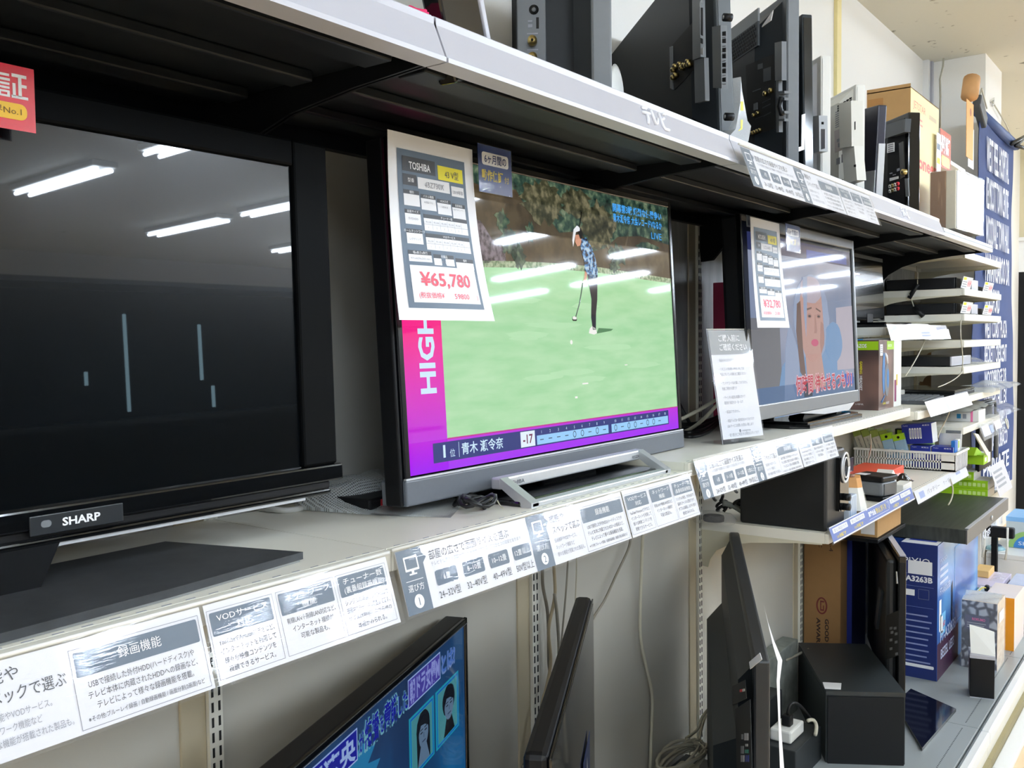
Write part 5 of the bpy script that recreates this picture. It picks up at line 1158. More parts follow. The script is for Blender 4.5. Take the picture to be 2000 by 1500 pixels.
for an in (0.3-PI/2, 0.3): part(t, 'grille', lambda m: (m.push(Matrix.Rotation(an+PI/2, 4, 'Z')), m.push(Matrix.Translation((0.0, -0.0595, 0.052))), m.push(Matrix.Rotation(PI/2-0.22, 4, 'X')), m.disc(0, 0, 0.018, M('grille_grey', (158, 160, 140), 0.6), 0.001, 20, 0.026)))
part(t, 'strap', lambda m: m.tube(bezc((-0.02, 0.01, 0.118), (-0.03, 0.01, 0.175), (0.03, 0.02, 0.185), (0.025, 0.02, 0.118)), 0.0065, M('strap_taupe', (96, 86, 76), 0.7), 6))
part(t, 'button', lambda m: [m.cyl((x, y, 0.117), (x, y, 0.126), 0.012, M('button_brown', (134, 100, 84), 0.5), 12) for x, y in ((-0.01, -0.02),)])
t = thing('clock_radio', 'black and grey clock radio beside the small white speaker', 'radio', tuple(at(1724, 982, 'Z', z)), math.radians(-12))
part(t, 'body', lambda m: (m.box(0, 0.11, 0.0, 0.12, 0.0, 0.018, black_pl, 0.004), m.box(0.002, 0.108, 0.002, 0.118, 0.018, 0.068, grey_pl, 0.01), m.box(0, 0.11, 0, 0.12, 0.068, 0.088, black_pl, 0.006)))
part(t, 'display', lambda m: m.box(0.012, 0.098, -0.0005, 0.003, 0.022, 0.062, dgrey_pl))
part(t, 'label', lambda m: m.box(0.01, 0.05, 0.07, 0.11, 0.0879, 0.0885, paper))
t = thing('orange_box', 'flat orange box with white lettering behind the clock radio', 'box', (3.66, 1.08, z))
part(t, 'box', lambda m: m.box(0, 0.36, -0.06, 0.10, 0, 0.045, M('box_orange', (238, 92, 66), 0.45), 0.002))
part(t, 'printing', lambda m: (m.frame((0.0, -0.0606, 0), (1, 0, 0), (0, 0, 1)), m.text('Start Here', 0.18, 0.012, 0.014, white_p, 0, width=0.12, bold=0.02)))
a = at(1753, 968, 'Z', z)
m = MB(); m.box(3.57, 3.66, 0.955, 1.01, z, z+0.05, white_pl, 0.002); m.prism([(3.57, 0.955, z+0.05), (3.66, 0.955, z+0.05), (3.615, 0.955, z+0.078)], (0, 0.055, 0), white_pl); single(m, 'house_box', 'little white box with peaked lid behind the white blue printed strip', 'box')
m = MB(); m.box(3.56, 3.68, 0.905, 0.948, z, z+0.032, white_pl, 0.002); single(m, 'white_box', 'low white box at the right of the clock radio', 'box')
m = MB(); m.sheet(lambda u, v: (3.72+0.10*u, 0.93+0.06*v, z+0.012+0.035*abs(math.sin(5*u+3*v))*math.sin(PI*u)*math.sin(PI*v)+0.002), 14, 10, gloss_black); single(m, 'black_pouch', 'crumpled shiny black pouch beside the little peaked white box', 'pouch')
# white slotted basket with goods; its long side runs into the shelf
BX, BY, BZ = 4.24, 0.872, 0.9755
t = thing('basket', 'long white slotted plastic basket full of battery and bulb packs', 'basket', (BX, BY, BZ))
L = 0.41; Wb = 0.24; Hh = 0.080
def f(m):
    m.box(0, Wb, 0, L, 0, 0.004, white_pl)
    for x in (0, Wb-0.003):
        m.box(x, x+0.003, 0, L, 0.0, 0.008, white_pl); m.box(x, x+0.003, 0, L, 0.036, 0.043, white_pl); m.box(x, x+0.003, 0, 0.055, 0, Hh, white_pl)
        y = 0.055
        while y < L-0.006: m.box(x, x+0.003, y+0.0062, y+0.0112, 0, Hh-0.01, white_pl); y += 0.0112
    for y in (0, L-0.003): m.box(0, Wb, y, y+0.003, 0, Hh, white_pl)
    for x in (0, Wb): m.box(x-0.007, x+0.007, -0.007, L+0.007, Hh-0.010, Hh, white_pl, 0.003)
    for y in (0, L): m.box(0, Wb, y-0.007, y+0.007, Hh-0.010, Hh, white_pl, 0.003)
    for i in range(8): m.box(0.02+i*0.027, 0.026+i*0.027, -0.003, 0, 0.0, Hh-0.012, lip_grey)
part(t, 'basket', f)
bat = M('battery_blue', (24, 44, 142), 0.4, var=0.04)
def battery(x, y, zz, tilt, label, w, h, d, cells):
    t = thing('battery_pack', label, 'battery pack', (x, y, zz), -PI/2, 'blue battery packs')
    R = Matrix.Rotation(-tilt, 4, 'Y')
    part(t, 'carton', lambda m: (m.push(R), m.box(0, w, 0, d, 0, h, bat, 0.001), m.box(w, w+0.001, 0.001, d-0.001, 0.001, h-0.001, white_pl)))
    def pr(m):
        m.push(R); m.frame((0, -0.0006, 0), (1, 0, 0), (0, 0, 1))
        m.text('アルカリ', 0.006, h-0.009, 0.0045, white_p, 0, width=0.02); m.text('乾電池', w-0.036, h-0.009, 0.0045, white_p, 0, width=0.028)
        if cells == 1: m.rrect(w*0.2, w*0.72, h*0.42, h*0.62, white_p, 0, 0.006); return
        for i in range(cells): m.rrect(w*0.25+i*0.0105, w*0.25+i*0.0105+0.0075, h*0.25, h*0.8, white_p, 0, 0.003); m.rect(w*0.25+i*0.0105+0.002, w*0.25+i*0.0105+0.0055, h*0.32, h*0.73, M('cell_grey', (150, 156, 176), 0.5), 0.0003)
    part(t, 'printing', pr)
battery(4.285, 1.062, BZ+0.006, 0.0, 'blue battery pack standing lower left in the white basket', 0.082, 0.092, 0.08, 1)
battery(4.285, 0.975, BZ+0.006, 0.0, 'blue battery pack standing lower right in the white basket', 0.085, 0.092, 0.08, 1)
battery(4.285, 1.092, BZ+0.100, 0.10, 'blue battery pack with five upright cells, lying on top of two more', 0.122, 0.085, 0.09, 5)
def hangbox(label, x, y, mat_top, mat_body, lean, wd, hh, dd, zz, group, txt=None):
    t = thing('bulb_carton', label, 'carton', (x, y, zz), -PI/2, group)
    R = Matrix.Rotation(lean, 4, 'Y')
    part(t, 'carton', lambda m: (m.push(R), m.box(0, wd, 0, dd, 0, hh, mat_body, 0.001), m.box(-0.0005, wd+0.0005, -0.0005, dd+0.0005, hh*0.80, hh+0.0005, mat_top)))
    if txt: part(t, 'printing', lambda m: (m.push(R), m.frame((wd*0.38, -0.0008, hh*0.74), (0, 0, -1), (1, 0, 0)), m.text(txt, 0, 0, 0.007, ink, 0, width=hh*0.62)))
    else: part(t, 'printing', lambda m: (m.push(R), m.frame((0, -0.0008, 0), (1, 0, 0), (0, 0, 1)), m.disc(wd*0.5, hh*0.90, 0.006, black_pl, 0.0), m.disc(wd*0.5, hh*0.4, wd*0.3, M('bulb_white', (228, 236, 240), 0.4), 0.0)))
sage = M('carton_sage', (196, 196, 178), 0.5); olive = M('print_olive', (142, 160, 72), 0.5)
for i, w_ in enumerate(('leftmost', 'second', 'third', 'fourth')):
    hangbox('%s of the four pale cartons leaning left in the white basket' % w_, 4.255, 1.25-0.038*i, olive, sage, math.radians(-20), 0.033, 0.150, 0.085, BZ+0.012, 'pale leaning cartons', 'LED LAMP BULB 60W')
bl_ = ramp_mat('carton_bluegrad', [(0.4, (120, 170, 210)), (0.6, (176, 200, 206))], scale=6, rough=0.4)
for i, w_ in enumerate(('left', 'right')):
    hangbox('lime and blue hanging carton, %s one, between pale cartons and battery packs' % w_, 4.250, 1.142-0.05*i, lime, bl_, math.radians(-16), 0.046, 0.135, 0.020, BZ+0.010, 'lime and blue cartons')
m = MB(); m.box(4.29, 4.34, 0.884, 0.900, BZ+0.006, BZ+0.125, M('pack_azure', (24, 108, 190), 0.4), 0.002); single(m, 'azure_pack', 'upright azure pack at the right of the blue battery packs', 'pack')
m = MB(); m.box(4.35, 4.39, 0.884, 0.90, BZ+0.006, BZ+0.125, white_pl, 0.002); m.box(4.352, 4.37, 0.8834, 0.884, BZ+0.09, BZ+0.12, lime); single(m, 'white_pack', 'white pack with lime corner inside the basket end', 'pack')
m = MB(); m.push(Matrix.Translation((4.40, 0.886, BZ+0.006)) @ Matrix.Rotation(0.15, 4, 'Y')); m.box(0, 0.012, 0, 0.09, 0, 0.14, steel, 0.002); single(m, 'silver_case', 'thin silver case standing at the right end of the basket', 'case')
t = thing('blister_pack', 'clear blister pack with dark device beside the silver case', 'pack', (4.432, 0.89, BZ+0.006)); Rb = Matrix.Rotation(0.1, 4, 'Y')
part(t, 'blister', lambda m: (m.push(Rb), m.box(0, 0.02, 0, 0.07, 0, 0.185, clearp, 0.002))); part(t, 'device', lambda m: (m.push(Rb), m.box(0.004, 0.016, 0.005, 0.065, 0.005, 0.15, dgrey_pl)))
m = MB(); m.push(Matrix.Translation((4.40, 1.0, BZ+0.008)) @ Matrix.Rotation(0.25, 4, 'Y')); m.box(0, 0.03, 0, 0.07, 0, 0.15, M('pack_mint', (176, 216, 130), 0.5), 0.001); single(m, 'mint_pack', 'pale green pack behind the blue battery packs', 'pack')
m = MB(); m.box(4.30, 4.34, 1.10, 1.13, BZ+0.006, BZ+0.165, black_pl, 0.001); m.box(4.2995, 4.30, 1.10, 1.12, BZ+0.12, BZ+0.16, lime); single(m, 'black_pack', 'black and lime pack left of the top battery pack', 'pack')
m = MB(); m.box(3.63, 3.75, 1.14, 1.24, z, z+0.10, M('carton_midnight', (22, 28, 52), 0.5), 0.001); m.frame((3.63, 1.1395, z), (1, 0, 0), (0, 0, 1)); m.lines(0.03, 0.11, 0.05, 0.008, ink_l, 0, 2, 0.018); single(m, 'midnight_carton', 'midnight blue carton beneath the leaning pale cartons', 'carton')
for i in range(2):
    m = MB(); p = (at(1700, 848, 'Y', 1.05), at(1856, 790, 'X', 4.22))[i]; q = (at(1694, 902, 'Y', 1.10), at(1832, 855, 'X', 4.25))[i]
    m.tube(bezc(p, p+Vector((0.02, 0.0, -0.05)), q+Vector((0.05, 0, 0.05)), q), 0.0022, cable_w, 6)
    single(m, 'thin_cord', ('thin grey security cord hanging over the leaning pale cartons', 'thin ivory security cord hanging down to the top battery pack')[i], 'cord')
# strips on the lower shelf
m = MB(); m.frame((2.715, 0.895, 0.995), (1, 0, 0), (0, 0.016, 0.047)); Ls = 0.905
m.box(0, Ls, -0.047, 0, -0.0006, 0, blue_p); m.rect(0, Ls, -0.047, -0.043, white_p, 0.0004); m.rect(0, Ls, -0.0025, 0, white_p, 0.0004)
for x0, x1 in ((0.02, 0.155), (0.185, 0.325), (0.615, 0.735), (0.75, 0.88)):
    m.rrect(x0, x1, -0.022, -0.007, white_p, 0.0004, 0.003); m.text('安心保証付き', x0+0.01, -0.0185, 0.0075, ink_l, 0.0008, width=x1-x0-0.02); m.text('1ヶ月保証付', x0+0.02, -0.0385, 0.008, gold_p, 0.0004, width=x1-x0-0.05, bold=0.05)
m.text('家電全品', 0.365, -0.026, 0.012, white_p, 0.0004, width=0.075, bold=0.04); m.text('安心保証付き', 0.445, -0.027, 0.014, gold_p, 0.0004, width=0.115, bold=0.04); m.rect(0.36, 0.58, -0.036, -0.035, white_p, 0.0004)
m.tube([(0.585, -0.016, 0.0006), (0.577, -0.007, 0.0006), (0.568, -0.013, 0.0006), (0.585, -0.034, 0.0006), (0.602, -0.013, 0.0006), (0.593, -0.007, 0.0006), (0.585, -0.016, 0.0006)], 0.0008, white_p, 5)
m.box(-0.02, Ls, -0.049, 0.002, 0.0016, 0.0024, acrylic); single(m, 'price_strip', 'blue strip with white and gold printing on the edge of the lower shelf', 'printed strip')
m = MB(); m.frame((3.625, 0.884, 0.976), (1, 0, 0), (0, 0.016, 0.047)); m.box(0, 0.87, -0.047, 0, -0.0006, 0, paper_gl); m.rect(0.05, 0.12, -0.034, -0.010, prt, 0.0004)
m.text('バッテリー', 0.16, -0.030, 0.014, ink_l, 0.0005, width=0.20, bold=0.02); m.text('ケーブル', 0.42, -0.030, 0.014, ink_l, 0.0005, width=0.15); m.rect(0.66, 0.74, -0.02, -0.01, prt, 0.0004); m.box(-0.004, 0.874, -0.05, 0.002, 0.0016, 0.0024, acrylic); single(m, 'price_strip', 'white strip with small blue picture running on from the blue strip', 'printed strip')

# ------------------------------------------------------------------ goods on the narrow shelves
def price_tag(x, y, zz, w, h, label, rz=0.0, tint=None):
    m = MB(); m.push(Matrix.Rotation(PI/2+0.25, 4, 'X')); m.box(0, w, 0, h, -0.0008, 0, paper); m.rect(0.01*1, w*0.35, h*0.72, h*0.95, yellow_p, 0.0004); m.rect(w*0.55, w*0.95, h*0.2, h*0.75, M('tag_rose', (244, 190, 190), 0.5), 0.0004)
    for i in range(3): m.rect(w*0.06, w*0.5, h*(0.12+0.2*i), h*(0.2+0.2*i), ink_l, 0.0004)
    m.text('¥3,280', w*0.56, h*0.38, h*0.2, pink_txt, 0.0008, width=w*0.36)
    return single(m, 'price_card', label, 'price card', 'price cards on the narrow shelves', loc=(x, y, zz), rz=rz)
def recorder(x, y, zz, w, d, h, label, grp=None, rz=0.0, front=None):
    t = thing('disc_recorder', label, 'recorder', (x, y, zz), rz, grp)
    part(t, 'case', lambda m: m.box(0, w, 0.006, d, 0.004, h, M('recorder_black', (18, 19, 22), 0.4), 0.003))
    part(t, 'front_panel', lambda m: m.box(0.0, w, 0, 0.008, 0.004, h, front or gloss_black, 0.002))
    for xx, yy in ((0.03, 0.04), (w-0.03, 0.04), (0.03, d-0.04), (w-0.03, d-0.04)): part(t, 'foot', lambda m: m.cyl((xx, yy, 0), (xx, yy, 0.005), 0.012, black_pl, 10))
    return t
recorder(4.56, 0.94, 1.752, 0.43, 0.30, 0.052, 'black disc recorder on the upper recorder shelf, left with coiled cord behind')
recorder(5.02, 0.94, 1.752, 0.34, 0.26, 0.030, 'slim black recorder on the upper recorder shelf, right of the pair')
recorder(4.56, 0.94, 1.640, 0.43, 0.30, 0.050, 'black disc recorder on the lower recorder shelf, left with a cord on its side')
recorder(5.02, 0.94, 1.640, 0.34, 0.26, 0.036, 'slim black recorder on the lower recorder shelf, right of the pair')
recorder(4.53, 0.95, 1.405, 0.40, 0.25, 0.046, 'black recorder with silver front end in a clear bag', front=lip_grey)
for zz, lab in ((1.757, 'upper'), (1.645, 'lower')):
    price_tag(4.57, 0.925, zz, 0.20, 0.052, 'price card at the left front of the %s recorder shelf' % lab)
    m = MB(); m.box(4.79, 4.93, 0.922, 0.926, zz, zz+0.045, lip_grey); single(m, 'grey_card', 'plain grey card in the middle of the %s recorder shelf' % lab, 'card')
    price_tag(5.04, 0.922, zz, 0.22, 0.048, 'price card at the right front of the %s recorder shelf' % lab)
m = MB()
for i in range(4): m.tube([(4.64+0.01*i+0.03*math.cos(t*0.5), 1.26+0.0*i, 1.785+0.028*math.sin(t*0.5)) for t in range(14)], 0.004, cable_b, 6)
single(m, 'coiled_cable', 'coiled black cord behind the upper left disc recorder', 'cord')
for (p0, p1, p2, lab) in (((1790, 520), (1792, 555), (1780, 575), 'upper left'), ((1775, 575), (1785, 600), (1797, 612), 'lower left')):
    m = MB(); A_, B_, C_ = at(*p0, 'Y', 1.13), at(*p1, 'X', 4.53), at(*p2, 'X', 4.525)
    m.tube([A_, A_*0.5+B_*0.5+Vector((0.01, 0, 0)), B_, C_], 0.0022, cable_w, 6); d_ = (C_-B_).normalized()
    m.tube([B_, C_+d_*0.02], 0.010, black_pl, 10); single(m, 'security_sensor', 'black security sensor on a thin cord beside the %s disc recorder' % lab, 'sensor')
m = MB(); a = at(1880, 635, 'Y', 0.89)
m.tube(bezc(at(1877, 625, 'Y', 0.89), at(1873, 665, 'Y', 0.885), at(1884, 690, 'Y', 0.885), at(1879, 725, 'Y', 0.885))+bezc(at(1879, 725, 'Y', 0.885), at(1874, 738, 'Y', 0.88), at(1850, 750, 'Y', 0.88), at(1832, 756, 'Y', 0.89)), 0.0022, cable_w, 6)
single(m, 'thin_cord', 'thin ivory cord hanging in front of the narrow shelves', 'cord')
m = MB(); m.tube(bezc(at(1812, 646, 'Y', 1.0), at(1803, 680, 'Y', 1.0), at(1785, 710, 'Y', 1.0), at(1768, 735, 'Y', 1.0)), 0.0025, cable_w, 6); m.tube(bezc(at(1815, 645, 'Y', 1.0), at(1812, 655, 'Y', 1.0), at(1808, 660, 'Y', 1.0), at(1803, 660, 'Y', 1.0)), 0.004, cable_w, 6)
single(m, 'thin_cord', 'thin ivory cord with loop below the blue-printed strip', 'cord')
# bags, laptop, keyboards
def flatbag(name, label, x0, x1, y0, y1, zz, h, mat=None, seed=1):
    r = random.Random(seed); ph = [r.random()*6 for _ in range(6)]
    m = MB()
    def top(u, v): e = (math.sin(PI*u)*math.sin(PI*v))**0.4; return (x0+(x1-x0)*u, y0+(y1-y0)*v, zz+0.002+h*e*(0.72+0.28*math.sin(9*u+ph[0])*math.sin(7*v+ph[1]))+0.004*math.sin(23*u+ph[2]))
    m.sheet(top, 26, 12, mat or bagp); m.sheet(lambda u, v: (x0+(x1-x0)*(1-u), y0+(y1-y0)*v, zz+0.001), 2, 2, mat or bagp)
    return single(m, name, label, 'bag')
flatbag('plastic_bag', 'clear bag pulled over the right end of the bagged recorder', 4.94, 5.22, 0.93, 1.2, 1.405, 0.05, clearp, 2)
t = thing('laptop', 'closed black laptop on the narrow shelf above the keyboards', 'laptop', (4.50, 0.93, 1.272))
part(t, 'base', lambda m: m.box(0, 0.42, 0, 0.28, 0.0, 0.018, black_pl, 0.004)); part(t, 'lid', lambda m: m.box(0, 0.42, 0, 0.28, 0.019, 0.030, gloss_black, 0.004))
flatbag('plastic_bag', 'grey clear bag lying beyond the closed laptop, hanging over the shelf end', 4.96, 5.80, 0.86, 1.04, 1.272, 0.04, None, 5)
t = thing('keyboard', 'grey laptop keyboard on the shelf with the pastel strip', 'keyboard', (4.0, 0.93, 1.27), math.radians(4))
part(t, 'body', lambda m: m.box(0, 0.44, 0, 0.20, 0, 0.014, dgrey_pl, 0.003))
part(t, 'keys', lambda m: [m.box(0.015+i*0.029, 0.038+i*0.029, 0.015+j*0.03, 0.038+j*0.03, 0.014, 0.018, grey_pl) for i in range(14) for j in range(5)])
m = MB(); m.box(4.18, 4.50, 1.14, 1.20, 1.27, 1.302, white_pl, 0.003); single(m, 'white_case', 'slim white case behind the grey laptop keyboard', 'case')
flatbag('plastic_bag', 'bagged grey keyboard on top of the boxed wireless keyboard', 4.72, 5.36, 0.915, 1.25, 1.191, 0.035, M('bag_grey', (150, 154, 150), 0.3, coat=0.6), 7)
flatbag('plastic_bag', 'crinkled clear bag at the right end of the boxed wireless keyboard', 5.08, 5.80, 0.86, 1.04, 1.136, 0.055, clearp, 9)
t = thing('keyboard_carton', 'long white wireless keyboard carton with blue square and pink end', 'carton', (4.86, 1.225, 1.136), -PI/2)
part(t, 'carton', lambda m: (m.box(0, 0.325, 0, 0.16, 0, 0.054, M('carton_white', (226, 226, 222), 0.5), 0.001), m.box(0.29, 0.3, -0.0006, 0, 0.0, 0.054, M('print_rose2', (236, 120, 170), 0.5))))
part(t, 'printing', lambda m: (m.frame((0, -0.0008, 0), (1, 0, 0), (0, 0, 1)), m.text('無線キーボード', 0.10, 0.018, 0.018, ink_l, 0, width=0.10, bold=0.02), m.rect(0.23, 0.248, 0.014, 0.036, M('print_cyan', (36, 138, 190)), 0), m.rect(0.256, 0.272, 0.014, 0.036, ink_l, 0), m.rect(0.04, 0.085, 0.008, 0.045, M('print_midnight', (26, 28, 50), 0.5), 0)))
m = MB(); m.frame((4.78, 0.884, 1.128), (1, 0.0, 0), (0, 0.02, 0.06)); m.box(0, 0.58, -0.075, 0, -0.0006, 0, clearp); m.rect(0.03, 0.2, -0.06, -0.01, M('print_palelav', (196, 198, 216)), 0.0005); m.rect(0.21, 0.28, -0.055, -0.02, prt, 0.0005); m.rect(0.33, 0.5, -0.05, -0.01, M('print_palerose', (220, 200, 206), 0.5), 0.0005); single(m, 'price_strip', 'clear strip with lavender print below the boxed wireless keyboard', 'printed strip')
m = MB(); a = at(1963, 818, 'Y', 0.87); m.tube([a, a+Vector((0.02, -0.004, -0.03)), a+Vector((0.06, -0.004, -0.055)), a+Vector((0.075, -0.004, -0.045)), a+Vector((0.05, -0.004, -0.015)), a+Vector((0.03, 0, 0.0))], 0.004, white_pl, 6); single(m, 'hang_loop', 'white plastic loop hanging from the shelf end', 'loop')
# behind the basket end
a = at(1900, 850, 'Y', 0.89); m = MB(); m.prism([at(1903, 846, 'Y', 0.88), at(1911, 848, 'Y', 0.88), at(1934, 886, 'Y', 0.88), at(1928, 890, 'Y', 0.88)], (0, 0.006, 0), white_pl); single(m, 'white_stick', 'slanted white plastic stick at the end of the basket', 'stick')
t = thing('hook_rack', 'dark wire rack holding lime packs at the right of the basket', 'rack', (5.16, 0.95, 0.84))
def f(m):
    m.box(0.0, 0.33, 0.0, 0.02, 0.02, 0.37, black_pl, 0.004); m.tube([(0.0, -0.01, 0.36), (0.27, -0.02, 0.36), (0.29, -0.02, 0.33), (0.29, -0.02, 0.06)], 0.007, dgrey_pl, 8); m.tube([(0.33, -0.02, 0.30), (0.335, -0.02, 0.06)], 0.009, grey_pl, 8)
part(t, 'frame', f)
t = thing('lime_carton', 'lime carton with white end sticking out beside the basket', 'carton', (4.99, 0.900, 0.93))
part(t, 'carton', lambda m: (m.box(0, 0.10, 0, 0.1, -0.012, 0.035, lime, 0.001), m.box(0.1, 0.17, 0.0, 0.1, -0.012, 0.035, white_pl, 0.001), m.box(0.03, 0.07, -0.0006, 0, 0.0, 0.02, white_p)))
m = MB(); a = at(1905, 893, 'Y', 0.93); m.prism([at(1902, 890, 'Y', 0.93), at(1923, 889, 'Y', 0.93), at(1908, 874, 'Y', 0.93)], (0, 0.05, 0), lime); single(m, 'lime_pouch', 'triangular lime pouch above the white-ended lime carton', 'pouch')
def green_carton(x, y, zz, w, label, h=0.041, d=0.17):
    t = thing('green_carton', label, 'carton', (x, y, zz), -PI/2, 'stacked green cartons')
    part(t, 'carton', lambda m: (m.box(0, w, 0, d, 0, h, lime, 0.001), m.box(w, w+0.001, 0.001, d-0.001, 0.001, h-0.001, white_pl), m.box(0.0, w, 0.02, d-0.001, h, h+0.0004, white_pl)))
    part(t, 'printing', lambda m: (m.frame((0, -0.0008, 0), (1, 0, 0), (0, 0, 1)), [m.rrect(w-0.026-i*0.021, w-0.011-i*0.021, h*0.28, h*0.72, M('print_palelime', (206, 232, 140), 0.5), 0, 0.003) for i in range(min(6, int(w/0.028)))]))
green_carton(5.10, 1.17, 0.741, 0.27, 'lowest of the three stacked green cartons')
green_carton(5.10, 1.17, 0.783, 0.27, 'middle of the three stacked green cartons')
green_carton(5.08, 1.16, 0.825, 0.20, 'short topmost one of the three stacked green cartons')
m = MB(); m.frame((5.14, 0.875, 0.85), (1, 0.0, 0), (0, 0.02, 0.06)); m.box(-0.06, 0.30, -0.10, 0.05, -0.0006, 0, M('tag_grey', (206, 204, 208), 0.4)); m.lines(-0.02, 0.22, 0.02, 0.012, ink_l, 0.0004, 4, 0.024); single(m, 'price_strip', 'crumpled grey price strip at the far end of the green cartons', 'printed strip')
m = MB(); m.frame((4.74, 0.872, 0.73), (1, 0.0, 0), (0, 0.02, 0.06)); m.box(0, 0.3, -0.07, 0, -0.0006, 0, M('print_palelav', (196, 198, 216))); m.rect(0.03, 0.12, -0.05, -0.01, prt, 0.0004); m.disc(0.2, -0.03, 0.025, M('print_palerose', (220, 200, 206)), 0.0004); single(m, 'price_strip', 'lavender printed strip under the green cartons', 'printed strip')
m = MB(); m.tube(bezc(at(1856, 936, 'Y', 0.87), at(1864, 955, 'Y', 0.865), at(1862, 972, 'Y', 0.865), at(1852, 986, 'Y', 0.87)), 0.003, cable_w, 6); single(m, 'thin_cord', 'thin ivory cord looped in front of the green cartons', 'cord')
m = MB(); m.box(5.46, 5.78, 1.322, 1.345, 0.9, 1.78, kraft_d); single(m, 'brown_board', 'brown hardboard sheet behind the narrow shelves', 'board')
# ------------------------------------------------------------------ banner with place names
bn = thing('banner', 'long navy cloth banner with white place names hanging by the column', 'banner', (5.435, 1.03, 0.64))
cloth = M('banner_navy', (42, 64, 118), 0.8, var=0.12, scale=8, bump=0.15)
BWd = 1.13; BH = 2.06
def bpt(u, v):
    e = 0.012*math.sin(26*v+3*u) if u > 0.95 or u < 0.05 else 0
    return (u*BWd+e, 0.012*math.sin(5*v+4*u), v*BH)
part(bn, 'cloth', lambda m: (m.sheet(bpt, 22, 60, cloth), m.sheet(lambda u, v: (bpt(1-u, v)[0], bpt(1-u, v)[1]+0.003, v*BH), 22, 60, cloth)))
part(bn, 'rail', lambda m: (m.cyl((-0.02, 0, BH+0.01), (BWd+0.03, 0, BH+0.01), 0.028, M('banner_rail', (52, 78, 130), 0.6), 14), m.cyl((BWd+0.03, 0, BH+0.01), (BWd+0.08, 0, BH+0.01), 0.02, black_pl, 10)))
names = ['WEST PEEL HOSPITAL', 'KELMSCOTT TOWN CENTRE', 'WOODVALE TOWN HALL', 'MARANGAROO DR', 'GUILDFORD', 'WEST COAST PLAZA', 'BECKETT CRESCENT', 'WOODBRIDGE DR', 'HUNTERS HILL EX', 'NORTON, DIANELLA', 'HARTMAN, SUBIACO', 'PRIVATE', 'MORLEY BUS STN', 'Property of State', 'Kings Park Rd.']
def f(m):
    m.frame((0, -0.018, 0), (1, 0, 0), (0, 0, 1)); zz = BH-0.265; tx = M('banner_white', (226, 230, 240), 0.8)
    hs_ = [0.175, 0.165, 0.16, 0.15, 0.13, 0.10, 0.10, 0.085, 0.08, 0.085, 0.085, 0.10, 0.10, 0.055, 0.05]
    ws_ = [0.66, 0.66, 0.70, 0.72, 0.42, 0.66, 0.66, 0.66, 0.68, 0.70, 0.72, 0.78, 0.80, 0.62, 0.60]
    for i, t_ in enumerate(names):
        m.text(t_, 0.17, zz, hs_[i], tx, 0, width=ws_[i], bold=0.02)
        if i+1 < len(names): zz -= hs_[i+1]+0.040
part(bn, 'lettering', f)
m = MB(); m.tube([(5.42, 1.03, 2.72), (5.6, 1.04, 2.86), (5.83, 1.055, 2.80)], 0.004, cable_w, 6)
m.tube([(5.95, 1.05, 2.86), (6.3, 1.04, 2.80), (6.55, 1.03, 2.72)], 0.004, cable_w, 6); m.tube([(5.95, 1.06, 2.86), (5.97, 1.045, 2.88), (5.99, 1.05, 2.86), (5.97, 1.05, 2.84)], 0.006, white_pl, 6)
single(m, 'banner_string', 'thin pale strings holding the navy banner to the column', 'string')
m = MB(); a = at(1893, 245, 'Y', 1.015); m.frame(a, (1, 0, 0), (0, 0, 1)); m.box(-0.06, 0.10, -0.16, 0.12, -0.002, 0, M('tag_orange', (236, 166, 84), 0.6)); m.box(0.0, 0.13, -0.2, 0.0, -0.005, -0.003, paper); m.disc(0.03, 0.07, 0.02, M('tag_brown', (160, 96, 50), 0.6), 0.0006); m.pop(); m.cyl(a+Vector((0.0, -0.0, 0.14)), a+Vector((0.05, -0.0, 0.24)), 0.04, M('cork', (204, 156, 104), 0.7), 12)
single(m, 'paper_tag', 'orange paper tag with cork hanging at the corner of the navy banner', 'tag')
m = MB(); a = at(1914, 217, 'Y', 1.015); m.push(Matrix.Translation(a) @ Matrix.Rotation(0.5, 4, 'Y')); m.box(-0.09, 0.10, -0.02, 0.02, -0.035, 0.035, dgrey_pl, 0.008); single(m, 'black_clip', 'dark clip gripping the rail of the navy banner', 'clip')
m = MB(); a = at(1984, 284, 'Y', 1.0)
for p, q in (((1976, 281), (2010, 262)), ((1984, 284), (2010, 292)), ((1984, 284), (2000, 270))): m.tube([at(*p, 'Y', 1.0), at(*q, 'Y', 1.0)], 0.012, cable_b, 8)
single(m, 'track_light', 'black metal track light arm at the right end of the banner rail', 'light')
m = MB(); pts = [at(*p, 'Y', 1.05) for p in ((1843, 114), (1842, 130), (1836, 155), (1837, 190), (1836, 250))]; m.tube(pts, 0.005, M('cable_grey', (150, 146, 132), 0.6), 6); single(m, 'wall_cable', 'thin grey cable running down the white column', 'cable')

# ------------------------------------------------------------------ base decks: sets leaning in the lower bays
DZ = 0.15
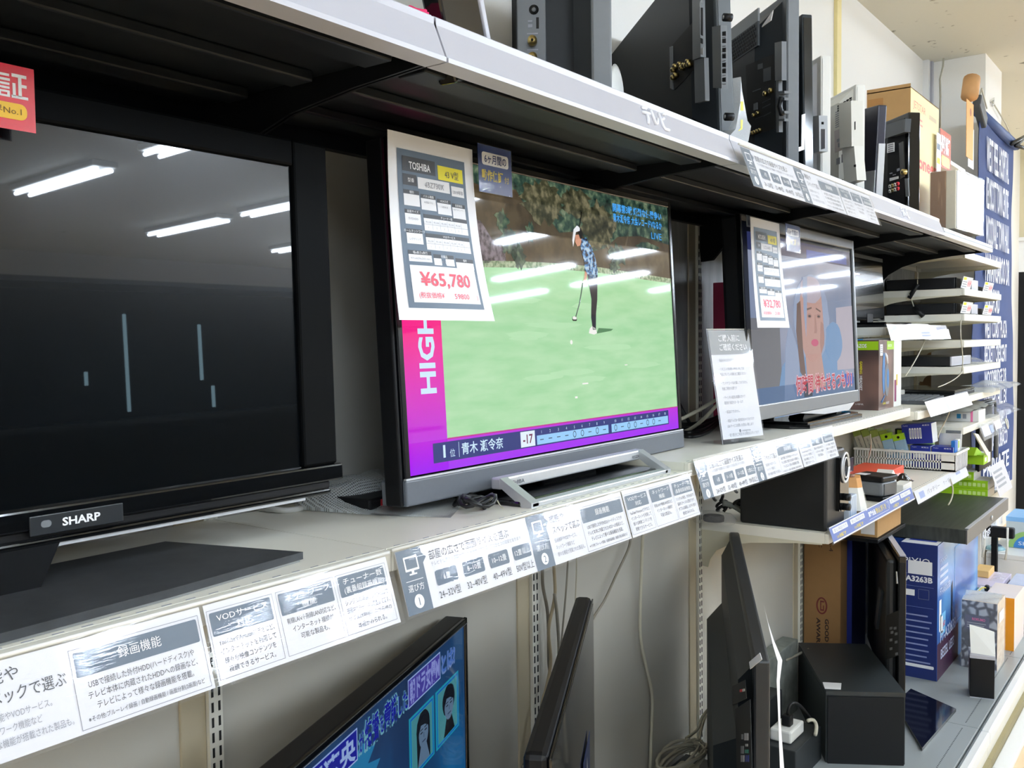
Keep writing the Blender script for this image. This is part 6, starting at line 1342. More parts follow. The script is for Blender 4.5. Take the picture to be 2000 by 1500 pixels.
# blue quiz programme set
A0 = thing('television', 'television on the base deck showing a blue programme with two portraits', 'television', (0.4025, 0.849, DZ), math.radians(20.4))
WA, HA = 1.18, 0.718
part(A0, 'bezel', lambda m: (m.box(0, WA, 0.002, 0.045, 0.10, 0.10+HA, black_pl, 0.004), m.box(0, 0.014, -0.004, 0.004, 0.10, 0.10+HA, gloss_black, 0.002), m.box(WA-0.014, WA, -0.004, 0.004, 0.10, 0.10+HA, gloss_black, 0.002), m.box(0, WA, -0.004, 0.004, 0.10+HA-0.012, 0.10+HA, gloss_black, 0.002), m.box(0, WA, -0.004, 0.004, 0.10, 0.13, gloss_black, 0.002), m.box(0.0, WA, -0.0045, -0.004, 0.10+HA-0.0125, 0.10+HA-0.0115, grey_pl)))
part(A0, 'stand', lambda m: (m.box(0.3, 0.9, -0.10, 0.16, 0, 0.012, gloss_black, 0.004), m.box(0.55, 0.65, 0.01, 0.04, 0.01, 0.12, black_pl)))
def f(m):
    m.push(Matrix.Rotation(PI/2, 4, 'X')); w = 0.0003
    T0 = 0.10+HA-0.012
    bgm = ramp_mat('glow_studio', [(0.3, (16, 34, 66)), (0.5, (22, 54, 96)), (0.72, (24, 96, 150))], scale=3, rough=0.035, emit=0.75, stretch=(1, 1, 0.4))
    m.rect(0.014, WA-0.014, 0.13, T0, bgm, 0.0)
    blob(m, 0.62, T0-0.10, 0.10, 0.06, E_('studio_cyan', (34, 130, 186), 0.6), w, 26, 0.5, 2)
    yb = 0.742
    def cap(t_, x0, x1, y, h, c1, c0=None, z=3):
        if c0: m.text(t_, x0-0.003, y-0.003, h*1.08, c0, z*w, width=x1-x0+0.006, bold=0.06)
        m.text(t_, x0, y, h, c1, (z+1)*w, width=x1-x0, bold=0.03)
    pale = E_('caption_pale', (150, 176, 226), 0.75); royal = E_('caption_royal', (14, 22, 150), 0.75); ed = E_('caption_rim', (110, 170, 190), 0.7)
    m.rect(0.43, 0.658, yb-0.002, yb+0.05, royal, 2*w); m.outline(0.43, 0.658, yb-0.002, yb+0.05, pale, 2.5*w, 0.0025); cap('山間遼央', 0.442, 0.65, yb+0.007, 0.030, pale)
    for t_, x0, x1, h in (('が', 0.663, 0.680, 0.025), ('結婚', 0.684, 0.738, 0.034), ('を', 0.742, 0.757, 0.024), ('意識', 0.760, 0.816, 0.034), ('した', 0.820, 0.860, 0.028)): cap(t_, x0, x1, yb+0.007, h, royal, ed)
    m.rect(0.864, 1.026, yb-0.001, yb+0.052, E_('violet_box', (70, 64, 160), 0.7), 2*w); m.outline(0.864, 1.026, yb-0.001, yb+0.052, pale, 2.5*w, 0.0025); cap('朝ドラ女優M', 0.872, 1.019, yb+0.009, 0.032, E_('caption_lav', (140, 150, 220), 0.7)); cap('とは?', 1.034, 1.108, yb+0.008, 0.028, E_('caption_blue2', (70, 110, 190), 0.7), E_('caption_rim2', (120, 150, 210), 0.6))
    for x0, x1, sd in ((0.866, 0.988, 0), (0.998, 1.128, 1)):
        y1 = 0.722; y0 = 0.607
        m.push(Matrix.Translation((x0, y0, 0)) @ Matrix.Diagonal((x1-x0, y1-y0, 1, 1)))
        m.rect(0, 1, 0, 1, E_('photo_teal', (26, 150, 176), 0.75), 2*w); m.outline(0.04, 0.96, 0.03, 0.97, E_('photo_rim', (30, 90, 180), 0.7), 3*w, 0.03)
        m.rect(0.09, 0.91, 0.08, 0.93, E_('photo_bg', (70, 140, 150), 0.7), 3*w)
        hr = E_('portrait_hair', (16, 22, 32), 0.6); fc = E_('portrait_face', (92, 118, 146), 0.72)
        cx, cy = 0.54, 0.56
        blob(m, cx, cy+0.10, 0.27, 0.27, hr, 4*w, 26, 0.06, 3+sd)
        if sd == 0: m.poly([(cx-0.27, cy+0.1, 4*w), (cx-0.25, 0.08, 4*w), (cx+0.27, 0.08, 4*w), (cx+0.27, cy+0.1, 4*w)], hr)
        m.poly([(cx-0.10, cy-0.15, 5*w), (cx-0.24, 0.08, 5*w), (cx+0.24, 0.08, 5*w), (cx+0.10, cy-0.15, 5*w)], fc if sd == 0 else hr)
        blob(m, cx, cy, 0.19, 0.235, fc, 6*w, 26, 0.03, 6)
        m.poly([(cx-0.20, cy+0.04, 7*w), (cx-0.11, cy+0.16, 7*w), (cx+0.05, cy+0.13, 7*w), (cx+0.20, cy+0.05, 7*w), (cx+0.21, cy+0.22, 7*w), (cx, cy+0.29, 7*w), (cx-0.21, cy+0.22, 7*w)], hr)
        for ex in (-0.09, 0.08): m.rect(cx+ex-0.045, cx+ex+0.045, cy+0.02, cy+0.04, hr, 7*w); m.rect(cx+ex-0.055, cx+ex+0.055, cy+0.075, cy+0.09, hr, 7*w)
        m.rect(cx-0.07, cx+0.07, cy-0.135, cy-0.115, E_('portrait_lips', (50, 66, 96), 0.6), 7*w); m.rect(cx-0.015, cx+0.015, cy-0.07, cy+0.01, E_('portrait_nose', (74, 98, 126), 0.65), 7*w)
        m.pop()
part(A0, 'screen', f, 'glowing blue screen with Japanese captions and two portraits')
part(A0, 'back_cover', lambda m: m.box(0.12, WA-0.12, 0.045, 0.075, 0.15, 0.6, black_pl, 0.02))
# screen seen at a glancing angle
B0 = thing('television', 'television with a painted grey reflection, seen at a glancing angle between the cables, its upper edge towards us', 'television', (1.10, 0.762, DZ), math.radians(27.8))
WB, HB = 0.85, 0.70
part(B0, 'bezel', lambda m: (m.box(0, WB, 0.004, 0.042, 0.10, 0.10+HB, black_pl, 0.010), m.box(0.02, WB-0.006, 0.04, 0.05, 0.15, 0.7, tv_back2, 0.01)))
part(B0, 'screen', lambda m: (m.box(0.0, WB, 0.0, 0.004, 0.10, 0.10+HB-0.006, gloss_black, 0.001), m.box(0.008, WB-0.012, -0.0006, 0.0, 0.11, 0.10+HB-0.014, M('screen_grey_reflection', (40, 42, 46), 0.05, spec=0.8))))  # grey base colour paints in what the screen reflects
part(B0, 'stand', lambda m: (m.box(0.2, 0.62, -0.06, 0.12, 0, 0.012, gloss_black, 0.004), m.box(0.38, 0.46, 0.012, 0.04, 0.01, 0.12, black_pl)))
m = MB(); m.push(Matrix.Translation((1.10, 0.762, DZ)) @ Matrix.Rotation(math.radians(27.8), 4, 'Z')); m.frame((0.50, -0.004, 0.56), (1, 0, 0), (0, 0, 1)); m.box(0, 0.16, -0.22, 0, -0.0008, 0, navy_p); m.poly([(0.02, -0.2, 0.0005), (0.14, -0.2, 0.0005), (0.08, -0.02, 0.0005)], white_p)
single(m, 'warranty_card', 'navy and white card on the glancing television in the lower bay', 'card')
# big set, back to us, with ports
C0 = thing('television', 'large black television on the base deck, back towards us, with white label and port column', 'television', (1.66, 0.655, DZ), math.radians(26.0))
WC, HC = 1.18, 0.70; C0.location.z = DZ
part(C0, 'frame', lambda m: m.box(0, WC, 0, 0.03, 0.10, 0.10+HC, M('tv_edge_black', (28, 32, 36), 0.45), 0.005))
part(C0, 'screen', lambda m: m.box(0.012, WC-0.012, -0.0008, 0, 0.13, 0.10+HC-0.012, dark_scr))
def f(m):
    m.add([(0.03, 0.03, 0.14), (WC-0.03, 0.03, 0.14), (WC-0.03, 0.03, 0.78), (0.03, 0.03, 0.78), (0.06, 0.055, 0.17), (WC-0.06, 0.055, 0.17), (WC-0.06, 0.055, 0.74), (0.06, 0.055, 0.74)], [(4, 7, 6, 5), (0, 4, 5, 1), (1, 5, 6, 2), (2, 6, 7, 3), (3, 7, 4, 0)], tv_back)
    m.add([(0.12, 0.055, 0.14), (WC-0.08, 0.055, 0.14), (WC-0.08, 0.055, 0.60), (0.12, 0.055, 0.60), (0.17, 0.10, 0.16), (WC-0.12, 0.10, 0.16), (WC-0.12, 0.10, 0.56), (0.17, 0.10, 0.56)], [(4, 7, 6, 5), (0, 4, 5, 1), (1, 5, 6, 2), (2, 6, 7, 3), (3, 7, 4, 0)], tv_back2)
part(C0, 'back_cover', f)
part(C0, 'stand', lambda m: (m.box(0.35, 0.8, -0.10, 0.14, 0, 0.012, gloss_black, 0.004), m.box(0.52, 0.62, 0.005, 0.05, 0.01, 0.15, black_pl)))
part(C0, 'label', lambda m: patch(m, C0, [(1464, 1293), (1485, 1275), (1489, 1288), (1466, 1307)], paper, 0.056, 0.0008), 'small white label')
def f(m):
    y = 0.056
    patch(m, C0, [(1437, 1385), (1466, 1366), (1470, 1500), (1440, 1520)], M('recess_black', (5, 6, 7)), y, 0.001)
    patch(m, C0, [(1431, 1340), (1456, 1328), (1459, 1364), (1431, 1378)], M('recess_black', (5, 6, 7)), y, 0.0008)
    for px, mt in (([(1455, 1432), (1462, 1432), (1462, 1446), (1455, 1446)], lip_grey), ([(1448, 1475), (1454, 1475), (1454, 1488), (1448, 1488)], lip_grey), ([(1457, 1475), (1463, 1475), (1463, 1488), (1457, 1488)], bat), ([(1456, 1464), (1462, 1464), (1462, 1471), (1456, 1471)], M('jack_green', (60, 150, 130), 0.4)), ([(1457, 1453), (1461, 1453), (1461, 1458), (1457, 1458)], lip_grey), ([(1449, 1434), (1452, 1434), (1452, 1444), (1449, 1444)], ink_l), ([(1448, 1457), (1453, 1457), (1453, 1472), (1448, 1472)], ink_l), ([(1446, 1347), (1450, 1346), (1450, 1351), (1446, 1352)], red_p), ([(1451, 1346), (1455, 1345), (1455, 1350), (1451, 1351)], white_pl)):
        patch(m, C0, px, mt, y+0.001, 0.0012)
part(C0, 'port_panel', f)
m = MB(); e = [at(*p, 'Y', 0.70) for p in ((1492, 1182), (1500, 1215), (1512, 1252), (1528, 1290), (1523, 1330), (1524, 1400), (1533, 1520), (1524, 1520), (1520, 1400), (1517, 1330), (1519, 1292), (1510, 1262))]
m.prism(e, (0.004, 0.002, 0), paper); single(m, 'price_sheet', 'curling white and yellow paper edge on the near side of the large black television', 'price sheet')
# third set, back to us, beside the blue cartons
D0 = thing('television', 'black television standing back to us between the subwoofer and the blue monitor cartons', 'television', (3.41, 0.855, DZ), math.radians(22.3))
WD, HD = 0.68, 0.53
part(D0, 'frame', lambda m: (m.box(0, WD, 0, 0.025, 0.10, 0.10+HD, gloss_black, 0.003), m.box(-0.001, 0.003, 0.003, 0.022, 0.12, 0.08+HD, black_pl)))
part(D0, 'silver_edge', lambda m: m.box(0.012, WD-0.01, -0.001, 0.02, 0.10+HD, 0.103+HD, lip_grey), 'silver upper edge')
part(D0, 'screen', lambda m: m.box(0.012, WD-0.012, -0.0008, 0, 0.13, 0.08+HD, dark_scr))
part(D0, 'back_cover', lambda m: (m.box(0.04, WD-0.05, 0.025, 0.06, 0.14, 0.08+HD, M('tv_back_dark', (22, 25, 27), 0.5), 0.012), m.prism([(0.10, 0.06, 0.48), (0.16, 0.06, 0.48), (0.30, 0.06, 0.30), (0.24, 0.06, 0.30)], (0, 0.01, 0), dgrey_pl)))
def f(m):
    y = 0.061
    patch(m, D0, [(1732, 1202), (1756, 1192), (1756, 1280), (1732, 1288)], M('recess_black', (5, 6, 7)), y, 0.0006)
    for a, b in ((1738, 1225), (1746, 1225), (1740, 1233), (1748, 1236), (1738, 1248), (1748, 1252), (1738, 1265), (1749, 1275)): patch(m, D0, [(a, b), (a+5, b-1), (a+5, b+4), (a, b+5)], ink_l, y+0.0006, 0.0008)
    patch(m, D0, [(1750, 1116), (1752, 1116), (1754, 1140), (1751, 1140)], paper, y, 0.001)
part(D0, 'port_panel', f)
def f(m):
    P_ = [(3.31, 0.775), (3.735, 0.757), (3.85, 0.945), (3.66, 0.955)]
    m.prism([Vector((a, b, DZ+0.001))-D0.location for a, b in P_], (0, 0, 0.011), gloss_black)
def g_(m): m.T = (Matrix.Translation(D0.location) @ Matrix.Rotation(D0.rotation_euler.z, 4, 'Z')).inverted() @ Matrix.Translation(D0.location); f(m)
part(D0, 'stand_plate', g_)
part(D0, 'neck', lambda m: m.prism([(0.22, -0.012, 0.008), (0.40, -0.012, 0.008), (0.36, 0.0, 0.12), (0.26, 0.0, 0.12)], (0, 0.022, 0), black_pl))
# subwoofer
sw = thing('subwoofer', 'black box subwoofer with white sticker on the base deck', 'subwoofer', (3.172, 0.796, DZ))
e1 = Vector((0.425, 0.246, 0)); e2 = Vector((-0.13, 0.215, 0))
def f(m):
    q = [Vector((0, 0, 0)), e1, e1+e2, e2]; m.prism(q, (0, 0, 0.225), M('sub_body', (36, 42, 44), 0.5, var=0.1, scale=90))
    m.prism([p+Vector((0, 0, 0.226)) for p in (e1*-0.01, e1*1.0, e1+e2, e2-e1*0.01)], (0, 0, 0.014), M('sub_top', (40, 46, 48), 0.45, var=0.1, scale=90))
part(sw, 'cabinet', f)
part(sw, 'grille_cloth', lambda m: m.prism([e1*-0.004+e2*0.02, e1*-0.004+e2*0.98, e1*-0.004+e2*0.98+Vector((0, 0, 0.223)), e1*-0.004+e2*0.02+Vector((0, 0, 0.223))], e1*-0.014, M('grille_black', (10, 12, 14), 0.9, bump=0.3)))
part(sw, 'sticker', lambda m: (m.prism([e1*0.02+e2*0.80+Vector((0, 0, 0.2402)), e1*0.14+e2*0.74+Vector((0, 0, 0.2402)), e1*0.15+e2*0.98+Vector((0, 0, 0.2402)), e1*0.03+e2*1.0+Vector((0, 0, 0.2402))], (0, 0, 0.0008), paper)), 'white sticker')
# cartons in the back of the bay
t = thing('carton', 'tall brown cardboard carton with award emblem lying against the back panel', 'carton', (3.66, 1.16, DZ))
def f(m):
    m.box(0, 0.08, -0.0, 0.145, 0, 0.79, kraft_d, 0.002)
part(t, 'carton', f)
def f(m):
    m.frame((-0.0008, 0.145, 0), (0, -1, 0), (0, 0, 1)); k = M('award_ink', (50, 30, 24), 0.7); rd = M('award_red', (110, 40, 34), 0.7)
    m.ring(0.072, 0.34, 0.022, 0.006, rd, 0, 24, 0.034); m.rect(0.066, 0.078, 0.32, 0.326, rd, 0); m.rect(0.066, 0.07, 0.326, 0.36, rd, 0); m.rect(0.066, 0.082, 0.354, 0.36, rd, 0); m.rect(0.077, 0.081, 0.32, 0.342, rd, 0)
    for x, t_ in ((0.085, 'GOOD DESIGN'), (0.052, 'AWARD 2018')): m.push(Matrix.Translation((x, 0.29, 0)) @ Matrix.Rotation(-PI/2, 4, 'Z')); m.text(t_, 0, 0, 0.015, k, 0, width=0.20, bold=0.03); m.pop()
    m.push(Matrix.Translation((0.10, 0.62, 0)) @ Matrix.Rotation(-PI/2, 4, 'Z')); m.text('HS-4', 0, 0, 0.016, k, 0, width=0.06); m.text('INC', 0, -0.04, 0.012, k, 0, width=0.05); m.pop()
part(t, 'printing', f)
m = MB(); m.box(3.77, 3.95, 1.15, 1.30, DZ, 0.90, M('carton_navy', (18, 24, 58), 0.5), 0.002); m.box(3.7695, 3.77, 1.15, 1.17, DZ+0.02, 0.88, M('carton_royal', (40, 54, 140), 0.5)); single(m, 'navy_carton', 'dark navy carton standing behind the brown award carton', 'carton')
m = MB(); m.box(3.58, 3.90, 1.00, 1.13, 0.80, 0.90, kraft, 0.002); m.box(3.5794, 3.58, 1.01, 1.06, 0.81, 0.89, paper); single(m, 'small_carton', 'brown carton with white label right under the blue printed strip', 'carton')
for o_ in [o_ for o_ in bpy.data.objects if o_.name == 'small_carton']: o_.location.z = 0.80
m = MB(); m.box(3.55, 3.93, 0.99, 1.14, 0.785, 0.799, black_steel, 0.002); m.box(3.60, 3.64, 1.10, 1.315, 0.775, 0.799, black_steel); m.box(3.84, 3.88, 1.10, 1.315, 0.775, 0.799, black_steel); single(m, 'wall_rest', 'dark little shelf holding the brown labelled carton', 'shelf')
# blue monitor cartons
def pix(loc, w, d, h, label):
    t = thing('monitor_carton', label, 'carton', loc, 0, 'blue monitor cartons')
    skym = ramp_mat('carton_sky', [(0.30, (22, 50, 130)), (0.48, (40, 104, 190)), (0.62, (110, 176, 232)), (0.75, (60, 120, 205))], scale=2.2, rough=0.3, detail=2, coat=0.5)
    nv = M('carton_deepblue', (24, 42, 104), 0.45, var=0.06)
    part(t, 'carton', lambda m: (m.box(0, w, 0.001, d, 0, h, nv, 0.001), m.box(0.0, w, 0, 0.001, 0, h, skym), m.box(0.004, w-0.004, 0.004, d-0.004, h, h+0.001, white_p), m.box(0.06, w*0.3, 0.02, d-0.02, h+0.001, h+0.0016, M('carton_royal2', (50, 70, 170), 0.5))))
    def f(m):
        m.frame((-0.0008, d, 0), (0, -1, 0), (0, 0, 1))
        m.text('PIXIO', d*0.1, h-0.085, 0.028, white_p, 0, width=d*0.7); m.text('A3263B', d*0.15, h-0.155, 0.022, white_p, 0, width=d*0.72, bold=0.04)
        for y in (h-0.125, h-0.175, h-0.26): m.rect(d*0.02, d*0.9, y, y+0.0012, M('carton_line', (140, 150, 190), 0.5), 0)
        m.rect(d*0.08, d*0.40, h-0.215, h-0.19, white_p, 0); m.outline(d*0.5, d*0.78, h-0.225, h-0.185, ink_l, 0, 0.001)
        for i in range(9): m.lines(d*0.05, d*0.88, h-0.29-i*0.024, 0.006, M('carton_line', (140, 150, 190)), 0, 1)
        m.rrect(d*0.04, d*0.92, 0.045, 0.058, white_p, 0, 0.004); m.rrect(d*0.22, d*0.86, h-0.125, h-0.07, paper, 0.0006, 0.002); m.pop()
        m.frame((0, -0.0008, 0), (1, 0, 0), (0, 0, 1)); g2_ = M('carton_dusk', (64, 30, 60), 0.45); lt = M('carton_lit_front2', (200, 210, 236), 0.5)
        m.rect(0, w*0.48, 0, 0.15, g2_, 0)
        m.text('FT-A3263B', 0.05, 0.145, 0.045, lt, 0.0004, width=0.28, bold=0.02); m.text('BEZEL LESS', 0.06, 0.075, 0.04, lt, 0.0004, width=0.24, bold=0.02)
        m.text('PIXIO', 0.04, h-0.08, 0.018, lt, 0, width=0.12); m.text('FT-A3263B', 0.04, h-0.21, 0.028, lt, 0, width=0.18, bold=0.02); m.lines(0.04, 0.20, h-0.10, 0.012, lt, 0, 3, 0.028)
        m.rrect(0.03, 0.065, h-0.36, h-0.23, white_p, 0, 0.002); m.poly([(0.24, 0.19, 0), (0.27, 0.19, 0), (0.27, 0.36, 0), (0.24, 0.34, 0)], M('carton_slit', (10, 14, 40), 0.4))
        m.rect(0.05, 0.14, 0.17, 0.26, M('carton_badge', (120, 190, 235), 0.4), 0.0); m.rect(0.06, 0.09, 0.18, 0.25, paper, 0.0004); m.text('60', 0.095, 0.20, 0.025, red_p, 0.0004, width=0.035)
        m.outline(0.30, w-0.01, 0.16, h-0.06, M('carton_glow', (90, 160, 225), 0.4), 0, 0.006)
    part(t, 'printing', f)
pix((4.02, 0.888, DZ), 0.79, 0.145, 0.553, 'tall blue monitor carton standing nearest beside the back-turned television')
m = MB(); m.box(4.12, 4.8, 1.04, 1.17, DZ, DZ+0.55, M('carton_azure', (30, 74, 160), 0.45), 0.002); m.box(4.13, 4.79, 1.05, 1.16, DZ+0.55, DZ+0.551, white_p); single(m, 'azure_carton', 'azure carton with white top hidden behind the tall blue monitor carton', 'carton')
# black slab on the cartons
t = thing('audio_console', 'flat wide black audio console lying on top of the blue monitor cartons', 'console', (4.10, 0.80, DZ+0.5545))
part(t, 'body', lambda m: m.box(0.002, 0.92, 0.002, 0.40, 0.0, 0.058, ramp_mat('console_wood', [(0.4, (40, 44, 42)), (0.6, (56, 60, 56))], scale=12, rough=0.4, stretch=(0.3, 6, 1)), 0.003))
part(t, 'front_panel', lambda m: (m.box(0.0, 0.922, -0.004, 0.002, 0.0, 0.058, M('console_front', (92, 92, 92), 0.4), 0.001), m.box(0.03, 0.92, -0.003, 0.012, 0.058, 0.0595, lip_grey)))
part(t, 'screw', lambda m: m.cyl((0.50, -0.004, 0.03), (0.50, -0.009, 0.03), 0.010, steel, 12))
# small goods at the deck's far end
t = thing('small_speaker', 'small black speaker with slanted silver top near the deck edge', 'speaker', tuple(at(1894, 1362, 'Z', DZ)), math.radians(-76))
part(t, 'body', lambda m: (m.box(0, 0.085, 0, 0.10, 0.004, 0.155, black_pl, 0.002), m.box(0, 0.085, 0.001, 0.10, 0.0, 0.004, lip_grey)))
part(t, 'silver_top', lambda m: (m.box(-0.002, 0.087, -0.002, 0.10, 0.155, 0.168, lip_grey, 0.001), m.prism([(0.002, 0.0, 0.175), (0.087, 0.0, 0.17), (0.087, 0.06, 0.245), (0.05, 0.062, 0.255), (0.0, 0.06, 0.265)], (0, 0.004, 0.002), white_pl), m.prism([(0.0, 0.0, 0.168), (0.087, 0.0, 0.168), (0.087, 0.004, 0.176), (0.0, 0.004, 0.18)], (0, 0.05, 0.0), lip_grey)), 'slanted silver top plate')
t = thing('stone_print_box', 'box printed like a pebble wall, wrapped in plastic, behind the small black speaker', 'box', (4.27, 0.712, DZ))
part(t, 'box', lambda m: (m.box(0, 0.001, 0, 0.135, 0, 0.285, ramp_mat('pebbles', [(0.02, (40, 42, 54)), (0.10, (70, 74, 90)), (0.22, (176, 180, 190))], kind='voronoi', scale=26, rough=0.5)), m.box(0.001, 0.17, 0, 0.135, 0, 0.285, ramp_mat('sandy_print', [(0.35, (214, 192, 164)), (0.65, (240, 226, 206))], scale=40, rough=0.5), 0.001)))
part(t, 'printing', lambda m: (m.frame((-0.0008, 0.135, 0), (0, -1, 0), (0, 0, 1)), m.rect(0.012, 0.105, 0.165, 0.225, M('print_slatenavy', (66, 66, 96), 0.5), 0), m.text('ROKUMO', 0.04, 0.205, 0.011, M('print_hotpink', (226, 90, 150), 0.5), 0.0004, width=0.05, bold=0.03), m.lines(0.02, 0.10, 0.195, 0.004, ink_l, 0.0004, 3, 0.009), m.poly([(0.05, 0.12, 0.0004), (0.105, 0.10, 0.0004), (0.12, 0.15, 0.0004), (0.07, 0.16, 0.0004)], M('print_darkteal', (52, 66, 72), 0.4))))
part(t, 'plastic_wrap', lambda m: (m.box(-0.003, 0.173, -0.003, 0.138, 0.001, 0.288, clearp), m.sheet(lambda u, v: (0.17*u, 0.135*v, 0.2885+0.018*abs(math.sin(7*u+4*v))*math.sin(PI*u)), 12, 8, bagp)))
part(t, 'price_sticker', lambda m: m.box(0.02, 0.12, -0.0042, -0.0034, 0.20, 0.245, paper))
t = thing('orange_edge_box', 'white box with orange edge behind the pebble-printed box', 'box', (4.60, 0.70, DZ))
part(t, 'box', lambda m: (m.box(0.001, 0.26, 0, 0.12, 0, 0.235, M('box_blush', (240, 226, 218), 0.45, var=0.05, scale=6), 0.001), m.box(0, 0.001, 0, 0.12, 0, 0.235, M('box_orange2', (240, 152, 20), 0.45))))
m = MB(); m.box(4.64, 4.86, 0.828, 0.882, DZ, DZ+0.21, white_pl, 0.002); single(m, 'tall_white_box', 'white box with a cork-tied tag standing behind the orange-edged box', 'box')
m = MB(); a = at(1962, 1152, 'Y', 0.90); m.tube(bezc((4.68, 0.865, DZ+0.212), (4.70, 0.86, DZ+0.24), (4.76, 0.84, DZ+0.24), (4.77, 0.84, DZ+0.213)), 0.003, gold_p, 6); m.box(4.755, 4.785, 0.831, 0.85, DZ+0.211, DZ+0.238, black_pl, 0.006); single(m, 'tied_tag', 'small black charm with yellow string on top of the tall white box', 'tag')
m = MB(); m.box(5.06, 5.30, 0.665, 0.80, DZ, DZ+0.19, M('box_iceblue', (206, 216, 242), 0.4), 0.002); single(m, 'ice_blue_box', 'pale ice blue box at the right edge of the picture', 'box')
t = thing('lavender_carton', 'low lavender-white carton carrying a wooden tray and a clear cable pack', 'carton', (5.0, 0.825, DZ))
part(t, 'carton', lambda m: (m.box(0, 0.32, 0, 0.15, 0, 0.18, M('box_lavender', (216, 208, 232), 0.4), 0.002), m.box(-0.001, 0, 0.05, 0.15, 0.10, 0.165, M('print_leaf', (130, 180, 130), 0.5)), m.box(0.15, 0.28, -0.001, 0, 0.11, 0.16, M('print_night', (40, 60, 110), 0.4))))
m = MB(); m.box(5.15, 5.30, 0.90, 0.97, DZ+0.181, DZ+0.215, M('tray_pine', (232, 192, 124), 0.55), 0.003); single(m, 'pine_box', 'small pale wooden box lying on the lavender-white carton', 'box')
m = MB(); m.sheet(lambda u, v: (5.1+0.15*u, 0.83+0.06*v, DZ+0.182+0.03*abs(math.sin(6*u+2*v))*math.sin(PI*u)*math.sin(PI*v)), 16, 12, clearp); single(m, 'cable_pack', 'clear crumpled cable pack lying on the lavender-white carton', 'pack')
t = thing('display_platform', 'low white platform with goods standing beyond the last shelf bay', 'platform', (5.92, 0.45, 0))
part(t, 'platform_top', lambda m: m.box(0, 0.9, 0, 0.60, 0.27, 0.30, white_paint, 0.004))
part(t, 'side_panel', lambda m: m.box(0, 0.9, 0.0, 0.02, 0.0, 0.27, white_paint)); part(t, 'side_panel', lambda m: m.box(0, 0.02, 0.02, 0.6, 0.0, 0.27, white_paint))
t = thing('blue_top_carton', 'grey carton with sky blue top and round blue label on the low white platform', 'carton', (6.12, 0.62, 0.301))
part(t, 'carton', lambda m: (m.box(0, 0.3, 0, 0.36, 0, 0.18, M('box_mist', (196, 206, 208), 0.4), 0.002), m.box(-0.001, 0.301, -0.001, 0.361, 0.155, 0.181, M('box_skytop', (136, 188, 236), 0.4))))
part(t, 'printing', lambda m: (m.frame((-0.002, 0.36, 0), (0, -1, 0), (0, 0, 1)), m.poly([(0.12+0.11*math.cos(PI*i/20), 0.003+0.10*math.sin(PI*i/20), 0) for i in range(21)], M('label_green', (150, 190, 110), 0.5)), m.poly([(0.125+0.085*math.cos(PI*i/20), 0.003+0.075*math.sin(PI*i/20), 0.0006) for i in range(21)], M('label_ocean', (60, 130, 200), 0.4)), m.text('SHISEI', 0.125, 0.02, 0.022, white_p, 0.001, al='c', width=0.12)))
t = thing('strapped_box', 'long black device hung between two white straps before the low white platform', 'device', (5.86, 0.90, 0.38))
part(t, 'body', lambda m: m.box(0, 0.05, 0, 0.16, 0.02, 0.08, black_pl, 0.008)); part(t, 'post', lambda m: m.box(0.01, 0.045, 0.085, 0.115, -0.38, 0.03, black_pl))
for x in (0.03, 0.145): part(t, 'strap', lambda m: m.tube([(-0.006, x, 0.085), (-0.008, x, -0.03), (-0.004, x+0.01, -0.10)], 0.006, white_pl, 6))
t = thing('iron', 'white and teal steam iron lying on the low white platform', 'iron', (6.0, 1.015, 0.301), math.radians(20))
part(t, 'body', lambda m: m.lathe([(0.0, 0.0), (0.05, 0.0), (0.054, 0.008), (0.04, 0.022), (0.0, 0.028)], (0, 0, 0), M('iron_teal', (150, 190, 200), 0.3), 24)); part(t, 'sole', lambda m: m.lathe([(0.0, -0.0005), (0.058, 0.0), (0.058, 0.005), (0.0, 0.006)], (0, 0, 0), white_pl, 24)); part(t, 'cover', lambda m: m.lathe([(0.0, 0.034), (0.025, 0.03), (0.034, 0.02)], (0.01, -0.006, 0), M('iron_navy', (40, 60, 90), 0.3), 20))

# ------------------------------------------------------------------ cables in the lower bays
def drop(pts, r, lab, mat=cable_w, name='hanging_cable', grp=None):
    P_ = [at(a, b, 'Y', y) for a, b, y in pts]; out = []
    for i in range(len(P_)-1):
        p0 = P_[max(0, i-1)]; p1 = P_[i]; p2 = P_[i+1]; p3 = P_[min(len(P_)-1, i+2)]
        for k in range(6):
            t_ = k/6; out.append(0.5*((2*p1)+(p2-p0)*t_+(2*p0-5*p1+4*p2-p3)*t_*t_+(3*p1-p0-3*p2+p3)*t_**3))
    out.append(P_[-1]); m = MB(); m.tube(out, r, mat, 7); return single(m, name, lab, 'cable', grp)
yb_ = 1.29
drop([(1061, 1085, yb_), (1060, 1140, yb_), (1070, 1200, yb_), (1072, 1290, yb_), (1075, 1330, yb_), (1070, 1400, yb_), (1042, 1462, yb_), (1020, 1500, 1.28)], 0.0042, 'dark ivory cable, leftmost of the bunch hanging behind the glancing television', M('cable_taupe', (120, 112, 98), 0.5))
drop([(1080, 1085, yb_-.01), (1084, 1140, yb_-.01), (1083, 1170, yb_-.01), (1072, 1230, yb_-.01), (1076, 1290, yb_-.01), (1068, 1340, yb_-.01), (1058, 1380, yb_-.01), (1044, 1470, yb_-.01), (1036, 1500, 1.27)], 0.0042, 'ivory cable crossing over in the bunch behind the glancing television', M('cable_sand', (176, 160, 130), 0.5))
drop([(1083, 1160, yb_-.02), (1088, 1200, yb_-.02), (1092, 1270, yb_-.02), (1088, 1330, yb_-.02), (1078, 1390, yb_-.02), (1071, 1430, 1.26)], 0.0042, 'grey cable forking to the right in the bunch behind the glancing television', M('cable_mouse', (140, 134, 120), 0.5))
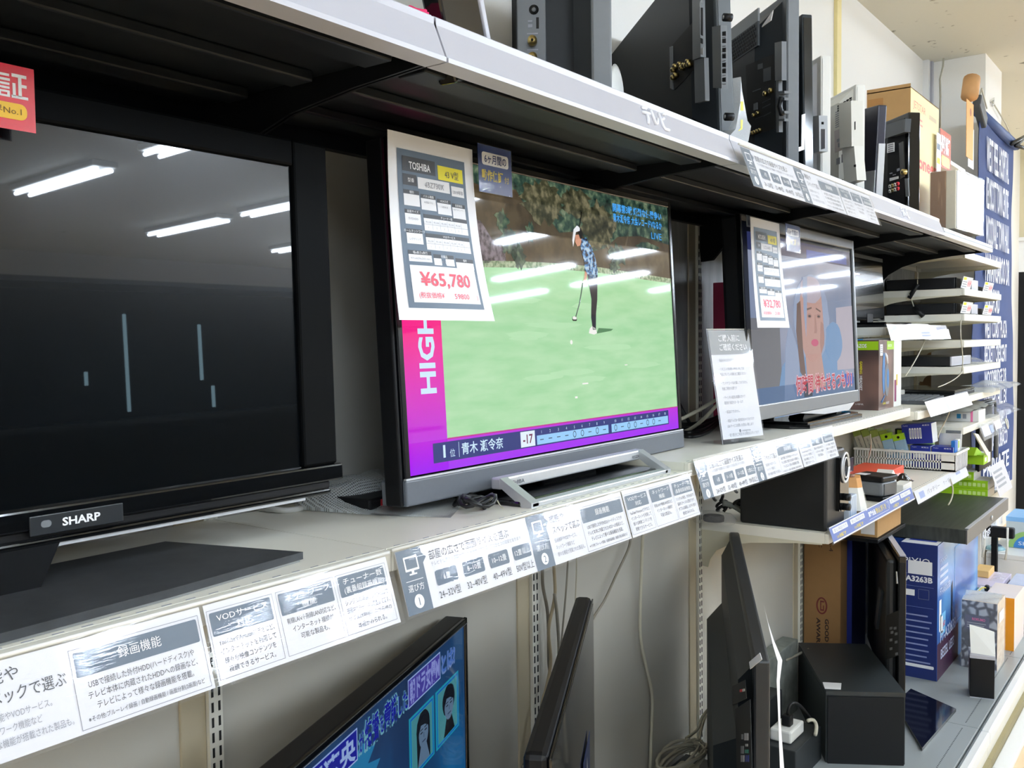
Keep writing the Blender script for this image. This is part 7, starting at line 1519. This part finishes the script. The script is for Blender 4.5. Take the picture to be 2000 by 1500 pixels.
drop([(1110, 1080, yb_), (1106, 1150, yb_), (1098, 1240, yb_), (1090, 1330, yb_), (1078, 1420, yb_)], 0.0025, 'thin grey cable slanting down behind the glancing television', M('cable_mouse', (140, 134, 120)))
drop([(1126, 1070, yb_), (1126, 1120, yb_), (1124, 1180, yb_), (1126, 1230, yb_)], 0.002, 'thin white cable hanging straight behind the glancing television')
drop([(1232, 1040, yb_), (1228, 1070, yb_), (1205, 1120, yb_), (1182, 1170, yb_), (1166, 1195, yb_), (1140, 1240, yb_)], 0.0035, 'grey cable slanting from the strip down behind the glancing television', M('cable_mouse', (140, 134, 120)))
drop([(1256, 1030, yb_), (1252, 1140, yb_), (1251, 1240, yb_), (1262, 1300, yb_), (1274, 1360, yb_), (1272, 1440, yb_), (1270, 1500, yb_)], 0.0048, 'thick ivory cable hanging alone in the middle of the third back panel', M('cable_ivory2', (206, 200, 178), 0.5))
drop([(1366, 1442, 1.22), (1375, 1405, 1.25), (1390, 1382, 1.25), (1412, 1365, 1.24), (1432, 1352, 1.22)], 0.005, 'ivory cable arching up towards the large back-turned television')
drop([(1340, 1442, 1.24), (1362, 1425, 1.24), (1372, 1400, 1.24), (1392, 1378, 1.23), (1416, 1375, 1.21)], 0.0045, 'second ivory cable arching beside the large back-turned television')
drop([(1414, 1378, 1.21), (1410, 1420, 1.21), (1398, 1450, 1.21), (1385, 1470, 1.21)], 0.0045, 'black cable dropping beside the large back-turned television', cable_b)
# heap of white cable with adaptor on a dark box
m = MB(); p = at(1345, 1440, 'Y', 1.22)
m.box(2.22, 2.62, 1.16, 1.305, DZ, 0.258, M('box_charcoal', (36, 40, 42), 0.5), 0.004); single(m, 'dark_box', 'dark low box carrying the heap of ivory cable on the base deck', 'box')
m = MB(); m.box(2.36, 2.50, 1.20, 1.26, 0.259, 0.295, M('adaptor_ivory', (206, 198, 174), 0.5), 0.006); single(m, 'power_adaptor', 'ivory power adaptor under the coiled cable on the dark low box', 'adaptor')
m = MB(); r = random.Random(12)
for i in range(7):
    cx, cy = 2.43+0.03*r.random(), 1.232+0.01*r.random(); ra, rb = 0.10+0.05*r.random(), 0.035+0.02*r.random(); ph = r.random()*6
    m.tube([(cx+ra*math.cos(t_*0.4), cy+rb*math.sin(t_*0.4), 0.302+0.010*i*0.6+0.008*math.sin(t_*0.8+ph)) for t_ in range(17)], 0.0048, cable_w, 6)
single(m, 'cable_heap', 'heap of coiled ivory cable on the dark low box', 'cable')
m = MB(); m.box(2.80, 3.05, 1.16, 1.30, DZ, 0.36, M('box_ink', (24, 28, 30), 0.5), 0.004); single(m, 'ink_box', 'dark box standing behind the large back-turned television', 'box')
# power strip, plug and fabric between the big set and the subwoofer
m = MB(); m.box(3.02, 3.42, 1.24, 1.30, DZ, 0.42, ramp_mat('felt_grey', [(0.3, (96, 100, 94)), (0.7, (130, 134, 126))], scale=20, rough=0.9), 0.004); single(m, 'grey_board', 'rough grey board leaning behind the black plug', 'board')
m = MB(); m.box(2.86, 2.98, 1.06, 1.13, 0.2605, 0.300, white_pl, 0.006); single(m, 'power_strip', 'white power strip with a black plug in the lower bay', 'power strip')
m = MB(); m.box(2.82, 3.06, 1.03, 1.15, DZ, 0.26, M('box_soot', (30, 34, 36), 0.5), 0.003); single(m, 'soot_box', 'soot black box beneath the white power strip', 'box')
m = MB(); m.box(2.895, 2.925, 1.075, 1.105, 0.3005, 0.335, black_pl, 0.004); m.tube(bezc((2.91, 1.09, 0.335), (2.90, 1.08, 0.40), (2.96, 1.07, 0.37), (3.02, 1.05, 0.29)), 0.005, cable_b, 7); single(m, 'black_plug', 'black plug with cord standing in the white power strip', 'plug')
m = MB(); m.tube(bezc((2.97, 1.045, 0.305), (3.01, 1.03, 0.31), (3.02, 1.03, 0.27), (2.97, 1.02, 0.265)), 0.006, cable_w, 7); single(m, 'power_cable', 'short white cord looping from the power strip', 'cord')
drop([(1535, 1290, 1.24), (1550, 1283, 1.24), (1565, 1275, 1.22), (1580, 1268, 1.2)], 0.005, 'grey cable running behind the subwoofer', M('cable_mouse', (140, 134, 120)))
